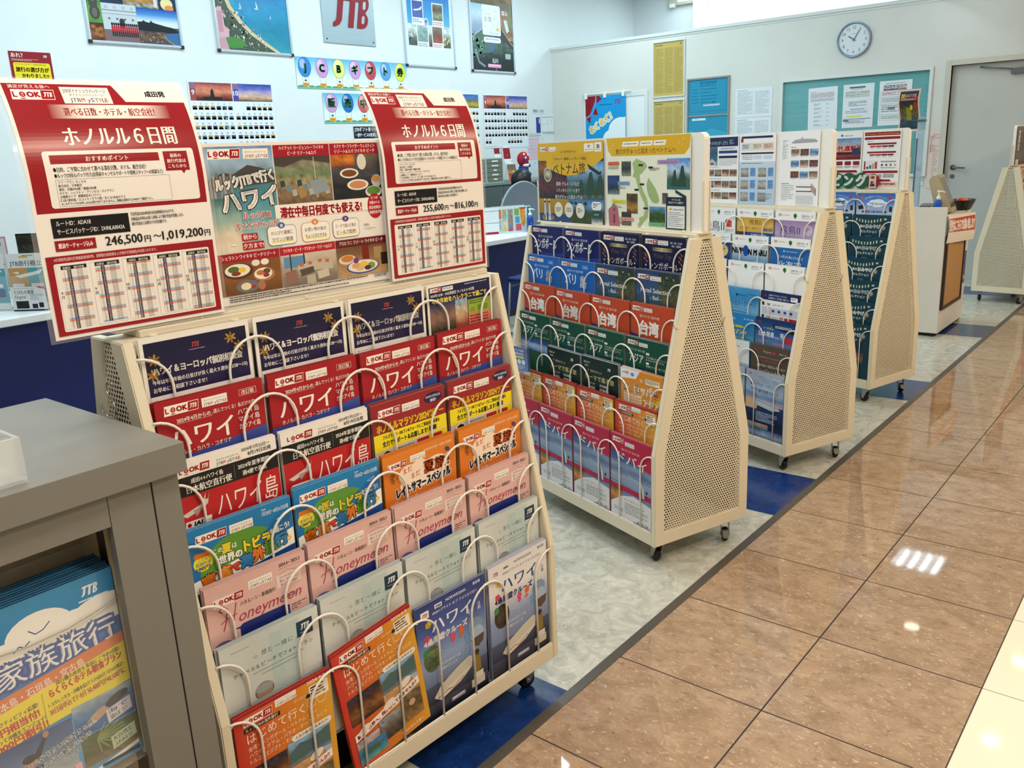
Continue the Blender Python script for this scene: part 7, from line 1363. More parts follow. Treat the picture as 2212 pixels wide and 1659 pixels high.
bm = bmesh.new(); tube(bm, [(-0.045, -0.004, 0.112), (-0.05, 0.004, 0.14), (-0.038, 0.010, 0.168)], 0.0007, 4); tube(bm, [(0.045, -0.004, 0.112), (0.07, 0.0, 0.14), (0.088, 0.008, 0.168)], 0.0007, 4); obj('string', bm, o, None, WHITE)

# ---------------------------------------------------------------- service counter
CZ = 0.72
o = thing('service_counter', 'long low counter with white top and dark navy front', 'counter', T(-5.1, 4.0, 0))
bm = bmesh.new(); box(bm, -0.40, 0.345, -4.6, 4.6, CZ-0.042, CZ, 0.006); obj('counter_top', bm, o, None, mat('white_counter_top', '#e3e9ec', 0.3))
bm = bmesh.new(); box(bm, 0.20, 0.235, -4.55, 4.55, 0.05, CZ-0.042); obj('front_panel', bm, o, None, NAVY)
bm = bmesh.new()
for y in (-4.4, -1.5, 1.5, 4.4): box(bm, -0.38, 0.20, y-0.02, y+0.02, 0.0, CZ-0.042)
box(bm, 0.19, 0.215, -4.55, 4.55, 0, 0.05); obj('base', bm, o, None, mat('dark_kickboard', '#20242c', 0.5))
# leaflet holder, left
o = thing('leaflet_holder', 'clear acrylic leaflet holder on the counter at the left edge', 'leaflet holder', T(-5.05, 1.90, CZ, 0.62))
bm = bmesh.new()
for y in (-0.085, 0.0, 0.075): box(bm, -0.235, 0.235, y-0.0015, y+0.0015, 0.002, 0.19 if y < -.05 else 0.3)
box(bm, -0.235, 0.235, -0.09, 0.10, 0, 0.003); box(bm, -0.237, -0.235, -0.09, 0.10, 0, 0.3); box(bm, 0.235, 0.237, -0.09, 0.10, 0, 0.3); obj('holder_walls', bm, o, None, ACRYL)
HM = o.matrix_world.copy()
def art_saving():
    a = Art(210, 297, '#e4e8ea'); a.greek(90, 10, 60, 6, 1, '#3a3a3a'); a.R(70, 14, 50, 9, '#cdbb3a'); a.T('JTB旅行積立', 14, 64, 32, '#2a3f5a', 0.02, fit=176); a.R(0, 76, 105, 221, '#c99a5a'); a.R(105, 76, 105, 221, '#5aa6b4'); a.P([(30, 118), (150, 96), (196, 84), (170, 110), (60, 130)], '#eef1f2'); a.P([(20, 100), (60, 96), (50, 110)], '#eef1f2')
    a.RR(10, 160, 66, 18, 3, '#eef0f0'); a.RR(114, 160, 70, 18, 3, '#eef0f0'); a.RR(14, 186, 74, 44, 5, '#8a5a3a'); a.RR(118, 186, 74, 44, 5, '#2f4f8a'); a.R(0, 262, 210, 35, '#e9eced'); return a
for i, x in enumerate((-0.115, 0.115)):
    put('leaflet', art_saving(), HM @ T(x, -0.040, 0.006), f'{"left" if i == 0 else "right"} of two tan and teal savings leaflets in the counter holder', 'leaflet', 'savings leaflets in the counter holder', 0.004)
a = Art(190, 130, '#dde1e4'); a.greek(14, 8, 120, 4, 1, '#888'); a.T('たびもの撰華', 18, 38, 24, '#2a2d33', 0.01, fit=110); a.T('Digital', 20, 62, 24, '#2a2d33', 0.0, fit=60); a.R(20, 76, 70, 40, '#15161a'); a.R(108, 92, 30, 24, '#1a2038'); a.R(146, 86, 26, 26, '#1a1f30'); a.P([(140, 0), (190, 0), (190, 16)], '#c0304a'); a.greek(104, 40, 78, 36, 5, '#8a9098', 0.4); a.R(0, 122, 190, 8, '#1c2230')
put('leaflet', a, HM @ T(0.13, -0.094, 0.002), 'small white leaflet with a black card, front of the counter holder', 'leaflet', None, 0.001)
a = Art(210, 297, '#e6e6ea'); a.O(4, 4, 202, 289, 6, '#d07ab0'); a.T('JTBふるさと納税', 26, 46, 22, '#223', 0.04, fit=150); a.T('旅行クーポン', 40, 72, 22, '#223', 0.04, fit=110); a.RR(24, 86, 150, 46, 18, '#f2eef2'); a.T('ふるさと納税で', 99, 106, 15, '#b0407a', 0.04, 'c'); a.T('旅に出よう!', 99, 124, 15, '#b0407a', 0.04, 'c'); a.R(18, 146, 160, 9, '#b0407a'); a.greek(30, 164, 140, 50, 4, '#889')
put('leaflet', a, HM @ T(-0.126, 0.035, 0.095), 'pink-bordered white leaflet at the back of the counter holder', 'leaflet', None, 0.002)
a = Art(150, 297, '#17191a'); a.photo(0, 10, 150, 180, ['#3a3a1c', '#1c1e18', '#4a4a3a', '#8a8a7a', '#1a1c1c'], 4, 8, 12, 1.0); a.T('JP', 96, 150, 50, '#c9c9c9', 0.0)
put('leaflet', a, HM @ T(0.11, 0.035, 0.105), 'dark photo leaflet standing behind the savings leaflets', 'leaflet', None, 0.002)
# right part of the counter
o = thing('desk_calendar', 'white tent desk calendar with a red foot on the counter', 'calendar', T(-5.17, 6.02, CZ, PI/2-0.55))
def tent(w, h, a, b=None, d=0.06):
    obj('front_sheet', a.mesh('front_sheet', 0.002), o, T(0, -d, 0.001, 0, -math.asin(min(0.9, d/h))))
    obj('back_sheet', (b or Art(w, h, '#cfd3d6')).mesh('back_sheet', 0.002), o, T(0, d, 0.001, PI, -math.asin(min(0.9, d/h))))
a = Art(150, 235, '#e3e9ee'); a.R(0, 26, 150, 4, '#4a5f7a'); a.R(0, 132, 150, 4, '#4a5f7a'); a.R(8, 214, 134, 20, '#a82030'); a.greek(30, 40, 90, 80, 6, '#c9d2da', 0.2); tent(150, 235, a)
o = thing('leaflet_board', 'standing board of small colourful leaflets on the counter', 'leaflet display', T(-5.09, 6.24, CZ, PI/2-0.5))
a = Art(330, 235, '#cfe6ee'); a.R(10, 14, 270, 205, '#c3d2d6'); a.R(296, 8, 30, 220, '#1f7f96'); a.R(220, 12, 66, 14, '#c0402a'); a.P([(226, 26), (272, 26), (278, 150), (252, 190), (234, 150)], '#d98a2a'); a.V('100円', 256, 34, 34, '#f0d24a', 0.05, 28)
a.R(170, 22, 46, 60, '#7fa84a'); a.R(176, 92, 44, 60, '#4f9ac4'); a.R(180, 158, 56, 62, '#c95a6a'); a.RR(18, 24, 24, 80, 9, '#d97a4a'); a.photo(52, 24, 40, 190, ['#c9a05a', '#8ab0a0', '#d9cfb0', '#e0c23a'], 3, 5, 12, 0.5); a.photo(104, 24, 50, 196, ['#a08a7a', '#8a9a9a', '#a07a5a', '#7a8aa0', '#b0504a'], 5, 5, 14, 0.5); a.greek(18, 120, 26, 90, 8, '#9ab')
tent(330, 235, a, None, 0.07)
def pump_bottle(label, M, liquid, s=1.0, lab=True, hgt=0.12):
    o = thing('pump_bottle', label, 'hand sanitiser bottle', M)
    bm = bmesh.new(); lathe(bm, [(0.026*s, 0.0), (0.028*s, 0.004), (0.028*s, hgt*0.85), (0.024*s, hgt*0.95), (0.013*s, hgt)], 24); obj('bottle', bm, o, None, liquid)
    if lab:
        a = Art(44, 80, '#123f94'); a.E(22, 12, 4, 5, '#9fb8e0'); a.greek(8, 34, 28, 8, 1, '#dfe6f2'); a.greek(10, 50, 24, 20, 3, '#9fb8e0')
        obj('label', a.mesh('label', 0.0006), o, T(0, -0.0286*s, hgt*0.08))
    bm = bmesh.new(); lathe(bm, [(0.015*s, hgt), (0.015*s, hgt+0.022), (0.006*s, hgt+0.026), (0.006*s, hgt+0.05), (0.012*s, hgt+0.052), (0.012*s, hgt+0.064)], 18); tube(bm, [(0, 0, hgt+0.058), (0.026, 0, hgt+0.058), (0.044, 0, hgt+0.050)], 0.0045*s, 8); obj('pump', bm, o, None, WHITE)
    return o
pump_bottle('blue pump bottle on the counter in front of the leaflet board', T(-4.93, 6.32, CZ, 0.9), mat('blue_bottle', '#154a9c', 0.25), 1.1, True, 0.145)
# arched privacy screen
o = thing('arched_screen', 'grey round-topped privacy screen on the counter', 'privacy screen', T(-5.32, 6.72, CZ, PI/2))
pts = [(-0.37, 0.0), (0.37, 0.0)]+[(0.37*math.cos(k*PI/28), 0.055+0.375*math.sin(k*PI/28)) for k in range(0, 29)]
bm = bmesh.new(); prism(bm, pts, 'y', -0.010, 0.010); fixn(bm); obj('screen_board', bm, o, None, mat('grey_screen_felt', '#69737e', 0.85))
bm = bmesh.new(); tube(bm, [(x, 0, z) for x, z in pts[2:]], 0.0115, 6); obj('edge_piping', bm, o, None, mat('pale_piping', '#8f9aa4', 0.6))
o = thing('computer_monitor', 'black computer monitor behind the arched grey screen', 'monitor', T(-5.385, 7.17, CZ, -PI/2))
bm = bmesh.new(); box(bm, -0.19, 0.19, -0.015, 0.015, 0.08, 0.39, 0.006); obj('screen_body', bm, o, None, DARKP)
bm = bmesh.new(); box(bm, -0.02, 0.02, 0.015, 0.03, 0.01, 0.2); box(bm, -0.1, 0.1, -0.06, 0.045, 0, 0.012, 0.004); obj('stand', bm, o, None, DARKP)
# staff member seated behind the counter
def skin_body(name, joints, edges, root, m, lev=2):
    me = bpy.data.meshes.new(name); me.from_pydata([j[0] for j in joints], [], []) if False else me.from_pydata([j[0] for j in joints], edges, [])
    me.materials.append(m); o = bpy.data.objects.new(name, me); COL.objects.link(o)
    md = o.modifiers.new('skin', 'SKIN'); md.use_smooth_shade = True
    for i, j in enumerate(joints):
        r = j[1]; o.data.skin_vertices[0].data[i].radius = r if isinstance(r, tuple) else (r, r); o.data.skin_vertices[0].data[i].use_root = (i == root)
    o.modifiers.new('sub', 'SUBSURF').levels = lev; o.modifiers['sub'].render_levels = lev
    return o
PM2 = T(-5.92, 7.36, -0.012, -0.30)   # local +y is the way the person faces
per = thing('person', 'person with black hair and blue patterned blouse seated behind the counter', 'person', PM2)
SKIN = mat('skin', '#d9ad92', 0.5); HAIR = mat('black_hair', '#0c0a0b', 0.38)
jb = [((0, 0, 0.47), (0.16, 0.13)), ((0, 0.0, 0.60), (0.145, 0.11)), ((0, 0.01, 0.76), (0.15, 0.105)), ((0, 0.02, 0.90), (0.13, 0.085)), ((0, 0.03, 0.965), 0.055), ((0, 0.05, 1.03), 0.05), ((0, 0.07, 1.09), 0.07),
      ((-0.165, 0.02, 0.90), 0.062), ((-0.215, 0.05, 0.73), 0.046), ((-0.18, 0.22, 0.65), 0.036), ((-0.14, 0.30, 0.615), 0.026),
      ((0.165, 0.02, 0.90), 0.062), ((0.215, 0.05, 0.73), 0.046), ((0.18, 0.22, 0.65), 0.036), ((0.14, 0.30, 0.615), 0.026),
      ((-0.09, 0.08, 0.46), 0.085), ((-0.10, 0.44, 0.47), 0.065), ((-0.10, 0.46, 0.10), 0.045), ((-0.10, 0.56, 0.05), 0.035), ((0.09, 0.08, 0.46), 0.085), ((0.10, 0.44, 0.47), 0.065), ((0.10, 0.46, 0.10), 0.045), ((0.10, 0.56, 0.05), 0.035)]
eb = [(0, 1), (1, 2), (2, 3), (3, 4), (4, 5), (5, 6), (3, 7), (7, 8), (8, 9), (9, 10), (3, 11), (11, 12), (12, 13), (13, 14), (0, 15), (15, 16), (16, 17), (17, 18), (0, 19), (19, 20), (20, 21), (21, 22)]
b = skin_body('body', jb, eb, 0, SKIN); b.parent = per
def blouse_mat():
    k = NT('blue_patterned_blouse'); tc = k.n('TexCoord', out=3); v = k.n('TexVoronoi', {'Vector': tc, 'Scale': 46.0}, out=0); n = k.noise(tc, 60.0, 2)
    k.to('Base Color', k.mixc(k.ramp(k.M('ADD', v, k.M('MULTIPLY', n, 0.5)), 0.45, 0.72), '#2a3f78', '#a9b9d8')); k.to('Roughness', 0.8); return k.m
jc = [(p, tuple(q+0.014 for q in (r if isinstance(r, tuple) else (r, r)))) for p, r in (jb[0], jb[1], jb[2], jb[3], ((0, 0.025, 0.935), (0.06, 0.06)), jb[7], jb[8], jb[9], jb[11], jb[12], jb[13])]
ec = [(0, 1), (1, 2), (2, 3), (3, 4), (3, 5), (5, 6), (6, 7), (3, 8), (8, 9), (9, 10)]
c = skin_body('blouse', jc, ec, 0, blouse_mat()); c.parent = per
jt = [(jb[i][0], (jb[i][1] if isinstance(jb[i][1], tuple) else (jb[i][1], jb[i][1]))) for i in (0, 15, 16, 17, 19, 20, 21)]
c = skin_body('trousers', [(p, tuple(q+0.012 for q in r)) for p, r in jt], [(0, 1), (1, 2), (2, 3), (0, 4), (4, 5), (5, 6)], 0, mat('navy_trousers', '#1a2035', 0.8)); c.parent = per
def ellipsoid(bm, c, r, seg=24, rg=16, fn=None):
    rows = []
    for i in range(rg+1):
        t = PI*i/rg; rows.append([])
        for k in range(seg):
            p = Vector((c[0]+r[0]*math.sin(t)*math.cos(2*PI*k/seg), c[1]+r[1]*math.sin(t)*math.sin(2*PI*k/seg), c[2]+r[2]*math.cos(t)))
            rows[-1].append(bm.verts.new(fn(p) if fn else p))
    for A, B in zip(rows, rows[1:]):
        for k in range(seg): bm.faces.new((A[k], B[k], B[(k+1) % seg], A[(k+1) % seg])).smooth = True
    bmesh.ops.remove_doubles(bm, verts=bm.verts[:], dist=1e-5)
HC = Vector((0, 0.095, 1.145))
def face(p):
    q = p-HC
    if q.z < -0.02: q.x *= 1+q.z*2.4; q.y *= 1+q.z*0.6
    if abs(q.x) < 0.016 and q.y > 0.07 and -0.045 < q.z < 0.015: q.y += 0.018*(1-abs(q.x)/0.016)*(0.3+(0.015-q.z)/0.06)
    if 0.018 < abs(q.x) < 0.045 and q.y > 0.06 and 0.0 < q.z < 0.026: q.y -= 0.008
    return HC+q
bm = bmesh.new(); ellipsoid(bm, HC, (0.076, 0.094, 0.115), 32, 24, face); obj('head', bm, per, None, SKIN)
hd = per.children[-1]
for s in (-1, 1):
    bm = bmesh.new(); ellipsoid(bm, HC+Vector((s*0.031, 0.079, 0.012)), (0.012, 0.009, 0.007), 12, 8); obj('eye', bm, hd, None, mat('eye_dark', '#1a1412', 0.2))
    bm = bmesh.new(); ellipsoid(bm, HC+Vector((s*0.076, -0.005, -0.005)), (0.010, 0.022, 0.032), 12, 10); obj('ear', bm, hd, None, SKIN)
bm = bmesh.new(); ellipsoid(bm, HC+Vector((0, 0.079, -0.058)), (0.024, 0.009, 0.006), 14, 8); obj('mouth', bm, hd, None, mat('lips', '#a86a62', 0.5))
def hair(p):
    q = p-HC
    if q.y > 0.045 and q.z < 0.052: q.y = 0.045-(0.052-q.z)*0.45
    return HC+q
bm = bmesh.new(); ellipsoid(bm, HC+Vector((0, -0.008, 0.004)), (0.118, 0.124, 0.124), 36, 26, hair)
ellipsoid(bm, HC+Vector((0, -0.050, -0.070)), (0.105, 0.064, 0.115), 20, 14); obj('hair', bm, per, None, HAIR)
for s in (-1, 1):   # hands on the desk: palm, four fingers, thumb
    w = Vector((s*0.14, 0.30, 0.612)); js = [(w, 0.020), (w+Vector((s*-0.004, 0.055, 0.004)), (0.026, 0.012))]; es = [(0, 1)]
    for i, l in enumerate((0.058, 0.072, 0.076, 0.066)):
        bx_ = w+Vector((s*(0.026-i*0.0175), 0.082, 0.004)); n = len(js)
        js += [(bx_, 0.0085), (bx_+Vector((0, l*0.5, 0.010)), 0.008), (bx_+Vector((0, l*0.92, -0.006)), 0.0065)]; es += [(1, n), (n, n+1), (n+1, n+2)]
    n = len(js); js += [(w+Vector((-s*0.030, 0.035, 0.0)), 0.010), (w+Vector((-s*0.048, 0.066, -0.002)), 0.008)]; es += [(0, n), (n, n+1)]
    h = skin_body('hand', js, es, 0, SKIN, 1); h.parent = per
o = thing('office_chair', 'dark office chair under the seated person', 'chair', T(-5.93, 7.35, 0, -0.30))
bm = bmesh.new(); box(bm, -0.22, 0.22, -0.18, 0.25, 0.235, 0.285, 0.02); obj('seat', bm, o, None, mat('dark_chair_fabric', '#23272f', 0.9))
bm = bmesh.new(); box(bm, -0.2, 0.2, -0.30, -0.25, 0.42, 0.82, 0.02); obj('backrest', bm, o, None, MATS['dark_chair_fabric'])
bm = bmesh.new(); tube(bm, [(0, 0, 0.06), (0, 0, 0.235)], 0.025, 10); tube(bm, [(0, -0.17, 0.25), (0, -0.27, 0.27), (0, -0.31, 0.6)], 0.014, 6)
for k in range(5): tube(bm, [(0, 0, 0.075), (0.27*math.cos(k*1.257), 0.27*math.sin(k*1.257), 0.055)], 0.014, 6); ellipsoid(bm, (0.27*math.cos(k*1.257), 0.27*math.sin(k*1.257), 0.026), (0.026, 0.026, 0.026), 10, 8)
obj('swivel_base', bm, o, None, DARKP)
# customer chair in front of the counter
o = thing('customer_chair', 'dark navy chair with grey metal legs standing at the counter', 'chair', T(-4.32, 5.66, 0, PI/2+0.12))
NF = mat('navy_chair_shell', '#0c2158', 0.45)
pts = rrect(-0.23, 0.23, 0.43, 0.765, 0.05, 5)
bm = bmesh.new(); prism(bm, pts, 'y', -0.235, -0.21); fixn(bm)
for v in bm.verts: v.co.y += -0.05*(v.co.z-0.43)/0.33+0.05*(v.co.x/0.23)**2
obj('backrest', bm, o, None, NF)
bm = bmesh.new(); box(bm, -0.22, 0.22, -0.2, 0.2, 0.405, 0.445, 0.015); obj('seat', bm, o, None, NF)
LG = mat('grey_chair_tube', '#7d8892', 0.35, 0.5)
for sx in (-1, 1):
    bm = bmesh.new(); tube(bm, [(sx*0.2, 0.18, 0.41), (sx*0.22, 0.21, 0.011)], 0.011, 8); obj('leg', bm, o, None, LG)
    bm = bmesh.new(); tube(bm, [(sx*0.19, -0.20, 0.62), (sx*0.2, -0.18, 0.40), (sx*0.22, -0.26, 0.011)], 0.011, 8); obj('leg', bm, o, None, LG)
bm = bmesh.new(); tube(bm, [(-0.2, -0.185, 0.38), (0.2, -0.185, 0.38)], 0.009, 8); tube(bm, [(-0.205, 0.185, 0.37), (0.205, 0.185, 0.37)], 0.009, 8); obj('cross_bar', bm, o, None, LG)

# ---------------------------------------------------------------- back storage along the poster wall
GC = mat('grey_green_cabinet', '#56615f', 0.5)
for i, (y0, y1) in enumerate(((5.6, 7.02), (7.04, 8.20), (8.22, 9.38))):
    o = thing('storage_cabinet', ('grey storage cabinet behind the counter, left of the three', 'grey storage cabinet under the two drawer units', 'grey storage cabinet nearest the wall corner')[i], 'cabinet', T(-6.62, (y0+y1)/2, 0, PI/2), 'low grey cabinets along the poster wall')
    w = (y1-y0)/2
    bm = bmesh.new(); box(bm, -w, w, -0.30, 0.31, 0.0, 1.085, 0.003); obj('carcass', bm, o, None, GC)
    bm = bmesh.new(); box(bm, -w, w, -0.32, 0.31, 1.085, 1.115, 0.003); obj('cabinet_top', bm, o, None, mat('grey_cabinet_top', '#7f8b8a', 0.45))
    for s in (-1, 1):
        bm = bmesh.new(); a0, a1 = sorted((s*0.004, s*(w-0.01))); box(bm, a0, a1, -0.318, -0.30, 0.06, 1.07, 0.002); dd = obj('door', bm, o, None, GC)
        bm = bmesh.new(); box(bm, s*0.05-0.012, s*0.05+0.012, -0.328, -0.318, 0.86, 0.94, 0.003); obj('handle', bm, dd, None, ZINC)
for i, yc in enumerate((7.235, 7.535)):
    o = thing('drawer_unit', ('grey-green desktop drawer unit partly hidden by the price sheet', 'grey-green desktop drawer unit beside the brochure stand')[i], 'drawer unit', T(-6.55, yc, 1.1155, PI/2), 'desktop drawer units on the grey cabinets')
    bm = bmesh.new(); prism(bm, [(-0.146, 0), (0.146, 0), (0.146, 0.268), (-0.146, 0.268)], 'y', -0.20, 0.16, hole=[(-0.134, 0.012), (0.134, 0.012), (0.134, 0.257), (-0.134, 0.257)]); fixn(bm); box(bm, -0.134, 0.134, 0.15, 0.16, 0.012, 0.257); obj('casing', bm, o, None, mat('pale_drawer_casing', '#b9c4c4', 0.5))
    for k in range(5):
        bm = bmesh.new(); z = 0.0135+k*0.0487; box(bm, -0.1325, 0.1325, -0.205, 0.12, z, z+0.046, 0.002); dd = obj('drawer', bm, o, None, mat('olive_drawer_front', '#6e7568', 0.5))
        bm = bmesh.new(); wv = (0.03, 0.055, 0.028, 0.055, 0.05)[k]; box(bm, -wv, wv, -0.208, -0.205, z+0.016, z+0.031); obj('label_holder', bm, dd, None, WHITE)
o = thing('brochure_stand', 'small tiered stand of red and sunset brochures beside the drawer units', 'leaflet display', T(-6.50, 7.875, 1.1155, PI/2))
def redb(): a = Art(120, 200, '#8f1f2a'); a.R(0, 0, 120, 30, '#dfe4e8'); a.E(60, 110, 8, 7, '#c98a8a'); return a
def sunb(): a = Art(150, 190, '#5a5a44'); a.G(0, 0, 150, 110, ['#5f5f5a', '#7a6a4a', '#d98a3a']); a.photo(0, 100, 150, 90, ['#a04a2a', '#6a4a3a', '#b05030'], 3, 8, 6, 0.4); a.E(95, 80, 12, 10, '#f6d98a'); a.P([(0, 190), (0, 110), (60, 150), (90, 190)], '#b5452a'); return a
def whb(): a = Art(140, 120, '#dfe6ea'); a.greek(80, 16, 40, 6, 1, '#8a9aa8'); a.R(126, 20, 10, 16, '#a82030'); a.E(20, 60, 5, 6, '#1a1a1a'); return a
for a_, M_ in ((sunb(), T(-0.03, -0.17, 0.0, 0, -0.2)), (whb(), T(-0.01, -0.10, 0.13, 0, -0.2)), (redb(), T(0.02, -0.05, 0.20, 0, -0.12)), (whb(), T(-0.11, -0.04, 0.19, 0, -0.2))): obj('display_leaflet', a_.mesh('display_leaflet', 0.003), o, M_)
a_ = Art(130, 60, '#8f1f2a'); a_.R(96, 6, 26, 48, '#dfe4e8'); obj('display_leaflet', a_.mesh('display_leaflet', 0.003), o, T(-0.115, -0.02, 0.31, 0, -0.1))
bm = bmesh.new(); box(bm, -0.14, 0.12, -0.17, 0.02, 0, 0.006); box(bm, -0.14, 0.12, -0.09, -0.085, 0, 0.13); box(bm, -0.14, 0.12, -0.03, -0.025, 0, 0.2); box(bm, -0.14, 0.12, 0.01, 0.016, 0, 0.3); obj('tiers', bm, o, None, ACRYL)
o = thing('plush_toy', 'small red, white and blue cloth toy on the grey cabinet', 'toy', T(-6.42, 8.14, 1.1155, PI/2))
RC, BC = mat('red_cloth', '#b01c28', 0.9), mat('blue_cloth', '#1d3a8a', 0.9)
bm = bmesh.new(); ellipsoid(bm, (0, 0, 0.235), (0.075, 0.07, 0.085)); obj('head', bm, o, None, RC)
bm = bmesh.new(); ellipsoid(bm, (0, 0, 0.10), (0.065, 0.06, 0.10)); obj('body', bm, o, None, BC)
bm = bmesh.new()
for p in ((-0.03, -0.062, 0.25), (0.03, -0.06, 0.21), (0.02, -0.055, 0.28), (-0.045, -0.05, 0.29)): ellipsoid(bm, p, (0.014, 0.010, 0.014), 10, 8)
ellipsoid(bm, (0.0, -0.04, 0.165), (0.05, 0.03, 0.02), 14, 8); obj('white_spots', bm, o, None, WHITE)
bm = bmesh.new(); ellipsoid(bm, (0.085, -0.01, 0.16), (0.035, 0.02, 0.02), 12, 8); ellipsoid(bm, (-0.05, -0.05, 0.23), (0.022, 0.014, 0.026), 10, 8); obj('arm', bm, o, None, BC)

# ---------------------------------------------------------------- reception stand
o = thing('reception_stand', 'white reception stand with a cork board on its side', 'reception stand', T(-1.61, 7.045, 0))
SW = mat('white_melamine', '#e2ddd6', 0.4)
bm = bmesh.new(); box(bm, -0.12, 0.108, -0.375, -0.352, 0.025, 0.926, 0.002); box(bm, -0.12, 0.108, 0.352, 0.375, 0.025, 0.855, 0.002); box(bm, 0.09, 0.110, -0.352, 0.352, 0.025, 0.862, 0.002); box(bm, -0.12, -0.10, -0.352, 0.352, 0.025, 0.86); obj('panels', bm, o, None, SW)
bm = bmesh.new(); box(bm, -0.10, 0.112, -0.352, 0.36, 0.845, 0.866, 0.002); obj('shelf_top', bm, o, None, SW)
bm = bmesh.new(); box(bm, -0.115, 0.10, -0.36, 0.36, 0.008, 0.025); box(bm, 0.06, 0.09, -0.372, -0.35, 0.0, 0.025); box(bm, 0.06, 0.09, 0.33, 0.36, 0, 0.025); box(bm, -0.1, -0.07, -0.37, -0.35, 0, 0.025); obj('plinth', bm, o, None, DARKP)
cb = thing('cork_board', 'dark-framed cork board on the side of the white reception stand', 'cork board', T(-1.4995, 6.975, 0.195, PI/2))
bm = bmesh.new(); prism(bm, [(-0.29, 0), (0.27, 0), (0.27, 0.53), (-0.29, 0.53)], 'y', -0.018, -0.0005, hole=[(-0.267, 0.023), (0.247, 0.023), (0.247, 0.507), (-0.267, 0.507)]); fixn(bm); obj('frame', bm, cb, None, mat('dark_brown_wood', '#33201a', 0.45))
def cork():
    k = NT('cork'); n = k.noise(k.pos, 160.0, 4, 0.7); k.to('Base Color', k.mixc(k.ramp(n, 0.3, 0.7), '#a87c4c', '#c49a66')); k.to('Roughness', 0.9); return k.m
bm = bmesh.new(); box(bm, -0.267, 0.247, -0.010, -0.001, 0.023, 0.507); obj('cork_sheet', bm, cb, None, cork())
put('sign_sheet', (lambda a: [a, a.P([(8, 30), (640, 18), (640, 128), (8, 122)], '#b8322c'), a.T('受付はこちらでお願い致します', 22, 108, 84, '#f4e9e0', 0.05, fit=600)][0])(Art(650, 200, '#efe4d8')), T(-1.466, 6.975, 0.676, PI/2-0.06), 'white sign sheet with a red lettered band on the reception stand', 'sign', None, 0.0008, PRINT, lambda x, y, z: (x, y-0.010*math.sin(z*16), z-0.03*(x+0.33)/0.65), cuts=[0.014*q for q in range(1, 15)])
put('sticker_sheet', simple(90, 250, '#2a4a86', lambda a: [a.greek(20, 110, 40, 60, 4, '#b5423a'), a.R(40, 190, 30, 30, '#c9d2e6')]), T(-1.4995, 7.345, 0.30, PI/2), 'small dark blue sheet beside the cork board', 'notice', None, 0.0006)
# beige terminal
BG = mat('beige_device_plastic', '#b7a98c', 0.45)
o = thing('touch_terminal', 'beige touch-screen terminal tilted back on the reception stand', 'terminal', T(-1.575, 6.975, 0.8672, PI/2+0.10))
bm = bmesh.new(); prism(bm, [(-0.055, 0.010), (0.02, 0.0), (0.055, 0.012), (0.115, 0.235), (0.10, 0.262), (0.055, 0.275)], 'x', -0.135, 0.135); fixn(bm)
bmesh.ops.bevel(bm, geom=[e for e in bm.edges if e.calc_face_angle(0) > 0.35], offset=0.006, segments=2, affect='EDGES'); obj('casing', bm, o, None, BG)
d = Vector((0, 0.11, 0.265)).normalized(); n = Vector((0, -0.265, 0.11)).normalized()
def onface(x, s, off=0.0008): p = Vector((0, -0.055, 0.010))+d*s+n*off; return (x, p.y, p.z)
bm = bmesh.new(); v = [bm.verts.new(onface(*q)) for q in ((-0.112, 0.035), (0.112, 0.035), (0.112, 0.262), (-0.112, 0.262))]; bm.faces.new(v); obj('screen', bm, o, None, mat('dull_grey_screen', '#6d655a', 0.2))
bm = bmesh.new(); box(bm, -0.08, 0.08, 0.0, 0.1, 0.0, 0.012, 0.004); obj('foot', bm, o, None, BG)
pump_bottle('small clear pump bottle of blue liquid on the reception stand', T(-1.592, 6.79, 0.8662, -0.1), mat('blue_sanitiser', '#1f56b8', 0.12), 0.92, False, 0.105)
o = thing('payment_device', 'grey card reader lying behind the blue pump bottle', 'card reader', T(-1.672, 6.80, 0.8665, 1.5))
bm = bmesh.new(); prism(bm, [(-0.09, 0.0), (0.07, 0.0), (0.09, 0.03), (0.07, 0.075), (0.03, 0.07), (-0.09, 0.02)], 'y', -0.045, 0.045); fixn(bm); obj('body', bm, o, None, mat('grey_device', '#7a7264', 0.5))
bm = bmesh.new(); box(bm, -0.06, 0.02, -0.03, 0.03, 0.035, 0.06, 0.004); obj('keypad', bm, o, None, DARKP)
# basket
o = thing('black_basket', 'black tapered basket on the right end of the reception stand', 'basket', T(-1.535, 7.265, 0.8662))
bm = bmesh.new(); n = 28
def ring(rx, ry, z): return [bm.verts.new((rx*math.cos(2*PI*k/n)*(1+0.02*(k % 2)), ry*math.sin(2*PI*k/n)*(1+0.02*(k % 2)), z)) for k in range(n)]
R1, R2, R3, R4 = ring(0.055, 0.09, 0), ring(0.088, 0.135, 0.075), ring(0.082, 0.128, 0.075), ring(0.05, 0.084, 0.005)
for A, B in ((R1, R2), (R2, R3), (R3, R4)):
    for k in range(n): bm.faces.new((A[k], A[(k+1) % n], B[(k+1) % n], B[k]))
bm.faces.new(R4); bm.faces.new(R1[::-1]); fixn(bm); obj('basket_shell', bm, o, None, mat('black_woven_plastic', '#15181c', 0.4))
for i, (x, y, c, nm) in enumerate(((-0.01, -0.045, '#d8402f', 'red'), (0.015, -0.01, '#e0843a', 'orange'), (-0.012, 0.028, '#d9564a', 'pale red'))):
    bm = bmesh.new(); ellipsoid(bm, (0, 0, 0), (0.030, 0.0165, 0.030), 14, 8); c_ = obj('snack_packet', bm, None, None, mat('packet_'+nm.replace(' ', '_'), c, 0.3)); c_.matrix_world = T(-1.535+x, 7.265+y, 0.925+0.0*i, 0.4*i, 0.0)
    tag(c_, f'{nm} wrapped packet in the black basket', 'packet', 'wrapped packets in the black basket')
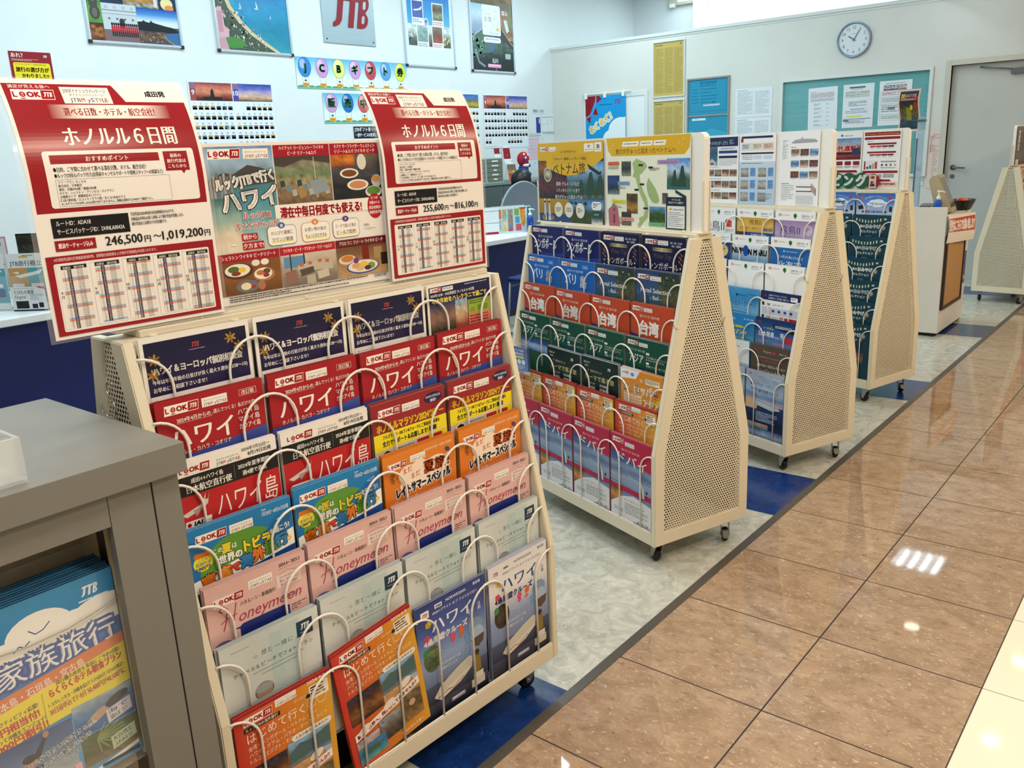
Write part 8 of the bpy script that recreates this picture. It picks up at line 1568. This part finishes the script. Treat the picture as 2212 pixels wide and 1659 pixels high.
# upright clear panel and flyer
o = thing('acrylic_screen', 'tall pale blue clear panel standing behind the reception stand', 'partition screen', T(-1.778, 6.92, 0, 0.0))
bm = bmesh.new(); box(bm, -0.022, 0.022, -0.02, 0.02, 0.02, 1.55, 0.004); obj('panel', bm, o, None, ACRYLB)
bm = bmesh.new(); box(bm, -0.027, 0.027, -0.025, 0.025, 1.515, 1.53); box(bm, -0.022, -0.012, -0.024, -0.0205, 0.9, 1.40); obj('clamp', bm, o, None, mat('grey_clamp', '#55616c', 0.4))
bm = bmesh.new(); box(bm, -0.05, 0.04, -0.05, 0.05, 0, 0.02, 0.003); obj('foot', bm, o, None, DARKP)
fl = thing('flyer_stand', 'thin clip stand holding a night-festival flyer behind the fourth rack', 'flyer stand', T(-1.905, 7.06, 0))
bm = bmesh.new(); tube(bm, [(0, 0.012, 0.0), (0, 0.012, 1.47)], 0.006, 8); box(bm, -0.06, 0.06, -0.04, 0.06, 0, 0.012, 0.003); obj('pole', bm, fl, None, ZINC)
bm = bmesh.new(); box(bm, -0.02, 0.02, 0.003, 0.018, 1.44, 1.48, 0.003); obj('clip', bm, fl, None, WHITE)
a = Art(148, 300, '#e6c6b4'); a.R(10, 14, 128, 270, '#28384f'); a.T('夏', 18, 60, 32, '#dfc23a', 0.04); a.T('ほおずき祭', 48, 56, 26, '#e2a890', 0.03, fit=76); a.R(16, 66, 104, 12, '#c98a6a'); a.E(124, 66, 12, 18, '#b83a34'); a.photo(10, 86, 128, 198, ['#2a2438', '#4a4a2a', '#6a5a3a', '#2a4a5a', '#1f2f44'], 3, 12, 16, 1.0); a.R(54, 130, 34, 90, '#8a8a2a'); a.E(92, 130, 8, 18, '#d9c23a'); a.E(120, 120, 14, 30, '#8a3a2a')
put('flyer', a, T(-1.905, 7.056, 1.452), 'narrow wavy night-festival flyer above the fourth rack header', 'flyer', None, 0.0006, PRINT, lambda x, y, z: (x+0.006*math.sin(z*22), y-0.006+0.008*math.sin(z*20), z), cuts=[0.012*q for q in range(1, 25)])
# blue trolley corner peeping out behind the fourth rack
o = thing('hand_trolley', 'blue trolley corner with a black wheel behind the fourth rack', 'trolley', T(-1.88, 6.76, 0))
bm = bmesh.new(); box(bm, -0.30, 0.06, -0.2, 0.2, 0.08, 0.135, 0.006); obj('deck', bm, o, None, mat('blue_trolley', '#1c2f9c', 0.45))
for x in (-0.26, 0.02):
    for y in (-0.16, 0.16):
        bm = bmesh.new(); lathe(bm, [(0.03, -0.012), (0.036, -0.008), (0.036, 0.008), (0.03, 0.012)], 18); bmesh.ops.transform(bm, matrix=T(x, y, 0.0365, 0, PI/2), verts=bm.verts[:]); obj('wheel', bm, o, None, BLACKR)
        bm = bmesh.new(); box(bm, x-0.012, x+0.012, y-0.018, y-0.014, 0.03, 0.08); box(bm, x-0.012, x+0.012, y+0.014, y+0.018, 0.03, 0.08); obj('wheel_bracket', bm, o, None, ZINC)
# green and red disc letters on the fourth rack header
GD = mat('dark_green_card', '#155a3f', 0.45)
for i, (ch, u) in enumerate((('ッ', -0.456), ('ピ', -0.387), ('ン', -0.318), ('グ', -0.240))):
    o = thing('letter_disc', f'dark green round card with the white letter {["small tsu", "pi", "n", "gu"][i]}, on the fourth rack header', 'letter card', RACKM[4] @ T(u, -0.0245-0.0045*(i % 2), 1.2065), 'round letter cards on the fourth rack header')
    bm = bmesh.new(); prism(bm, [(0.041*math.cos(2*PI*k/32), 0.041*math.sin(2*PI*k/32)) for k in range(32)], 'y', -0.002, 0.002); fixn(bm); obj('disc', bm, o, None, GD)
    a = Art(70, 70, '#fff'); a.T(ch, 35, 58, 64, '#eef2ee', 0.05, 'c'); me = a.mesh('letter', 0.0002)
    bm = bmesh.new(); bm.from_mesh(me); big = [f for f in bm.faces if len(f.verts) == 4 and all(abs(abs(v.co.x)-0.035) < 1e-5 for v in f.verts)]; bmesh.ops.delete(bm, geom=big, context='FACES'); bm.to_mesh(me); bm.free()
    obj('letter', me, o, T(0, -0.0026, -0.035))
o = thing('picture_disc', 'dark red round card with a small figure picture on the fourth rack header', 'picture card', RACKM[4] @ T(-0.176, -0.0262, 1.2035))
bm = bmesh.new(); prism(bm, [(0.037*math.cos(2*PI*k/32), 0.037*math.sin(2*PI*k/32)) for k in range(32)], 'y', -0.002, 0.002); fixn(bm); obj('disc', bm, o, None, mat('dark_red_card', '#8f1420', 0.4))
a = Art(40, 66, '#e0c4bc'); a.E(20, 20, 11, 11, '#e6c2ae'); a.E(20, 13, 12, 8, '#7a4a3a'); a.P([(10, 32), (30, 32), (34, 58), (6, 58)], '#2a3050'); a.E(26, 40, 5, 5, '#dfc23a'); a.E(12, 44, 4, 5, '#c23a3a'); obj('picture', a.mesh('picture', 0.0003), o, T(0, -0.0026, -0.034))
# end rack: header photo and the few brochures that show
a = Art(420, 290, '#4a3f36'); a.photo(0, 0, 420, 290, ['#6a5a4a', '#4a3a30', '#3a2f2a', '#5a4a3a', '#2a2420'], 3, 16, 12, 0.7); a.R(40, 30, 34, 150, '#e4d9c6'); a.V('秋の旅路', 57, 40, 30, '#2a2018', 0.03, 34); a.R(20, 250, 60, 40, '#d9ccb4')
put('poster', a, RACKM[5] @ T(-RW+0.225, -0.0155, 1.1638), 'dark brown autumn photo poster on the end rack header', 'poster', None, 0.0005, GLOSS)
for r, key in enumerate(('hawaii', 'tai', 'first2', 'mar', 'euro', 'dub', 'cruB')):
    b = obj('brochure', cover(key, 0.0032)); b.matrix_world = RACKM[5] @ T(CC[0], varc(ROWZ[r])+0.0086, 1.147-0.1095*r-0.297)
    tag(b, f'{CV[key][1]}, {ROWN[r]} row of the end rack at the right edge', 'brochure', 'brochures on the end rack')

# ---------------------------------------------------------------- ceiling lights mirrored in the tiles
EM = mat('lit_tube', '#fff', 0.4, emit='#e6f6ff', es=9.0)
o = thing('ceiling_light', 'square four-tube ceiling light mirrored in the brown tiles', 'ceiling light', T(-1.985, 8.90, MALL_Z))
bm = bmesh.new(); prism(bm, [(-0.24, -0.24), (0.24, -0.24), (0.24, 0.24), (-0.24, 0.24)], 'z', -0.05, -0.001, hole=[(-0.225, -0.225), (0.225, -0.225), (0.225, 0.225), (-0.225, 0.225)]); fixn(bm); box(bm, -0.225, 0.225, -0.225, 0.225, -0.006, -0.001); obj('housing', bm, o, None, mat('white_reflector', '#eef4f6', 0.25))
for k in range(4):
    bm = bmesh.new(); tube(bm, [(-0.168+k*0.112, -0.21, -0.028), (-0.168+k*0.112, 0.21, -0.028)], 0.016, 10); obj('tube_lamp', bm, o, None, EM)
EW = mat('lit_downlight', '#fff', 0.4, emit='#fff2dc', es=9.0)
for x, y, lab in ((-1.71, 7.61, 'round ceiling downlight mirrored in the brown tiles'), (-0.82, 6.32, 'near round ceiling downlight mirrored in the cream tiles'), (-0.83, 7.55, 'far round ceiling downlight mirrored in the cream tiles')):
    o = thing('downlight', lab, 'ceiling light', T(x, y, MALL_Z), 'round ceiling downlights')
    bm = bmesh.new(); lathe(bm, [(0.085, -0.001), (0.085, -0.006), (0.070, -0.008), (0.066, -0.001)], 28); obj('bezel', bm, o, None, WHITE)
    bm = bmesh.new(); lathe(bm, [(0.062, -0.001), (0.062, -0.010), (0.05, -0.012)], 24); obj('lamp_face', bm, o, None, EW)
bpy.data.objects.remove(_to)
